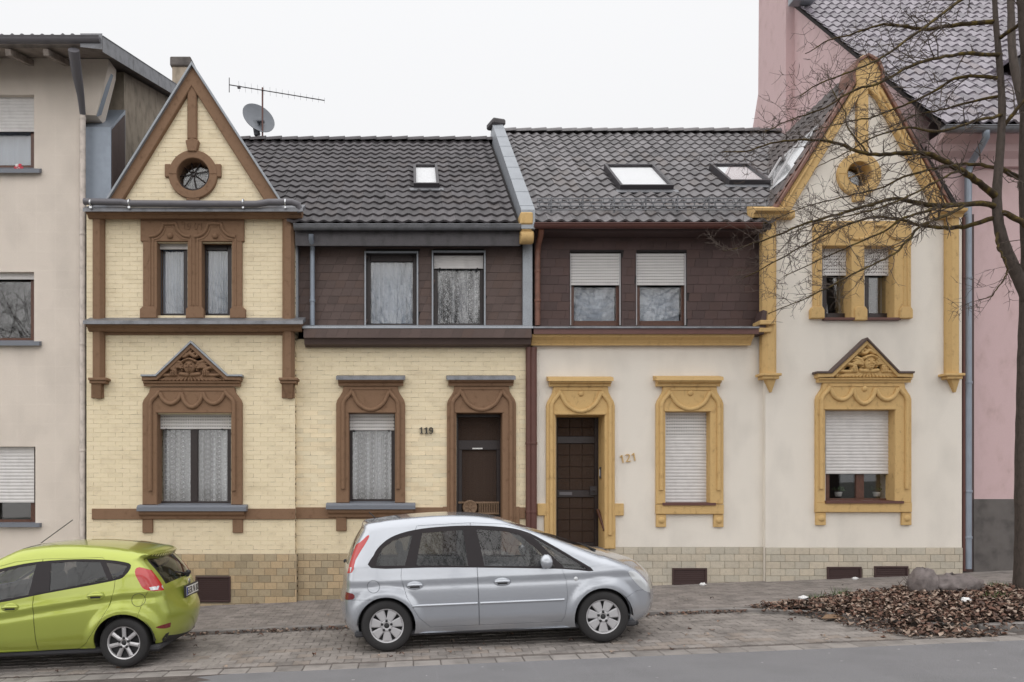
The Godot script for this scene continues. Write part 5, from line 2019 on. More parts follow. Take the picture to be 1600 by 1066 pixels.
# ---------------------------------------------------------------- the beige house on the left
func build_left_house() -> void:
	var h := thing("apartment_house", "beige roughcast house at the left edge with low roof and brown windows", "house", Vector3.ZERO)
	var right := a2(124, 0).x
	var left := -15.0
	var low := -1.2
	var top := 9.5
	var holes := [hole(-100, 148, 53, 266, 0.0), hole(-100, 425, 53, 538, 0.0), hole(-100, 698, 55, 818, 0.0)]
	var g := Geo.new()
	pierced(g, Vector2(left, low), Vector2(right, top), holes, 0.0, 0.4)
	add(h, "wall", g, M.beige_plaster)
	g = Geo.new()   # weathered end wall above the neighbour
	var prof := PackedVector2Array([Vector2(-0.81, 6.0), Vector2(-0.81, 9.70), Vector2(-6.1, 11.46), Vector2(-12.0, 9.5), Vector2(-12.0, 6.0)])
	g.sweep_x(prof, right - 0.05, right + 0.47)
	g.box(Vector3(right - 0.25, low, -12.0), Vector3(right - 0.051, 9.4, -0.41))
	add(h, "end_wall", g, M.old_plaster)
	g = Geo.new()
	g.box(Vector3(left, low, -12.0), Vector3(left + 0.2, top, -0.4))
	g.box(Vector3(left + 0.2, low, -12.0), Vector3(right - 0.25, top, -11.8))
	for y in [0.5, 3.6, 6.7]:
		g.box(Vector3(left + 0.2, y - 0.2, -11.8), Vector3(right - 0.25, y, -0.42))
	g.box(Vector3(left + 0.2, low, -4.0), Vector3(right - 0.25, top, -3.9))
	add(h, "inner_wall", g, M.room_wall)
	# roof with its overhang
	var roof := holder(h, "roof")
	g = Geo.new()
	var xr := a2(161, 0, 0.8).x
	var ya := 9.36
	sheet(g, Vector3(left, ya, 0.75), Vector3(xr, ya, 0.75), Vector3(xr, ya + 6.9 * 0.33, -6.15), Vector3(left, ya + 6.9 * 0.33, -6.15), 0.10)
	sheet(g, Vector3(left, ya + 6.9 * 0.33, -6.152), Vector3(xr, ya + 6.9 * 0.33, -6.152), Vector3(xr, ya, -13.0), Vector3(left, ya, -13.0), 0.10)
	add(roof, "roof_boarding", g, M.soffit_paint)
	g = Geo.new()   # zinc verge
	for k in 5:
		var za := 0.85 - k * 1.4
		var zb := za - 1.39
		var y0 := ya + (0.75 - za) * 0.33
		var y1 := ya + (0.75 - zb) * 0.33
		g.quad(Vector3(xr + 0.01, y0 - 0.2, za), Vector3(xr + 0.01, y1 - 0.2, zb), Vector3(xr + 0.01, y1 + 0.06, zb), Vector3(xr + 0.01, y0 + 0.06, za))
		sheet(g, Vector3(xr - 0.16, y0 + 0.065, za), Vector3(xr + 0.02, y0 + 0.065, za), Vector3(xr + 0.02, y1 + 0.065, zb), Vector3(xr - 0.16, y1 + 0.065, zb), 0.01)
	g.quad(Vector3(xr - 0.35, ya - 0.16, 0.86), Vector3(xr + 0.01, ya - 0.2, 0.86), Vector3(xr + 0.01, ya + 0.06, 0.86), Vector3(xr - 0.35, ya + 0.06, 0.86))
	add(roof, "verge_flashing", g, M.zinc_dark)
	tiled(roof, pantile(0.165, 0.36, 0.04, 0.03), M.roof_dark, Vector3(xr - 0.17 - 0.165 * 30, ya + 0.01, 0.8), Vector3.RIGHT, Vector3(0, -0.313, 0.95).normalized(), 30, 3, 0.165, 0.34, func(_c): return true, 90)
	gutter(roof, "gutter", M.pipe_grey, left, xr - 0.02, ya - 0.02, 0.86, 0.08)
	for k in 8:
		g = Geo.new()
		g.block(Transform3D(Basis(Vector3.RIGHT, atan(0.33)), Vector3(-5.95 - k * 0.62, ya - 0.06, 0.35)), Vector3(0.045, 0.05, 0.45), 0.005)
		add(roof, "rafter_end", g, M.soffit_paint)
	# rainwater: tapered swan neck from the gutter, then a painted pipe
	g = Geo.new()
	g.tube(PackedVector3Array([at(115, 78, 0.86), at(119, 110, 0.62), at(126, 150, 0.28), at(129, 178, 0.08)]), PackedFloat32Array([0.09, 0.085, 0.06, 0.05]), 12)
	add(h, "swan_neck", g, M.pipe_grey)
	downpipe(h, M.pipe_beige, [at(129, 176, 0.07), at(129, 852, 0.07), at(130, 930, 0.07)], 0.05, [at(129, 186, 0.07), at(129, 366, 0.07), at(129, 538, 0.07), at(129, 704, 0.07)])
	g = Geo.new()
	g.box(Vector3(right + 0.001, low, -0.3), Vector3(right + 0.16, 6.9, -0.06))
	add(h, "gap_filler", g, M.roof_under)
	# zinc-clad shoulder between the two houses
	g = Geo.new()
	var sp := PackedVector2Array([Vector2(-0.12, 6.75), Vector2(-0.12, 8.36), Vector2(-0.8, 9.0), Vector2(-0.8, 6.75)])
	g.sweep_x(sp, right + 0.03, right + 0.50)
	var shoulder := add(h, "zinc_shoulder", g, M.pipe_blue)
	for k in 2:
		var za := -0.15 - k * 0.30
		var zb := za - 0.295
		g = Geo.new()
		g.sweep_x(PackedVector2Array([Vector2(za, 6.9), Vector2(za, 8.3 + (-0.12 - za) * 0.92), Vector2(zb, 8.3 + (-0.12 - zb) * 0.92), Vector2(zb, 6.9)]), right + 0.501, right + 0.515)
		add(shoulder, "side_slate", g, M.slate_brown)
	g = Geo.new()
	g.prism(polys([[124, 92], [169, 92], [168, 108], [150, 180], [124, 180]], 0.01), -0.35, 0.01, 0.0)
	add(h, "plaster_return", g, M.beige_plaster)
	g = Geo.new()
	sheet(g, at(152, 182, 0.0), at(158, 180, -0.1), at(177, 118, -0.2), at(171, 113, -0.1), 0.02)
	add(h, "flashing_strip", g, M.pipe_blue)
	# windows
	for s in [[148.0, 206.0, 264.0], [425.0, 437.0, 534.0], [698.0, 786.0, 818.0]]:
		window(h, -100, s[0], 53, s[2], -0.14, 2, M.frame_brown, 5.5, "sheer" if s[0] < 300 else "")
		shutter(h, -100, s[0], 53, s[1], -0.09, 5.2, false, false)
		g = Geo.new()
		mould(g, -110, 61, [[-0.14, s[2] - 2], [0.09, s[2]], [0.09, s[2] + 6], [-0.02, s[2] + 6]])
		add(h, "window_sill", g, M.sill_stone)

func build_pink_house() -> void:
	var h := thing("pink_house", "pink plaster house at the right edge with tall violet pantile roof", "house", Vector3.ZERO)
	var x0 := a2(1522, 0, 0.0).x
	var zf := -0.03
	var g := Geo.new()
	g.box(Vector3(x0 - 0.2, -0.2, zf - 0.3), Vector3(17.0, 8.0, zf))
	g.box(Vector3(9.0, 6.4, zf - 0.31), Vector3(x0 - 0.2, 8.0, zf - 0.001))
	var wall := add(h, "wall", g, M.pink_plaster)
	g = Geo.new()
	var base := a2(0, 780).y
	g.box(Vector3(x0, -0.2, zf), Vector3(17.0, base, zf + 0.025), 0.004)
	add(h, "plinth", g, M.grey_plaster)
	g = Geo.new()
	var prof := PackedVector2Array([Vector2(zf - 0.31, 5.8), Vector2(zf - 0.31, 8.85), Vector2(-5.5, 14.2), Vector2(-6.3, 13.3), Vector2(-6.3, 5.8)])
	g.sweep_x(prof, 9.0, 9.25)
	add(h, "end_wall", g, M.pink_plaster)
	g = Geo.new()
	g.box(Vector3(17.0, -0.2, -6.5), Vector3(17.2, 12.0, zf))
	g.box(Vector3(9.25, -0.2, -6.5), Vector3(17.0, 13.0, -6.3))
	add(h, "rear_wall", g, M.pink_plaster)
	# flared chimney breast on the end wall
	g = Geo.new()
	var cp := PackedVector2Array([Vector2(-4.62, 6.0), Vector2(-4.62, 13.3), Vector2(-5.2, 15.6), Vector2(-6.0, 15.2), Vector2(-6.05, 12.0), Vector2(-6.75, 10.4), Vector2(-6.75, 6.0)])
	g.sweep_x(cp, 8.8, 9.3)
	add(h, "chimney_breast", g, M.pink_plaster)
	g = Geo.new()
	var lead := on_plane(1252, 5, Vector3(8.86, 0, 0), Vector3.RIGHT)
	g.box(lead + Vector3(-0.25, -0.02, -0.1), lead + Vector3(0.25, 0.2, 0.15), 0.01)
	add(h, "lead_flashing", g, M.zinc)
	# roof
	var roof := holder(h, "roof")
	g = Geo.new()
	var ya := 8.1
	var k := 1.04
	var rz := -5.6
	var yr := ya + (0.5 - rz) * k
	sheet(g, Vector3(8.97, ya - 0.03, 0.5), Vector3(17.3, ya - 0.03, 0.5), Vector3(17.3, yr - 0.03, rz), Vector3(8.97, yr - 0.03, rz), 0.06)
	sheet(g, Vector3(9.3, yr - 0.03, rz - 0.002), Vector3(17.3, yr - 0.03, rz - 0.002), Vector3(17.3, yr - 1.0, rz - 0.95), Vector3(9.3, yr - 1.0, rz - 0.95), 0.06)
	add(roof, "roof_boarding", g, M.roof_under)
	var ang := atan(k)
	tiled(roof, pantile(0.2, 0.41, 0.045, 0.036), M.roof_violet, Vector3(8.84, ya, 0.52), Vector3.RIGHT, Vector3(0, -sin(ang), cos(ang)), 28, 26, 0.2, 0.33, func(_c): return true)
	gutter(roof, "gutter", M.zinc_dark, 8.87, 17.0, ya - 0.06, 0.55, 0.08)
	g = Geo.new()
	g.sweep_x(PackedVector2Array([Vector2(zf - 0.05, 8.05), Vector2(0.46, 8.05), Vector2(0.44, 7.98), Vector2(0.25, 7.9), Vector2(0.2, 7.8), Vector2(0.08, 7.72), Vector2(0.05, 7.6), Vector2(zf - 0.05, 7.6)]), 9.0, 17.0)
	add(h, "eaves_cornice", g, M.pink_plaster)
	downpipe(h, M.pipe_blue, [at(1541, 205, 0.55), at(1541, 215, 0.55), at(1528, 238, 0.3), at(1516, 258, 0.09), at(1513, 270, 0.07), at(1513, 889, 0.07)], 0.055, [at(1513, 434, 0.07), at(1513, 598, 0.07), at(1513, 768, 0.07), at(1513, 840, 0.07)])
	g = Geo.new()
	g.box(Vector3(a2(1503, 0).x + 0.01, -0.1, -0.3), Vector3(x0 + 0.02, 6.8, zf + 0.01), 0.004)
	add(h, "dark_corner_board", g, M.slate_maroon)
	downpipe(h, M.pipe_brown, [at(1506, 340, 0.05), at(1506, 892, 0.05)], 0.035, [at(1506, 434, 0.05), at(1506, 768, 0.05)])
	# small dormer
	var dorm := holder(h, "dormer")
	g = Geo.new()
	var c := Vector3(11.75, 9.45, -0.85)
	g.box(c + Vector3(-0.55, 0, -1.2), c + Vector3(0.55, 0.55, 0.0), 0.01)
	add(dorm, "dormer_wall", g, M.frame_dark)
	g = Geo.new()
	sheet(g, c + Vector3(-0.8, 0.45, 0.2), c + Vector3(0.0, 0.95, 0.2), c + Vector3(0.0, 0.95, -1.6), c + Vector3(-0.8, 0.45, -1.6), 0.06)
	sheet(g, c + Vector3(0.0, 0.95, 0.2), c + Vector3(0.8, 0.45, 0.2), c + Vector3(0.8, 0.45, -1.6), c + Vector3(0.0, 0.95, -1.6), 0.06)
	add(dorm, "dormer_roof", g, M.roof_violet)

# ---------------------------------------------------------------- dish and aerial on the ridge
func build_roof_gear() -> void:
	var foot := at(410, 214, -4.2)
	var a := thing("television_aerial", "thin horizontal television aerial on a mast above the dark roof", "aerial", foot)
	var k := Transform3D(Basis(), -foot)
	var g := Geo.new()
	var top := at(410, 137, -4.2)
	g.pipe([Vector3(0, -0.35, 0), top - foot], 0.02, 8)
	add(a, "mast", g, M.pipe_brown)
	g = Geo.new()
	var e0 := at(358, 132.5, -4.0) - foot
	var e1 := at(507, 157, -4.5) - foot
	g.pipe([e0, e1], 0.011, 6)
	add(a, "boom", g, M.dark_metal)
	for i in 15:
		var p: Vector3 = e0.lerp(e1, 0.1 + 0.9 * i / 14.0)
		g = Geo.new()
		var d := Vector3(0.15, 0.25, 0.97).normalized() * (0.16 - 0.005 * i)
		g.pipe([p - d, p + d], 0.0025, 4)
		add(a, "element", g, M.zinc)
	g = Geo.new()
	g.pipe([e0 + Vector3(0, -0.17, 0), e0 + Vector3(0, 0.16, 0)], 0.01, 5)
	add(a, "reflector_rod", g, M.dark_metal)
	g = Geo.new()
	g.block(Transform3D(Basis(), e0.lerp(e1, 0.1) - Vector3(0, 0.02, 0)), Vector3(0.035, 0.03, 0.02), 0.006)
	add(a, "junction_box", g, M.dark_metal)

	var mid := at(403, 188, -4.35)
	var s := thing("satellite_dish", "grey oval satellite dish clamped to the aerial mast", "satellite dish", mid)
	g = Geo.new()
	var tilt_ := Basis(Vector3.UP, deg_to_rad(30)) * Basis(Vector3.RIGHT, deg_to_rad(90 - 22))
	var prof := []
	for i in 9:
		var r := 0.40 * i / 8.0
		prof.append([maxf(r, 0.001), r * r * 0.45])
	prof.append([0.412, 0.40 * 0.40 * 0.45 + 0.004])
	prof.append([0.408, 0.40 * 0.40 * 0.45 - 0.012])
	g.lathe(Transform3D(tilt_.scaled(Vector3(0.9, 1, 1.12)), Vector3.ZERO), prof, 36)
	add(s, "reflector", g, M.dish_grey)
	g = Geo.new()
	g.block(Transform3D(Basis(Vector3.BACK, 0.15), Vector3(-0.03, -0.2, 0.06)), Vector3(0.07, 0.18, 0.05), 0.02)
	g.box(Vector3(0.0, -0.09, 0.02), Vector3(0.16, -0.02, 0.16), 0.01)
	add(s, "mount", g, M.dish_grey)

# ================================================================ cars (own axes: x forward, y up, origin on the ground below the rear axle)
func car_line(points: Array, steps: int) -> Array:   # smooth outline of [x, y, crown] controls
	return smooth(points.map(func(p): return Vector3(p[0], p[1], p[2])), steps)

func off_line(q: Vector2, line: PackedVector2Array) -> float:
	var best := 9.0
	for i in line.size() - 1:
		best = minf(best, q.distance_squared_to(Geometry2D.get_closest_point_to_segment(q, line[i], line[i + 1])))
	return sqrt(best)

func car_w(P: Dictionary, x: float, y: float) -> float:   # half width of the body at a point of its side view
	var w: float = P.half
	if x > P.front_from:
		w -= P.front_in * pow((x - P.front_from) / (P.x1 - P.front_from), 2.3)
	if x < P.rear_from:
		w -= P.rear_in * pow((P.rear_from - x) / (P.rear_from - P.x0), 2.3)
	var belt: float = P.belt.call(x)
	if y < 0.42:
		w -= 0.07 * pow((0.42 - y) / 0.24, 2.0)
	if y < belt:
		w -= 0.022 * pow((y - 0.68) / 0.34, 2.0)
		var s: float = (y - P.crease.call(x)) / 0.035
		w += P.swage * exp(-s * s) - P.swage * 0.9 * exp(-pow(s + 2.2, 2.0))
	else:
		w -= 0.022 * pow((belt - 0.68) / 0.34, 2.0) + (y - belt) * P.lean
	for c in [Vector2(0, P.hub), Vector2(P.base, P.hub)]:
		var d := Vector2(x, y).distance_to(c)
		if d < 0.52:
			w += P.flare * (1.0 - smoothstep(P.arch + 0.03, P.arch + 0.15, d))
	var e := off_line(Vector2(x, y), P.line)
	var r: float = P.edge
	if e < r:
		w -= r * (1.0 - sqrt(maxf(0.0, 1.0 - pow(1.0 - e / r, 2.0))))
	return w

func car_normal(P: Dictionary, x: float, y: float) -> Vector3:
	var c := Vector2(x, y) + (Vector2(1.3, 0.8) - Vector2(x, y)).normalized() * 0.01
	var h := 0.006
	return Vector3(car_w(P, c.x - h, c.y) - car_w(P, c.x + h, c.y), car_w(P, c.x, c.y - h) - car_w(P, c.x, c.y + h), 2.0 * h).normalized()

func skin(P: Dictionary, outlines: Array, lift := 0.0, lip := 0.02, cell := 0.03) -> Geo:   # body panel: side-view outlines laid on the body's surface
	var g := Geo.new()
	var seen := {}
	var place := func(p: Vector2) -> Array:
		var key := Vector2i(roundi(p.x * 5000), roundi(p.y * 5000))
		if not seen.has(key):
			seen[key] = [Vector3(p.x, p.y, car_w(P, p.x, p.y) + lift), car_normal(P, p.x, p.y)]
		return seen[key]
	for poly in outlines:
		if Geometry2D.is_polygon_clockwise(poly):
			poly.reverse()
		var lo: Vector2 = poly[0]
		var hi: Vector2 = poly[0]
		for p in poly:
			lo = lo.min(p)
			hi = hi.max(p)
		for i in ceili((hi.x - lo.x) / cell):
			for j in ceili((hi.y - lo.y) / cell):
				var a := lo + Vector2(i, j) * cell
				var square := PackedVector2Array([a, a + Vector2(cell, 0), a + Vector2(cell, cell), a + Vector2(0, cell)])
				for piece in Geometry2D.intersect_polygons(square, poly):
					var idx := Geometry2D.triangulate_polygon(piece)
					for k in range(0, idx.size(), 3):
						var u: Array = place.call(piece[idx[k]])
						var v: Array = place.call(piece[idx[k + 1]])
						var w: Array = place.call(piece[idx[k + 2]])
						g.tri_n(u[0], v[0], w[0], u[1], v[1], w[1])
		if lip > 0.0:
			for i in poly.size():
				var p: Vector2 = poly[i]
				var q: Vector2 = poly[(i + 1) % poly.size()]
				var u: Array = place.call(p)
				var v: Array = place.call(q)
				g.quad(u[0], v[0], v[0] - v[1] * lip, u[0] - u[1] * lip)
	return g

func mirrored(g: Geo) -> Geo:
	var m := Geo.new()
	for i in range(0, g.v.size(), 3):
		for k in [0, 2, 1]:
			m.v.append(g.v[i + k] * Vector3(1, 1, -1))
			m.n.append(g.n[i + k] * Vector3(1, 1, -1))
	return m

func both(car: Node3D, called: String, g: Geo, m: Material) -> void:
	add(car, called, g, m)
	add(car, called, mirrored(g), m)

func across(P: Dictionary, i0: int, i1: int, s0: float, s1: float, lift := 0.0, cols := 16) -> Geo:   # bonnet, roof, tail: the outline carried across the car
	var rows := []
	var line: Array = P.full
	var mid := Vector3.ZERO
	for i in range(i0, i1 + 1):
		var o: Vector3 = line[i]
		var d: Vector3 = line[mini(i + 1, line.size() - 1)] - line[maxi(i - 1, 0)]
		var n := Vector2(-d.y, d.x).normalized()
		var w := car_w(P, o.x, o.y)
		var row := PackedVector3Array()
		for k in cols + 1:
			var s := lerpf(s0, s1, float(k) / cols)
			var c: float = o.z * (1.0 - s * s) + lift
			row.append(Vector3(o.x + n.x * c, o.y + n.y * c, s * w))
		rows.append(row)
		mid += Vector3(n.x, n.y, 0)
	var g := Geo.new()
	g.grid(rows, mid.normalized())
	return g

func minus(a: Array, b: Array) -> Array:   # outlines a without b; where b would leave a hole, the outline is first cut in two
	var out := a
	for c in b:
		var next := []
		for q in out:
			var got := Geometry2D.clip_polygons(q, c)
			if not got.any(func(p): return Geometry2D.is_polygon_clockwise(p)):
				next.append_array(got)
				continue
			var x := 0.0
			for p in c:
				x += p.x / c.size()
			for half in [[-9.0, x], [x, 9.0]]:
				var frame := PackedVector2Array([Vector2(half[0], -9), Vector2(half[1], -9), Vector2(half[1], 9), Vector2(half[0], 9)])
				for piece in Geometry2D.intersect_polygons(q, frame):
					next.append_array(Geometry2D.clip_polygons(piece, c))
		out = next
	return out

func meet(a: Array, b: PackedVector2Array) -> Array:
	var out := []
	for p in a:
		out.append_array(Geometry2D.intersect_polygons(p, b))
	return out

func pv(list: Array, round_ := 0) -> PackedVector2Array:
	var pts := list.map(func(p): return Vector2(p[0], p[1]))
	return PackedVector2Array(smooth(pts, round_, true) if round_ > 0 else pts)

func disc(c: Vector2, r: float, n := 40) -> PackedVector2Array:
	var out := PackedVector2Array()
	for i in n:
		out.append(c + Vector2(cos(TAU * i / n), sin(TAU * i / n)) * r)
	return out

func car_wheel(car: Node3D, c: Vector3, r: float, side: float, style: String) -> void:
	var w := holder(car, "wheel")
	w.position = c
	w.rotation.y = 0.0 if side > 0.0 else PI
	var b := Basis(Vector3.RIGHT, PI / 2.0)
	var t := Transform3D(b, Vector3.ZERO)
	var g := Geo.new()
	g.lathe(t, [[r * 0.66, -0.09], [r * 0.72, -0.098], [r * 0.84, -0.1], [r * 0.94, -0.092], [r * 0.985, -0.078], [r, -0.05], [r, 0.05], [r * 0.985, 0.078], [r * 0.94, 0.092], [r * 0.84, 0.1], [r * 0.72, 0.098], [r * 0.66, 0.088]], 40)
	for k in [-0.045, -0.015, 0.015, 0.045]:
		g.lathe(t, [[r + 0.001, k - 0.011], [r + 0.004, k - 0.009], [r + 0.004, k + 0.009], [r + 0.001, k + 0.011]], 40)
	add(w, "tyre", g, M.rubber)
	g = Geo.new()
	g.lathe(t, [[0.001, 0.02], [r * 0.62, 0.025], [r * 0.67, 0.07]], 36)
	add(w, "rim_well", g, M.wheel_dark)
	var face: Material = M.wheel_cover if style == "cover" else M.alloy
	g = Geo.new()
	g.lathe(t, [[r * 0.60, 0.058], [r * 0.615, 0.078], [r * 0.65, 0.088], [r * 0.685, 0.09], [r * 0.69, 0.08]], 40)
	add(w, "rim", g, face)
	var n := 7
	var k0 := 0.035 if style == "cover" else 0.022
	var k1 := 0.062 if style == "cover" else 0.026
	for i in n:
		g = Geo.new()
		var poly := PackedVector2Array([Vector2(-k0, r * 0.2), Vector2(k0, r * 0.2), Vector2(k1, r * 0.62), Vector2(-k1, r * 0.62)])
		g.prism(poly, 0.05, 0.082, 0.012)
		if style == "alloy":
			g.prism(PackedVector2Array([Vector2(-0.006, r * 0.26), Vector2(0.006, r * 0.26), Vector2(0.01, r * 0.6), Vector2(-0.01, r * 0.6)]), 0.07, 0.086, 0.004)
		var o := add(w, "spoke", g, face)
		o.rotation.z = TAU * (i + (0.5 if style == "cover" else 0.0)) / n
	g = Geo.new()
	g.lathe(t, [[r * 0.24, 0.05], [r * 0.235, 0.078], [r * 0.2, 0.084], [r * 0.11, 0.086], [r * 0.105, 0.07], [0.001, 0.07]], 24)
	add(w, "hub", g, face)
	g = Geo.new()
	g.lathe(t, [[r * 0.1, 0.07], [r * 0.09, 0.084], [0.001, 0.086]], 20)
	for i in 5:
		var a := TAU * i / 5.0 + 0.3
		g.lathe(Transform3D(b, Vector3(cos(a), sin(a), 0) * r * 0.19), [[0.016, 0.07], [0.016, 0.0895], [0.001, 0.09]], 10)
	add(w, "wheel_bolts", g, M.wheel_dark)

func seat(car: Node3D, x: float, z: float, wide: float, mat_: Material) -> void:
	var s := holder(car, "seat")
	var g := Geo.new()
	g.block(Transform3D(Basis(Vector3.BACK, 0.1), Vector3(x + 0.22, 0.52, z)), Vector3(0.26, 0.09, wide), 0.05)
	add(s, "cushion", g, mat_)
	g = Geo.new()
	g.block(Transform3D(Basis(Vector3.BACK, 0.22), Vector3(x - 0.1, 0.82, z)), Vector3(0.07, 0.31, wide), 0.05)
	add(s, "backrest", g, mat_)
	g = Geo.new()
	g.block(Transform3D(Basis(Vector3.BACK, 0.16), Vector3(x - 0.2, 1.2, z)), Vector3(0.045, 0.095, minf(wide, 0.13)), 0.04)
	add(s, "headrest", g, mat_)

func build_car(car: Node3D, P: Dictionary) -> void:
	P.full = car_line(P.outline, 4)
	P.line = PackedVector2Array(P.full.map(func(p): return Vector2(p.x, p.y)))
	P.x0 = -0.53
	P.x1 = P.nose
	var hub1 := Vector2(0, P.hub)
	var hub2 := Vector2(P.base, P.hub)
	var whole := [P.line]
	whole = minus(whole, [disc(hub1, P.arch), disc(hub2, P.arch)])
	var glazing := pv(P.glazing, 3)
	var doors: Array = P.doors.map(func(d): return pv(d))
	var grown := []
	for d in doors:
		grown.append_array(Geometry2D.offset_polygon(d, 0.0035))
	var lamps: Array = P.lamps.map(func(l): return pv(l, 3))
	var bumpers: Array = P.bumpers.map(func(d): return pv(d))
	var cut: Array = [glazing] + lamps
	# sides
	var shell_ := minus(whole, cut)
	both(car, "body_side", skin(P, minus(shell_, grown + bumpers.map(func(d): return Geometry2D.offset_polygon(d, 0.003)[0]))), P.paint)
	for d in doors:
		both(car, "door_panel", skin(P, meet(shell_, d)), P.paint)
	for d in bumpers:
		both(car, "bumper_side", skin(P, meet(shell_, d)), P.paint)
	for i in lamps.size():
		both(car, P.lamp_names[i], skin(P, meet(whole, lamps[i]), 0.002, 0.015, 0.03), M[P.lamp_looks[i]])
	# windows
	var panes: Array = P.panes.map(func(d): return pv(d))
	both(car, "window_trim", skin(P, minus(meet(whole, glazing), panes), -0.004, 0.0), M.trim_gloss)
	for i in panes.size():
		var pane := skin(P, meet(whole, panes[i]), -0.008, 0.0, 0.08)
		var inner := skin(P, meet(whole, panes[i]), -0.012, 0.0, 0.08)   # both faces of the glass
		pane.v.append_array(inner.v)
		pane.n.append_array(inner.n)
		both(car, "side_window", pane, M.car_glass_tint if i < P.tinted else M.car_glass)
	# across the car
	for s in P.strips:
		var i0: int = s[1] * 4
		var i1: int = s[2] * 4
		if s[3] == "glass":
			for e in [[-1.0, -0.9], [0.9, 1.0]]:
				add(car, "pillar", across(P, i0, i1, e[0], e[1], 0.0, 2), P.paint)
			add(car, "screen_surround", across(P, i0, i1, -0.9, -0.84, -0.004, 2), M.trim_gloss)
			add(car, "screen_surround", across(P, i0, i1, 0.84, 0.9, -0.004, 2), M.trim_gloss)
			add(car, s[0], across(P, i0, i1, -0.84, 0.84, -0.006), M.car_glass_tint if s[0] == "rear_window" else M.car_glass)
		else:
			add(car, s[0], across(P, i0, i1, -1.0, 1.0), M[s[3]] if s[3] != "paint" else P.paint)
	# underside and wheel housings
	var g := Geo.new()
	g.box(Vector3(-0.4, 0.17, -P.half + 0.1), Vector3(P.nose - 0.25, 0.24, P.half - 0.1), 0.02)
	g.box(Vector3(0.36, 0.24, -P.half + 0.09), Vector3(P.base - 0.36, 0.3, P.half - 0.09), 0.01)
	g.box(Vector3(-0.36, 0.62, -P.half + 0.16), Vector3(0.4, 0.66, P.half - 0.16), 0.01)
	g.box(Vector3(P.base - 0.42, 0.24, -P.half + 0.2), Vector3(P.base - 0.38, 0.86, P.half - 0.2), 0.01)
	add(car, "floor_pan", g, M.interior)
	for c in [hub1, hub2]:
		for s in [-1.0, 1.0]:
			g = Geo.new()
			var ring := []
			for k in 15:
				var a := PI * k / 14.0
				var q: Vector2 = c + Vector2(cos(a), sin(a)) * (P.arch + 0.012)
				ring.append(PackedVector3Array([Vector3(q.x, q.y, s * (P.half - 0.03)), Vector3(q.x, q.y, s * (P.half - 0.34))]))
			g.grid(ring)
			for k in 14:
				g.tri(Vector3(c.x, c.y - 0.1, s * (P.half - 0.34)), ring[k][1], ring[k + 1][1])
			add(car, "wheel_housing", g, M.trim_black)
			car_wheel(car, Vector3(c.x, P.hub, s * (P.half - 0.125)), P.hub, s, P.wheel)
	# inside
	for z in [-0.36, 0.36]:
		seat(car, P.seat_front, z, 0.25, M.seat_cloth)
	seat(car, P.seat_rear, 0.0, 0.58, M.seat_cloth)
	g = Geo.new()
	g.block(Transform3D(Basis(Vector3.BACK, -0.15), Vector3(P.dash, 0.84, 0)), Vector3(0.26, 0.1, P.half - 0.14), 0.05)
	add(car, "dashboard", g, M.interior)
	g = Geo.new()
	var wheel_at := Vector3(P.dash - 0.36, 0.95, P.driver * 0.36)
	var loop := []
	for k in 21:
		var a := TAU * k / 20.0
		loop.append(wheel_at + Basis(Vector3.BACK, 0.45) * Vector3(0, cos(a), sin(a)) * 0.18)
	g.pipe(loop, 0.014, 6)
	add(car, "steering_wheel", g, M.interior)

func door_handle(car: Node3D, P: Dictionary, x: float, y: float, m: Material) -> void:
	for s in [-1.0, 1.0]:
		var w := car_w(P, x, y)
		var g := Geo.new()
		g.lathe(Transform3D(Basis(Vector3.RIGHT, s * PI / 2.0) * Basis().scaled(Vector3(1.75, 1, 0.85)), Vector3(x, y, s * (w - 0.006))), [[0.062, 0.0], [0.06, 0.012], [0.052, 0.019], [0.035, 0.021], [0.001, 0.022]], 24)
		var h := add(car, "door_handle", g, m)
		g = Geo.new()
		g.block(Transform3D(Basis(), Vector3(x, y - 0.014, s * (w + 0.014))), Vector3(0.06, 0.014, 0.0035), 0.003)
		add(h, "grip_gap", g, M.trim_black)
		g = Geo.new()
		g.tube(PackedVector3Array([Vector3(x - 0.085, y + 0.004, s * (w + 0.012)), Vector3(x - 0.03, y + 0.01, s * (w + 0.03)), Vector3(x + 0.03, y + 0.01, s * (w + 0.03)), Vector3(x + 0.085, y + 0.004, s * (w + 0.012))]), PackedFloat32Array([0.012, 0.016, 0.016, 0.012]), 8)
		add(h, "grip", g, m)

func fuel_flap(car: Node3D, P: Dictionary, c: Vector2, r: float, s: float) -> void:
	var pts := []
	for k in 33:
		var q := c + Vector2(cos(TAU * k / 32.0), sin(TAU * k / 32.0)) * r
		pts.append(Vector3(q.x, q.y, s * (car_w(P, q.x, q.y) + 0.0005)))
	var g := Geo.new()
	g.pipe(pts, 0.0028, 5)
	add(car, "fuel_flap_seam", g, M.trim_black)

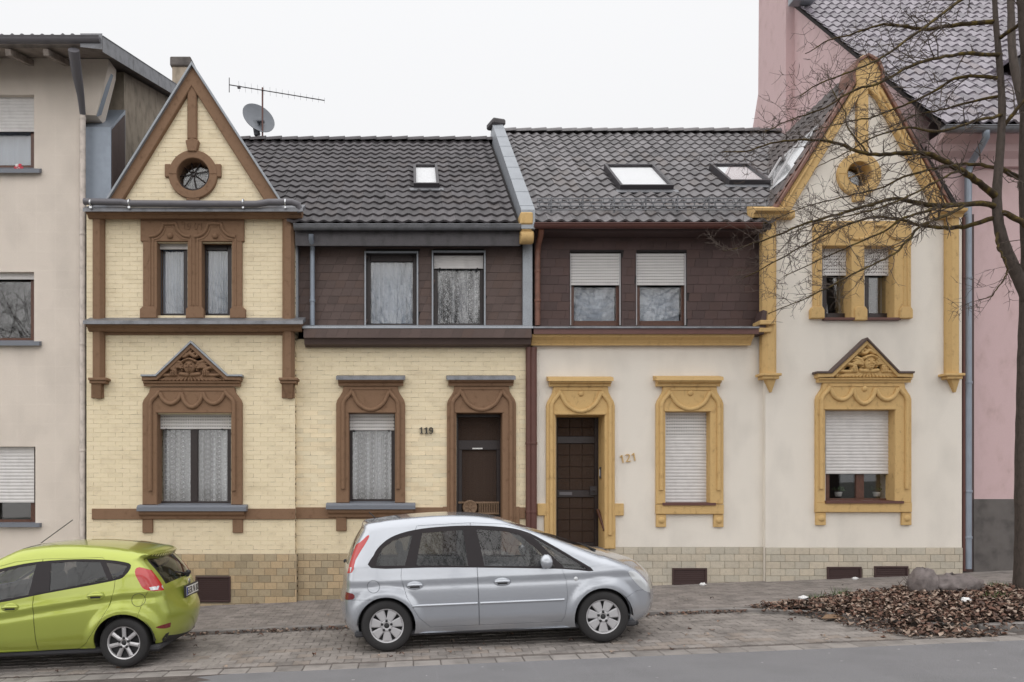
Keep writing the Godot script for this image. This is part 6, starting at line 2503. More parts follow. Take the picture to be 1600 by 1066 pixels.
func build_silver_car() -> void:
	var t := atan(0.0425)
	var where := Vector3(-0.265, bay_y(-0.265, 3.3), 3.22)
	var car := thing("parked_minivan", "silver grey compact minivan parked in front of the doorways", "car", where)
	car.rotation.z = t
	var P := {
		"half": 0.84, "nose": 3.30, "hub": 0.312, "base": 2.63, "arch": 0.352, "front_from": 2.2, "front_in": 0.20, "rear_from": 0.35, "rear_in": 0.12, "lean": 0.34, "flare": 0.022, "edge": 0.10, "swage": 0.004,
		"belt": func(x): return lerpf(1.03, 0.92, clampf((x + 0.2) / 2.6, 0.0, 1.0)), "crease": func(_x): return 0.86, "paint": M.paint_silver, "wheel": "cover", "tinted": 2, "driver": -1.0,
		"outline": [[-0.42, 0.2, 0.05], [-0.49, 0.3, 0.08], [-0.515, 0.46, 0.1], [-0.51, 0.64, 0.1], [-0.485, 0.76, 0.09], [-0.475, 0.9, 0.09], [-0.44, 1.05, 0.09], [-0.36, 1.27, 0.08], [-0.25, 1.475, 0.06], [-0.235, 1.535, 0.05], [-0.14, 1.565, 0.03], [0.25, 1.6, 0.03], [0.7, 1.612, 0.03], [1.1, 1.595, 0.03], [1.42, 1.54, 0.03], [1.62, 1.465, 0.035], [2.1, 1.275, 0.05], [2.6, 1.07, 0.07], [2.74, 1.03, 0.06], [2.98, 0.93, 0.08], [3.14, 0.83, 0.12], [3.25, 0.7, 0.15], [3.29, 0.55, 0.16], [3.285, 0.4, 0.16], [3.23, 0.27, 0.14], [3.12, 0.19, 0.1]],
		"glazing": [[-0.16, 1.02], [-0.125, 1.17], [-0.05, 1.275], [0.09, 1.375], [0.3, 1.44], [0.6, 1.475], [1.04, 1.48], [1.5, 1.44], [1.78, 1.365], [2.04, 1.215], [2.3, 1.045], [2.53, 0.875], [2.15, 0.915], [1.1, 0.975], [0.5, 1.0]],
		"panes": [[[-0.1, 1.045], [-0.075, 1.15], [-0.01, 1.25], [0.12, 1.335], [0.3, 1.385], [0.36, 1.39], [0.25, 1.035]], [[0.385, 1.03], [0.48, 1.41], [0.98, 1.43], [1.02, 1.0]], [[1.215, 0.99], [1.15, 1.43], [1.5, 1.39], [1.68, 1.335], [1.87, 1.16], [2.04, 0.95]], [[1.83, 1.315], [2.03, 1.185], [2.28, 1.025], [2.47, 0.895], [2.18, 0.925]]],
		"doors": [[[0.42, 1.5], [0.22, 1.06], [0.2, 0.9], [0.26, 0.66], [0.4, 0.4], [0.53, 0.275], [1.12, 0.275], [1.12, 1.0], [1.07, 1.51]], [[1.13, 0.275], [1.13, 1.0], [1.08, 1.51], [1.5, 1.475], [1.79, 1.38], [2.06, 1.0], [2.14, 0.93], [2.19, 0.78], [2.2, 0.6], [2.16, 0.34], [2.12, 0.275]]],
		"bumpers": [[[-0.8, 0.1], [-0.8, 0.635], [-0.1, 0.635], [-0.2, 0.5], [-0.3, 0.1]], [[3.6, 0.1], [3.6, 0.6], [3.08, 0.6], [2.9, 0.52], [2.9, 0.1]]],
		"lamps": [[[-0.6, 0.975], [-0.4, 0.97], [-0.35, 1.12], [-0.185, 1.37], [-0.195, 1.41], [-0.29, 1.33], [-0.5, 1.2]], [[-0.6, 0.645], [-0.4, 0.645], [-0.4, 0.715], [-0.6, 0.72]], [[2.97, 0.835], [3.07, 0.83], [3.2, 0.71], [3.32, 0.6], [3.3, 0.55], [3.18, 0.59], [3.06, 0.7]]],
		"lamp_names": ["tail_light", "reflector", "headlight"], "lamp_looks": ["lens_red", "lens_deep", "lens_clear"],
		"strips": [["rear_bumper", 0, 4, "paint"], ["tailgate", 4, 6, "paint"], ["rear_window", 6, 8, "glass"], ["roof", 8, 15, "paint"], ["windscreen", 15, 17, "glass"], ["bonnet", 17, 21, "paint"], ["front_bumper", 21, 25, "paint"]],
		"seat_front": 1.25, "seat_rear": 0.38, "dash": 2.25,
	}
	build_car(car, P)
	for k in [0.36, 1.42]:
		door_handle(car, P, k, 0.79, P.paint)
	fuel_flap(car, P, Vector2(-0.14, 0.795), 0.075, 1.0)
	# rub strip, mirrors, repeaters, aerial, wiper, clear lower part of the tail light
	for s in [-1.0, 1.0]:
		var g := Geo.new()
		for span in [[0.32, 1.11], [1.14, 2.16]]:
			var pts := []
			for k in 13:
				var x := lerpf(span[0], span[1], k / 12.0)
				pts.append(Vector3(x, 0.545, s * (car_w(P, x, 0.545) + 0.002)))
			var r := PackedFloat32Array()
			r.resize(13)
			r.fill(0.016)
			g.tube(PackedVector3Array(pts), r, 6, true, 1.0)
		add(car, "rub_strip", g, P.paint)
		g = Geo.new()
		var w := car_w(P, 2.0, 0.97)
		g.lathe(Transform3D(Basis(Vector3.BACK, 0.25).scaled(Vector3(0.85, 1.0, 1.1)), Vector3(1.95, 1.02, s * (w + 0.085))), [[0.001, -0.085], [0.05, -0.08], [0.08, -0.05], [0.088, -0.01], [0.08, 0.04], [0.055, 0.075], [0.001, 0.09]], 18)
		var mirror := add(car, "door_mirror", g, P.paint)
		g = Geo.new()
		g.block(Transform3D(Basis(), Vector3(2.0, 0.955, s * (w + 0.015))), Vector3(0.05, 0.022, 0.06), 0.012)
		add(mirror, "mirror_foot", g, M.trim_black)
		g = Geo.new()
		g.lathe(Transform3D(Basis(Vector3.RIGHT, s * PI / 2.0), Vector3(2.31, 0.79, s * (car_w(P, 2.31, 0.79) - 0.002))), [[0.026, 0.0], [0.024, 0.008], [0.001, 0.012]], 14)
		add(car, "side_repeater", g, M.lens_clear)
		g = Geo.new()
		var low := skin(P, meet([P.line], pv([[-0.6, 0.975], [-0.42, 0.972], [-0.4, 1.03], [-0.6, 1.05]])), 0.004, 0.0, 0.04)
		add(car, "reversing_light", low if s > 0.0 else mirrored(low), M.lens_clear)
	var g := Geo.new()
	g.pipe([Vector3(-0.12, 1.6, 0), Vector3(-0.2, 1.68, 0)], 0.008, 6)
	add(car, "roof_aerial", g, M.trim_black)
	g = Geo.new()
	g.block(Transform3D(Basis(), Vector3(-0.53, 1.06, 0.1)), Vector3(0.02, 0.02, 0.04), 0.008)
	add(car, "rear_wiper", g, M.trim_black)
	g = Geo.new()
	for k in [0.0, 0.14]:
		g.pipe([Vector3(2.64, 1.1, 0.5 - k * 3.0), Vector3(2.5, 1.165, 0.1 - k * 3.0)], 0.012, 5)
	add(car, "windscreen_wiper", g, M.trim_black)
	g = Geo.new()
	g.box(Vector3(2.95, 0.15, -0.6), Vector3(3.12, 0.21, 0.6), 0.02)
	add(car, "front_lip", g, M.trim_black)

func build_green_car() -> void:
	var t := atan(0.0425)
	var xw := -3.36
	var where := Vector3(xw, bay_y(xw, 3.5) - 0.0, 3.46)
	var car := thing("parked_hatchback", "lime green hatchback parked at the left edge, only its rear half showing", "car", where)
	car.basis = Basis(Vector3.BACK, t) * Basis(Vector3.UP, PI)
	var P := {
		"half": 0.855, "nose": 3.16, "hub": 0.292, "base": 2.489, "arch": 0.345, "front_from": 2.0, "front_in": 0.2, "rear_from": 0.25, "rear_in": 0.17, "lean": 0.42, "flare": 0.03, "edge": 0.11, "swage": 0.010,
		"belt": func(x): return lerpf(1.08, 0.84, clampf((x + 0.05) / 1.5, 0.0, 1.0)), "crease": func(x): return lerpf(0.88, 0.70, clampf((x - 0.0) / 1.6, 0.0, 1.2)), "paint": M.paint_green, "wheel": "alloy", "tinted": 2, "driver": 1.0,
		"outline": [[-0.40, 0.25, 0.06], [-0.455, 0.32, 0.11], [-0.49, 0.45, 0.14], [-0.5, 0.58, 0.15], [-0.475, 0.7, 0.13], [-0.45, 0.82, 0.11], [-0.42, 0.93, 0.11], [-0.33, 1.08, 0.11], [-0.2, 1.245, 0.09], [-0.255, 1.295, 0.08], [-0.15, 1.345, 0.05], [0.1, 1.4, 0.035], [0.5, 1.45, 0.03], [0.9, 1.465, 0.03], [1.25, 1.44, 0.03], [1.45, 1.38, 0.035], [1.9, 1.16, 0.05], [2.3, 0.97, 0.07], [2.45, 0.93, 0.06], [2.75, 0.84, 0.1], [2.98, 0.75, 0.13], [3.1, 0.62, 0.16], [3.14, 0.45, 0.17], [3.08, 0.3, 0.15], [2.98, 0.22, 0.1]],
		"glazing": [[-0.1, 1.2], [-0.04, 1.08], [0.12, 1.025], [0.9, 0.915], [1.5, 0.825], [2.15, 0.81], [2.2, 0.86], [1.9, 1.02], [1.58, 1.185], [1.3, 1.25], [1.0, 1.285], [0.59, 1.295], [0.26, 1.28], [0.03, 1.25]],
		"panes": [[[0.09, 1.05], [0.2, 1.245], [0.03, 1.215], [-0.06, 1.19], [-0.01, 1.1]], [[0.84, 0.945], [0.87, 1.26], [0.57, 1.268], [0.27, 1.25], [0.155, 1.045]], [[1.09, 0.91], [1.05, 1.255], [1.3, 1.22], [1.56, 1.16], [2.0, 0.93], [2.05, 0.85], [1.5, 0.85]]],
		"doors": [[[0.07, 1.03], [0.085, 0.9], [0.15, 0.72], [0.28, 0.52], [0.44, 0.31], [0.54, 0.245], [1.02, 0.245], [1.03, 0.8], [0.97, 1.31], [0.25, 1.30], [0.03, 1.14]], [[1.03, 0.245], [1.04, 0.8], [0.98, 1.31], [1.3, 1.29], [1.6, 1.22], [2.15, 0.88], [2.2, 0.6], [2.1, 0.245]]],
		"bumpers": [[[-0.9, 0.1], [-0.9, 0.86], [-0.3, 0.88], [-0.25, 0.8], [-0.19, 0.62], [-0.1, 0.1]]],
		"lamps": [[[-0.19, 1.17], [-0.15, 1.12], [-0.2, 1.0], [-0.26, 0.91], [-0.42, 0.875], [-0.7, 0.86], [-0.7, 0.93], [-0.36, 1.09]], [[-0.56, 0.425], [-0.45, 0.42], [-0.37, 0.455], [-0.52, 0.475]]],
		"lamp_names": ["tail_light", "reflector"], "lamp_looks": ["lens_red", "lens_deep"],
		"strips": [["rear_diffuser", 0, 1, "trim_black"], ["rear_bumper", 1, 4, "paint"], ["tailgate", 4, 6, "paint"], ["rear_window", 6, 8, "glass"], ["roof", 8, 15, "paint"], ["windscreen", 15, 17, "glass"], ["bonnet", 17, 20, "paint"], ["front_bumper", 20, 24, "paint"]],
		"seat_front": 1.15, "seat_rear": 0.25, "dash": 1.95,
	}
	build_car(car, P)
	door_handle(car, P, 0.29, 0.865, P.paint)
	door_handle(car, P, 1.3, 0.77, P.paint)
	fuel_flap(car, P, Vector2(-0.19, 0.79), 0.075, -1.0)
	for s in [-1.0, 1.0]:
		var g := skin(P, meet([P.line], pv([[-0.6, 0.885], [-0.33, 0.893], [-0.31, 0.93], [-0.6, 0.945]])), 0.004, 0.0, 0.04)
		add(car, "reversing_light", g if s > 0.0 else mirrored(g), M.lens_clear)
		g = skin(P, meet([P.line], pv([[-0.6, 0.2], [-0.38, 0.2], [-0.41, 0.29], [-0.45, 0.35], [-0.6, 0.42]])), 0.008, 0.02, 0.03)
		add(car, "bumper_insert", g if s > 0.0 else mirrored(g), M.trim_black)
		g = Geo.new()
		var w := car_w(P, 1.9, 0.88)
		g.lathe(Transform3D(Basis(Vector3.BACK, 0.2), Vector3(1.86, 0.95, s * (w + 0.1))), [[0.001, -0.08], [0.06, -0.07], [0.088, -0.02], [0.08, 0.04], [0.05, 0.07], [0.001, 0.08]], 16)
		add(car, "door_mirror", g, P.paint)
	# number plate in its recess, badge, wiper, high spoiler lip, aerial
	var g := Geo.new()
	g.block(Transform3D(Basis(), Vector3(-0.588, 0.80, 0)), Vector3(0.012, 0.075, 0.29), 0.006)
	var plate := add(car, "number_plate", g, M.trim_black)
	g = Geo.new()
	g.block(Transform3D(Basis(), Vector3(-0.601, 0.802, 0)), Vector3(0.003, 0.056, 0.258), 0.002)
	add(plate, "plate_face", g, M.plate_white)
	g = Geo.new()
	g.block(Transform3D(Basis(), Vector3(-0.6045, 0.802, -0.238)), Vector3(0.001, 0.05, 0.02), 0.0)
	add(plate, "country_band", g, M.plate_blue)
	var o := text(plate, "plate_letters", "GER N 80", 0.115, M.number_dark, Vector3(-0.605, 0.802, 0.02), "Droid Sans", 700, 0.002)
	o.rotation.y = -PI / 2.0
	g = Geo.new()
	g.lathe(Transform3D(Basis(Vector3.BACK, PI / 2.0).scaled(Vector3(1, 1, 1)), Vector3(-0.565, 0.91, 0)), [[0.001, 0.012], [0.03, 0.01], [0.034, 0.0]], 18)
	add(car, "badge", g, M.steel)
	g = Geo.new()
	g.block(Transform3D(Basis(Vector3.BACK, 0.5), Vector3(-0.535, 1.0, 0.05)), Vector3(0.03, 0.045, 0.035), 0.015)
	g.pipe([Vector3(-0.545, 1.0, 0.05), Vector3(-0.5, 1.06, -0.34)], 0.01, 5)
	add(car, "rear_wiper", g, M.trim_black)
	g = Geo.new()
	g.pipe([Vector3(1.32, 1.47, 0), Vector3(0.9, 1.75, 0)], 0.006, 6)
	add(car, "roof_aerial", g, M.trim_black)

# ================================================================ trees and the bed at the kerb
func sprig(g: Geo, p: Vector3, dir: Vector3, length: float, r: float, depth: int) -> void:   # a crooked twig with side shoots
	var n := 4 if length > 0.25 else 3
	var pts := PackedVector3Array([p])
	var radii := PackedFloat32Array([r])
	var d := dir
	for i in n:
		d = (d + Vector3(rng.randf_range(-1, 1), rng.randf_range(-0.8, 1.0), rng.randf_range(-1, 1)) * 0.32).normalized()
		pts.append(pts[i] + d * length / n)
		radii.append(lerpf(r, r * 0.45, float(i + 1) / n))
	g.tube(pts, radii, 4 if r > 0.006 else 3, false)
	if depth <= 0:
		return
	var kids := clampi(int(length / 0.1), 1, 5)
	for k in kids:
		var t := rng.randf_range(0.2, 1.0) * n
		var i := mini(int(t), n - 1)
		var q := pts[i].lerp(pts[i + 1], t - i)
		var along := (pts[i + 1] - pts[i]).normalized()
		var side := along.cross(Vector3(rng.randf_range(-1, 1), rng.randf_range(-1, 1), rng.randf_range(-1, 1))).normalized()
		var e := (along * rng.randf_range(0.4, 1.1) + side).normalized()
		sprig(g, q, e, length * rng.randf_range(0.25, 0.6), maxf(r * 0.68, 0.0036), depth - 1)

func build_tree() -> void:
	var base := Vector3(9.62, walk_y(9.62, 2.4) + 0.05, 2.4)
	var tree := thing("bare_tree", "leafless kerbside tree at the right edge with branches across the ochre gable", "tree", base)
	rng.seed = 31
	var put := func(list: Array) -> PackedVector3Array:
		var pts := []
		for p in list:
			pts.append(at(p[0], p[1], p[2]) - base)
		return PackedVector3Array(smooth(pts, 5))
	var taper := func(n: int, a: float, b: float, knob: float) -> PackedFloat32Array:
		var out := PackedFloat32Array()
		for i in n:
			out.append(lerpf(a, b, pow(float(i) / (n - 1), 0.85)) * (1.0 + knob * rng.randf_range(-1, 1)))
		return out
	var g := Geo.new()
	var pts: PackedVector3Array = put.call([[1605, 935, 2.4], [1605, 900, 2.4], [1606, 840, 2.4], [1604, 760, 2.4], [1605, 660, 2.4], [1606, 560, 2.4], [1608, 470, 2.4], [1609, 400, 2.4], [1606, 330, 2.45], [1604, 240, 2.5], [1606, 120, 2.5], [1602, -40, 2.5]])
	var radii: PackedFloat32Array = taper.call(pts.size(), 0.175, 0.07, 0.035)
	radii[0] = 0.24
	radii[1] = 0.22
	g.tube(pts, radii, 16)
	add(tree, "trunk", g, M.bark)
	g = Geo.new()
	pts = put.call([[1612, 480, 2.42], [1592, 435, 2.45], [1574, 395, 2.48], [1561, 352, 2.5], [1558, 300, 2.5], [1563, 235, 2.5], [1566, 170, 2.5], [1562, 100, 2.5], [1556, 30, 2.5], [1552, -60, 2.5]])
	g.tube(pts, taper.call(pts.size(), 0.09, 0.028, 0.06), 12)
	add(tree, "stem", g, M.bark)
	for s in [[[1620, 240, 2.3], [1598, 160, 2.0], [1583, 90, 1.8], [1580, 20, 1.7], [1578, -40, 1.7]], [[1625, 150, 2.6], [1602, 80, 2.8], [1594, -30, 3.0]]]:
		g = Geo.new()
		pts = put.call(s)
		g.tube(pts, taper.call(pts.size(), 0.07, 0.04, 0.04), 10)
		add(tree, "stem", g, M.bark)
	var limbs := [   # [points, thick end, thin end]
		[[[1556, 308, 2.5], [1530, 285, 2.6], [1497, 264, 2.7], [1462, 245, 2.7], [1440, 240, 2.7], [1400, 240, 2.6], [1358, 241, 2.6], [1310, 224, 2.5], [1265, 218, 2.4], [1215, 222, 2.3], [1165, 236, 2.2], [1128, 238, 2.1]], 0.047, 0.007],
		[[[1558, 322, 2.5], [1524, 318, 2.6], [1471, 322, 2.8], [1429, 316, 2.9], [1403, 310, 2.9], [1370, 318, 2.9], [1320, 332, 2.8], [1262, 348, 2.8], [1205, 372, 2.7], [1165, 384, 2.6], [1130, 392, 2.6]], 0.042, 0.006],
		[[[1471, 322, 2.8], [1440, 333, 3.0], [1407, 343, 3.1], [1380, 362, 3.1], [1330, 384, 3.1], [1280, 406, 3.0], [1225, 432, 3.0]], 0.022, 0.006],
		[[[1560, 338, 2.5], [1512, 353, 2.4], [1483, 356, 2.3], [1440, 352, 2.2], [1400, 342, 2.1], [1355, 341, 2.0], [1300, 362, 1.9], [1248, 388, 1.8], [1200, 415, 1.8], [1160, 436, 1.7]], 0.036, 0.006],
		[[[1514, 318, 2.65], [1478, 337, 2.9], [1440, 353, 3.1], [1418, 376, 3.2], [1398, 396, 3.2], [1355, 418, 3.3], [1300, 446, 3.3], [1255, 468, 3.3], [1200, 490, 3.2]], 0.024, 0.006],
		[[[1558, 34, 2.5], [1500, 38, 2.4], [1448, 45, 2.3], [1397, 39, 2.2], [1370, 40, 2.1], [1328, 54, 2.0], [1295, 63, 1.9], [1258, 84, 1.8]], 0.034, 0.006],
		[[[1564, 86, 2.5], [1520, 84, 2.7], [1478, 88, 2.8], [1424, 103, 2.9], [1376, 128, 3.0], [1328, 144, 3.0], [1290, 168, 3.0], [1240, 186, 2.9], [1195, 205, 2.9]], 0.03, 0.006],
		[[[1564, 122, 2.5], [1502, 120, 2.3], [1460, 143, 2.1], [1410, 166, 1.9], [1365, 182, 1.8], [1318, 192, 1.7], [1270, 205, 1.7]], 0.028, 0.006],
		[[[1556, -30, 2.5], [1499, 2, 2.7], [1440, 46, 2.9], [1382, 87, 3.0], [1330, 112, 3.1], [1285, 128, 3.1], [1250, 150, 3.0]], 0.026, 0.006],
		[[[1562, 264, 2.5], [1524, 257, 2.3], [1483, 258, 2.1], [1455, 265, 2.0], [1411, 277, 1.9], [1375, 294, 1.8], [1325, 306, 1.7], [1262, 322, 1.6], [1190, 350, 1.6]], 0.026, 0.006],
		[[[1498, 266, 2.7], [1462, 284, 2.9], [1411, 310, 3.1], [1350, 332, 3.2], [1290, 345, 3.3], [1230, 366, 3.3]], 0.018, 0.005],
		[[[1559, 362, 2.5], [1558, 380, 2.6], [1565, 398, 2.7], [1573, 414, 2.8], [1572, 430, 2.8], [1560, 450, 2.9], [1548, 464, 2.9], [1530, 468, 2.9]], 0.02, 0.005],
		[[[1568, 180, 2.5], [1520, 190, 2.8], [1470, 205, 3.0], [1420, 200, 3.1], [1370, 212, 3.2], [1320, 240, 3.3], [1275, 262, 3.3]], 0.024, 0.005],
		[[[1565, 150, 2.5], [1515, 160, 2.2], [1470, 172, 2.0], [1430, 180, 1.8], [1390, 200, 1.7], [1340, 215, 1.6]], 0.022, 0.005],
		[[[1358, 241, 2.6], [1345, 225, 2.5], [1325, 200, 2.4], [1318, 170, 2.3], [1300, 140, 2.3], [1292, 110, 2.2]], 0.014, 0.004],
		[[[1560, 60, 2.5], [1590, 40, 2.8], [1615, 10, 3.0]], 0.03, 0.02],
		[[[1562, 262, 2.5], [1585, 275, 2.3], [1620, 290, 2.1]], 0.036, 0.03],
		[[[1560, 330, 2.5], [1580, 338, 2.6], [1615, 360, 2.7]], 0.04, 0.036],
		[[[1566, 200, 2.5], [1590, 170, 2.6], [1630, 120, 2.7]], 0.03, 0.02],
	]
	for l in limbs:
		pts = put.call(l[0])
		for i in range(1, pts.size() - 1):
			pts[i] += Vector3(rng.randf_range(-1, 1), rng.randf_range(-1, 1), rng.randf_range(-1, 1)) * 0.009
		radii = taper.call(pts.size(), l[1], l[2], 0.05)
		g = Geo.new()
		g.tube(pts, radii, 8)
		var branch := add(tree, "branch", g, M.branch_bark)
		g = Geo.new()
		var run := 0.0
		for i in range(2, pts.size()):
			var d := pts[i] - pts[i - 1]
			run += d.length()
			var share := float(i) / pts.size()
			while run > 0.05:
				run -= 0.05
				if share < 0.12 or rng.randf() > 0.35 + 0.5 * share:
					continue
				var along := d.normalized()
				var side := along.cross(Vector3(rng.randf_range(-1, 1), rng.randf_range(-1, 1), rng.randf_range(-1, 1))).normalized()
				var e := (along * rng.randf_range(0.5, 1.3) + side + Vector3(0, 0.15, 0)).normalized()
				sprig(g, pts[i] - d * rng.randf(), e, rng.randf_range(0.08, 0.72) * lerpf(1.0, 0.75, share), clampf(radii[i] * 0.42, 0.0038, 0.009), 2)
		var tw := add(branch, "twigs", g, M.twig)
		tw.set_meta("kind", "stuff")

func bed_shape() -> PackedVector2Array:   # outline on the ground, x and z
	return PackedVector2Array([Vector2(5.0, 2.42), Vector2(5.5, 2.98), Vector2(5.65, 3.65), Vector2(5.85, 4.2), Vector2(6.3, 4.42), Vector2(6.8, 4.4), Vector2(7.1, 4.15), Vector2(13.5, 4.15), Vector2(13.5, 1.75), Vector2(8.8, 1.7), Vector2(7.5, 1.5), Vector2(6.6, 1.85), Vector2(5.7, 2.2)])

func inside_by(q: Vector2, poly: PackedVector2Array) -> float:
	var d := 99.0
	for i in poly.size():
		d = minf(d, q.distance_to(Geometry2D.get_closest_point_to_segment(q, poly[i], poly[(i + 1) % poly.size()])))
	return d if Geometry2D.is_point_in_polygon(q, poly) else -d

func bed_y(x: float, z: float, poly: PackedVector2Array, f: FastNoiseLite) -> float:
	var kerb_side := inside_by(Vector2(x, z), PackedVector2Array([Vector2(-9, 2.36), Vector2(4.65, 2.36), Vector2(5.5, 2.86), Vector2(6.15, 3.85), Vector2(6.75, 4.2), Vector2(20, 4.2), Vector2(20, -1), Vector2(-9, -1)]))
	var ground := lerpf(bay_y(x, z), walk_y(x, z), smoothstep(-0.25, 0.05, kerb_side))
	var d := inside_by(Vector2(x, z), poly)
	return ground + 0.07 * smoothstep(-0.1, 1.0, d) + (0.035 * f.get_noise_2d(x * 60.0, z * 60.0) if d > -0.05 else 0.0)

func leaf_mesh(bend: float) -> ArrayMesh:
	var g := Geo.new()
	var w := [0.0, 0.30, 0.36, 0.2, 0.0]
	var rows := []
	for i in 5:
		var t := i / 4.0
		var y := bend * sin(PI * t) + 0.12 * bend * t
		rows.append(PackedVector3Array([Vector3(-w[i], y + 0.12, t - 0.5), Vector3(0, y, t - 0.5), Vector3(w[i], y + 0.10, t - 0.5)]))
	g.grid(rows, Vector3.UP)
	return g.mesh()

func build_tree_bed() -> void:
	rng.seed = 77
	var f := FastNoiseLite.new()
	f.seed = 5
	f.frequency = 0.03
	var poly := bed_shape()
	var g := Geo.new()
	var rows := []
	var z := 1.4
	while z < 4.32:
		var line := PackedVector3Array()
		var x := 4.2
		while x < 13.4:
			var d := inside_by(Vector2(x, z), poly)
			line.append(Vector3(x, bed_y(x, z, poly, f) - (0.012 if d > 0.25 else 0.2), z))
			x += 0.12
		rows.append(line)
		z += 0.1
	g.grid(rows, Vector3.UP)
	tag(add(self, "tree_bed", g, M.soil), "", "", "", "structure")
	# fallen leaves
	var palette := [Color(0.18, 0.105, 0.075), Color(0.12, 0.064, 0.046), Color(0.26, 0.17, 0.125), Color(0.075, 0.045, 0.036), Color(0.34, 0.25, 0.195), Color(0.16, 0.08, 0.055), Color(0.40, 0.31, 0.25)]
	var shapes := [leaf_mesh(0.22), leaf_mesh(-0.18), leaf_mesh(0.42)]
	var where := [[], [], []]
	var tints := [[], [], []]
	var lay := func(p: Vector3, size: float, lean: float) -> void:
		var k := rng.randi() % 3
		var b := Basis(Vector3(rng.randf_range(-1, 1), 0, rng.randf_range(-1, 1)).normalized(), rng.randf_range(-lean, lean)) * Basis(Vector3.UP, rng.randf_range(0, TAU))
		where[k].append(Transform3D(b.scaled(Vector3.ONE * size), p))
		var c: Color = palette[rng.randi() % 7]
		var s := rng.randf_range(0.75, 1.25)
		tints[k].append(Color(c.r * s, c.g * s, c.b * s))
	var made := 0
	while made < 9500:
		var q := Vector2(rng.randf_range(4.1, 11.5), rng.randf_range(1.2, 4.5))
		var d := inside_by(q, poly)
		if d < -0.35 or d < 0.0 and rng.randf() > pow(1.0 + d / 0.35, 2.5) * 0.75:
			continue
		lay.call(Vector3(q.x, bed_y(q.x, q.y, poly, f) + rng.randf_range(0.004, 0.045 if d > 0.05 else 0.012), q.y), rng.randf_range(0.035, 0.1), 0.42 if d > 0.05 else 0.22)
		made += 1
	for k in 700:   # drift along the kerb
		var x := rng.randf_range(-4.6, 5.2)
		var zz := 2.40 + absf(rng.randfn(0.0, 0.05))
		lay.call(Vector3(x, bay_y(x, zz) + rng.randf_range(0.004, 0.022), zz), rng.randf_range(0.02, 0.07), 0.5)
	for k in 60:
		var x := rng.randf_range(-4.5, 6.0)
		var zz := rng.randf_range(2.5, 4.6)
		lay.call(Vector3(x, bay_y(x, zz) + 0.01, zz), rng.randf_range(0.03, 0.10), 0.2)
	for k in 25:
		var x := rng.randf_range(-4.5, 8.0)
		var zz := rng.randf_range(0.2, 2.2)
		lay.call(Vector3(x, walk_y(x, zz) + 0.01, zz), rng.randf_range(0.03, 0.07), 0.2)
	var heap := holder(self, "fallen_leaves")
	tag(heap, "brown fallen leaves heaped round the tree and drifted along the kerb", "leaves", "", "stuff")
	for k in 3:
		copies(heap, "dry_leaves", shapes[k], M.leaf_litter, where[k], tints[k])
	# boulders
	for s in [[1443, 908, 0.19, 0.20, 0.2, "pale upright boulder in the leaf bed, left of the longer one", 3], [1490, 915, 0.40, 0.14, 0.26, "long low boulder lying in the leaf bed beside the tree", 8]]:
		var c := at(s[0], s[1], 2.15)
		c.y = bed_y(c.x, 2.15, poly, f) + 0.05
		var n := FastNoiseLite.new()
		n.seed = s[6]
		n.frequency = 1.6
		var grid := []
		for i in 15:
			var th := PI * i / 14.0
			var line := PackedVector3Array()
			for j in 25:
				var ph := TAU * (j % 24) / 24.0
				var d := Vector3(sin(th) * cos(ph), cos(th), sin(th) * sin(ph))
				var r := 1.0 + 0.30 * n.get_noise_3dv(d * 1.2) + 0.10 * n.get_noise_3dv(d * 4.0)
				line.append(Vector3(d.x * s[2], d.y * s[3] * 1.25 + s[3] * 0.35, d.z * s[4]) * r)
			grid.append(line)
		g = Geo.new()
		g.grid(grid)
		for i in g.v.size():   # smooth normals point outwards
			if g.n[i].dot(g.v[i] - Vector3(0, s[3] * 0.3, 0)) < 0.0:
				g.n[i] = -g.n[i]
		var o := add(self, "boulder", g, M.boulder)
		o.position = c
		tag(o, s[5], "boulder", "boulders in the leaf bed")
	# leafless seedling, grass, litter
	var sp := at(1418, 915, 2.0)
	sp.y = bed_y(sp.x, 2.0, poly, f)
	g = Geo.new()
	for k in 5:
		sprig(g, Vector3(0, -0.02, 0), Vector3(rng.randf_range(-0.7, 0.7), 1, rng.randf_range(-0.4, 0.4)).normalized(), rng.randf_range(0.15, 0.3), 0.006, 1)
	var shrub := add(self, "bare_seedling", g, M.twig)
	shrub.position = sp
	tag(shrub, "tiny leafless seedling sticking up left of the boulders", "plant")
	for s in [[1313, 938, 1.75, 0.15, "brightest grass tuft at the left rim of the leaf heap"], [1276, 944, 1.95, 0.10, "low grass tuft beside the crumpled paper"], [1562, 918, 1.8, 0.13, "grass tuft at the foot of the tree"], [1555, 952, 3.0, 0.12, "dull weeds among the leaves near the trunk"]]:
		var c := at(s[0], s[1], s[2])
		c.y = bed_y(c.x, s[2], poly, f)
		g = Geo.new()
		for k in 70:
			var p := Vector3(rng.randfn(0, 0.09), 0, rng.randfn(0, 0.05))
			var d := Vector3(rng.randf_range(-0.6, 0.6), 1, rng.randf_range(-0.5, 0.5)).normalized()
			var h: float = s[3] * rng.randf_range(0.5, 1.2)
			var side := Vector3(rng.randf_range(-1, 1), 0, rng.randf_range(-1, 1)).normalized() * 0.005
			g.tri_n(p - side, p + side, p + d * h + Vector3(d.x, -0.1, d.z) * h * 0.4, Vector3.UP, Vector3.UP, Vector3.UP)
		var tuft := add(self, "grass_tuft", g, M.grass)
		tuft.position = c
		tag(tuft, s[4], "grass", "grass tufts round the leaf bed")
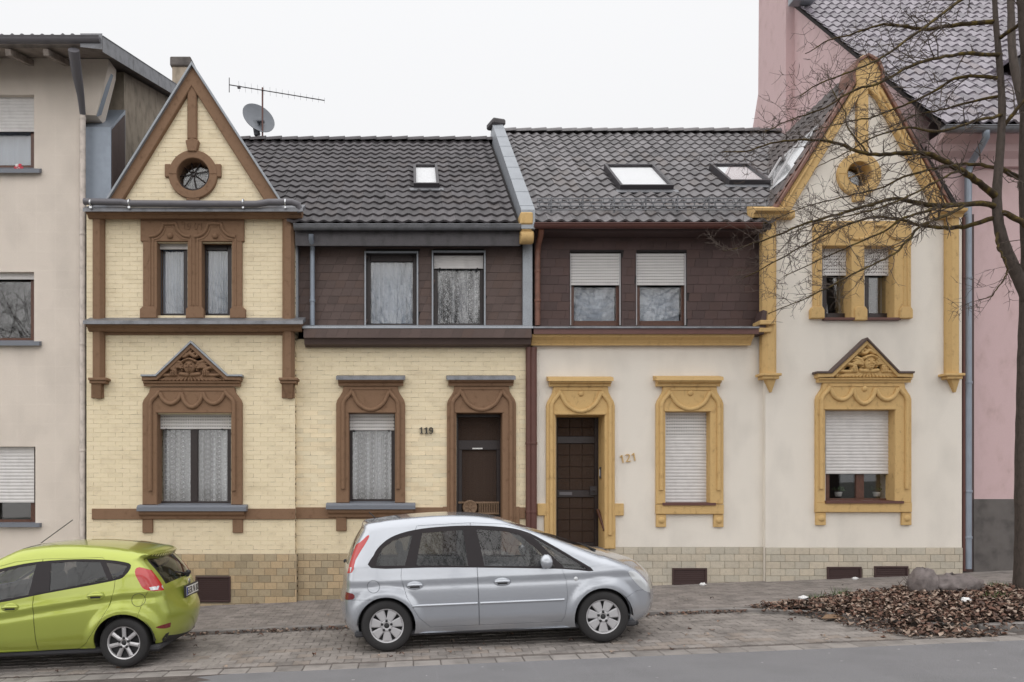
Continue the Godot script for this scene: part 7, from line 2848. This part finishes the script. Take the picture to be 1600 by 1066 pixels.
	for s in [[1255, 950, 2.2, 0.055, "crumpled white paper ball beside the kerb at the leaf heap's tip"], [1510, 964, 3.2, 0.05, "crumpled white paper lying on the leaves below the boulders"], [1098, 912, 0.25, 0.04, "crumpled white scrap in front of the single cellar grate"], [1336, 903, 0.3, 0.035, "small white scrap in front of the paired cellar grates"]]:
		var c := at(s[0], s[1], s[2])
		c.y = (bed_y(c.x, s[2], poly, f) + 0.04 if s[2] > 1.5 else walk_y(c.x, s[2])) + s[3] * 0.5
		g = Geo.new()
		var n := FastNoiseLite.new()
		n.frequency = 3.0
		var grid := []
		for i in 9:
			var line := PackedVector3Array()
			for j in 13:
				var th := PI * i / 8.0
				var ph := TAU * (j % 12) / 12.0
				var d := Vector3(sin(th) * cos(ph) * 1.3, cos(th) * 0.7, sin(th) * sin(ph))
				line.append(d * s[3] * (1.0 + 0.7 * n.get_noise_3dv(d * 2.0 + c)))
			grid.append(line)
		for i in 8:
			for j in 12:
				g.quad_o(grid[i][j], grid[i][j + 1], grid[i + 1][j + 1], grid[i + 1][j], Vector3.ZERO)
		var o := add(self, "crumpled_paper", g, M.paper)
		o.position = c
		tag(o, s[4], "litter", "scraps of white paper")
	var card := at(1302, 967, 3.25)
	card.y = bay_y(card.x, 3.25) + 0.05
	g = Geo.new()
	g.prism(PackedVector2Array([Vector2(-0.22, -0.05), Vector2(0.16, -0.06), Vector2(0.24, 0.06), Vector2(-0.05, 0.07)]), -0.003, 0.003, 0.0, true)
	var flat := add(self, "cardboard_scrap", g, M.carved_wood)
	tag(flat, "flat pale piece of cardboard at the edge of the leaves", "litter")
	flat.position = card
	flat.rotation = Vector3(-PI / 2.0 + 0.25, 0.2, 0)
	# things on the window ledges
	var fl := at(28, 262, 0.02)
	var wind := thing("toy_windmill", "red and white ornament on the top left window sill", "ornament", fl)
	for k in 6:
		g = Geo.new()
		var a := TAU * k / 6.0
		g.block(Transform3D(Basis(Vector3.BACK, a) * Basis(Vector3.UP, 0.5), Vector3(cos(a), sin(a), 0) * 0.045 + Vector3(0, 0.0, 0)), Vector3(0.04, 0.024, 0.004), 0.003)
		add(wind, "petal", g, M.flower_red if k % 3 != 2 else M.paper)
	g = Geo.new()
	g.pipe([Vector3(0, -0.1, -0.01), Vector3(0, 0, -0.01)], 0.006, 5)
	add(wind, "stick", g, M.paper)
	for s in [[1310, 770, "small leafy plant in white pot behind the half closed shutter", 0.07], [1370, 768, "larger leafy plant in white pot behind the half closed shutter", 0.11]]:
		var c := at(s[0], 776, -0.22)
		var pot := thing("potted_plant", s[2], "plant", c, "plants behind the large shuttered window")
		g = Geo.new()
		g.lathe(Transform3D(), [[0.001, 0.0], [0.05, 0.0], [0.065, 0.08], [0.06, 0.08], [0.055, 0.07], [0.001, 0.068]], 16)
		add(pot, "pot", g, M.ceramic_white)
		g = Geo.new()
		for k in 40:
			var d := Vector3(rng.randfn(0, 0.8), rng.randf_range(0.3, 1.2), rng.randfn(0, 0.5)).normalized()
			var p: Vector3 = Vector3(0, 0.07, 0) + d * s[3] * rng.randf_range(0.4, 1.3)
			var e := d.cross(Vector3(rng.randf(), rng.randf(), rng.randf())).normalized() * 0.016
			g.quad(p - e, p + d * 0.03 - e * 0.4, p + d * 0.06, p + d * 0.03 + e)
		add(pot, "leaves", g, M.leaf_green)

func grow(g: Geo, p: Vector3, d: Vector3, length: float, r: float, depth: int) -> void:
	var pts := PackedVector3Array([p])
	var radii := PackedFloat32Array([r])
	for i in 4:
		d = (d + Vector3(rng.randf_range(-1, 1), rng.randf_range(-0.3, 0.8), rng.randf_range(-1, 1)) * 0.16).normalized()
		pts.append(pts[i] + d * length / 4.0)
		radii.append(lerpf(r, r * 0.62, (i + 1) / 4.0))
	g.tube(pts, radii, 6 if r > 0.04 else 4 if r > 0.012 else 3, false)
	if depth == 0:
		return
	for k in (4 if depth > 2 else 3):
		var i := 2 + k % 3
		var side := d.cross(Vector3(rng.randf_range(-1, 1), rng.randf_range(-1, 1), rng.randf_range(-1, 1))).normalized()
		var e := (d * rng.randf_range(0.6, 1.2) + side * rng.randf_range(0.5, 1.0)).normalized()
		grow(g, pts[i], e, length * rng.randf_range(0.55, 0.8), maxf(radii[i] * 0.62, 0.007), depth - 1)

func build_far_trees() -> void:   # the bare trees over the road that the panes mirror
	rng.seed = 99
	for s in [[-18.6, 21.0, 4.2], [-12.4, 20.5, 4.4], [-5.4, 20.2, 4.0], [1.4, 21.0, 4.4], [8.2, 20.4, 4.2]]:
		var foot := Vector3(s[0], road_y(s[0]) - 0.25, s[1])
		var o := thing("street_tree", "bare tree across the street, seen mirrored in the window panes", "tree", foot, "bare trees mirrored in the windows")
		var g := Geo.new()
		g.tube(PackedVector3Array([Vector3(0, -0.1, 0), Vector3(0.03, 1.2, 0), Vector3(0.0, s[2], 0.05)]), PackedFloat32Array([0.2, 0.16, 0.13]), 10, false)
		add(o, "trunk", g, M.bark)
		g = Geo.new()
		for k in 4:
			var a := TAU * k / 4.0 + rng.randf()
			grow(g, Vector3(0.0, s[2] - 0.1 - 0.25 * k, 0.05), Vector3(cos(a) * 0.6, 1.0, sin(a) * 0.6).normalized(), 4.2, 0.13, 5)
		add(o, "crown", g, M.twig)
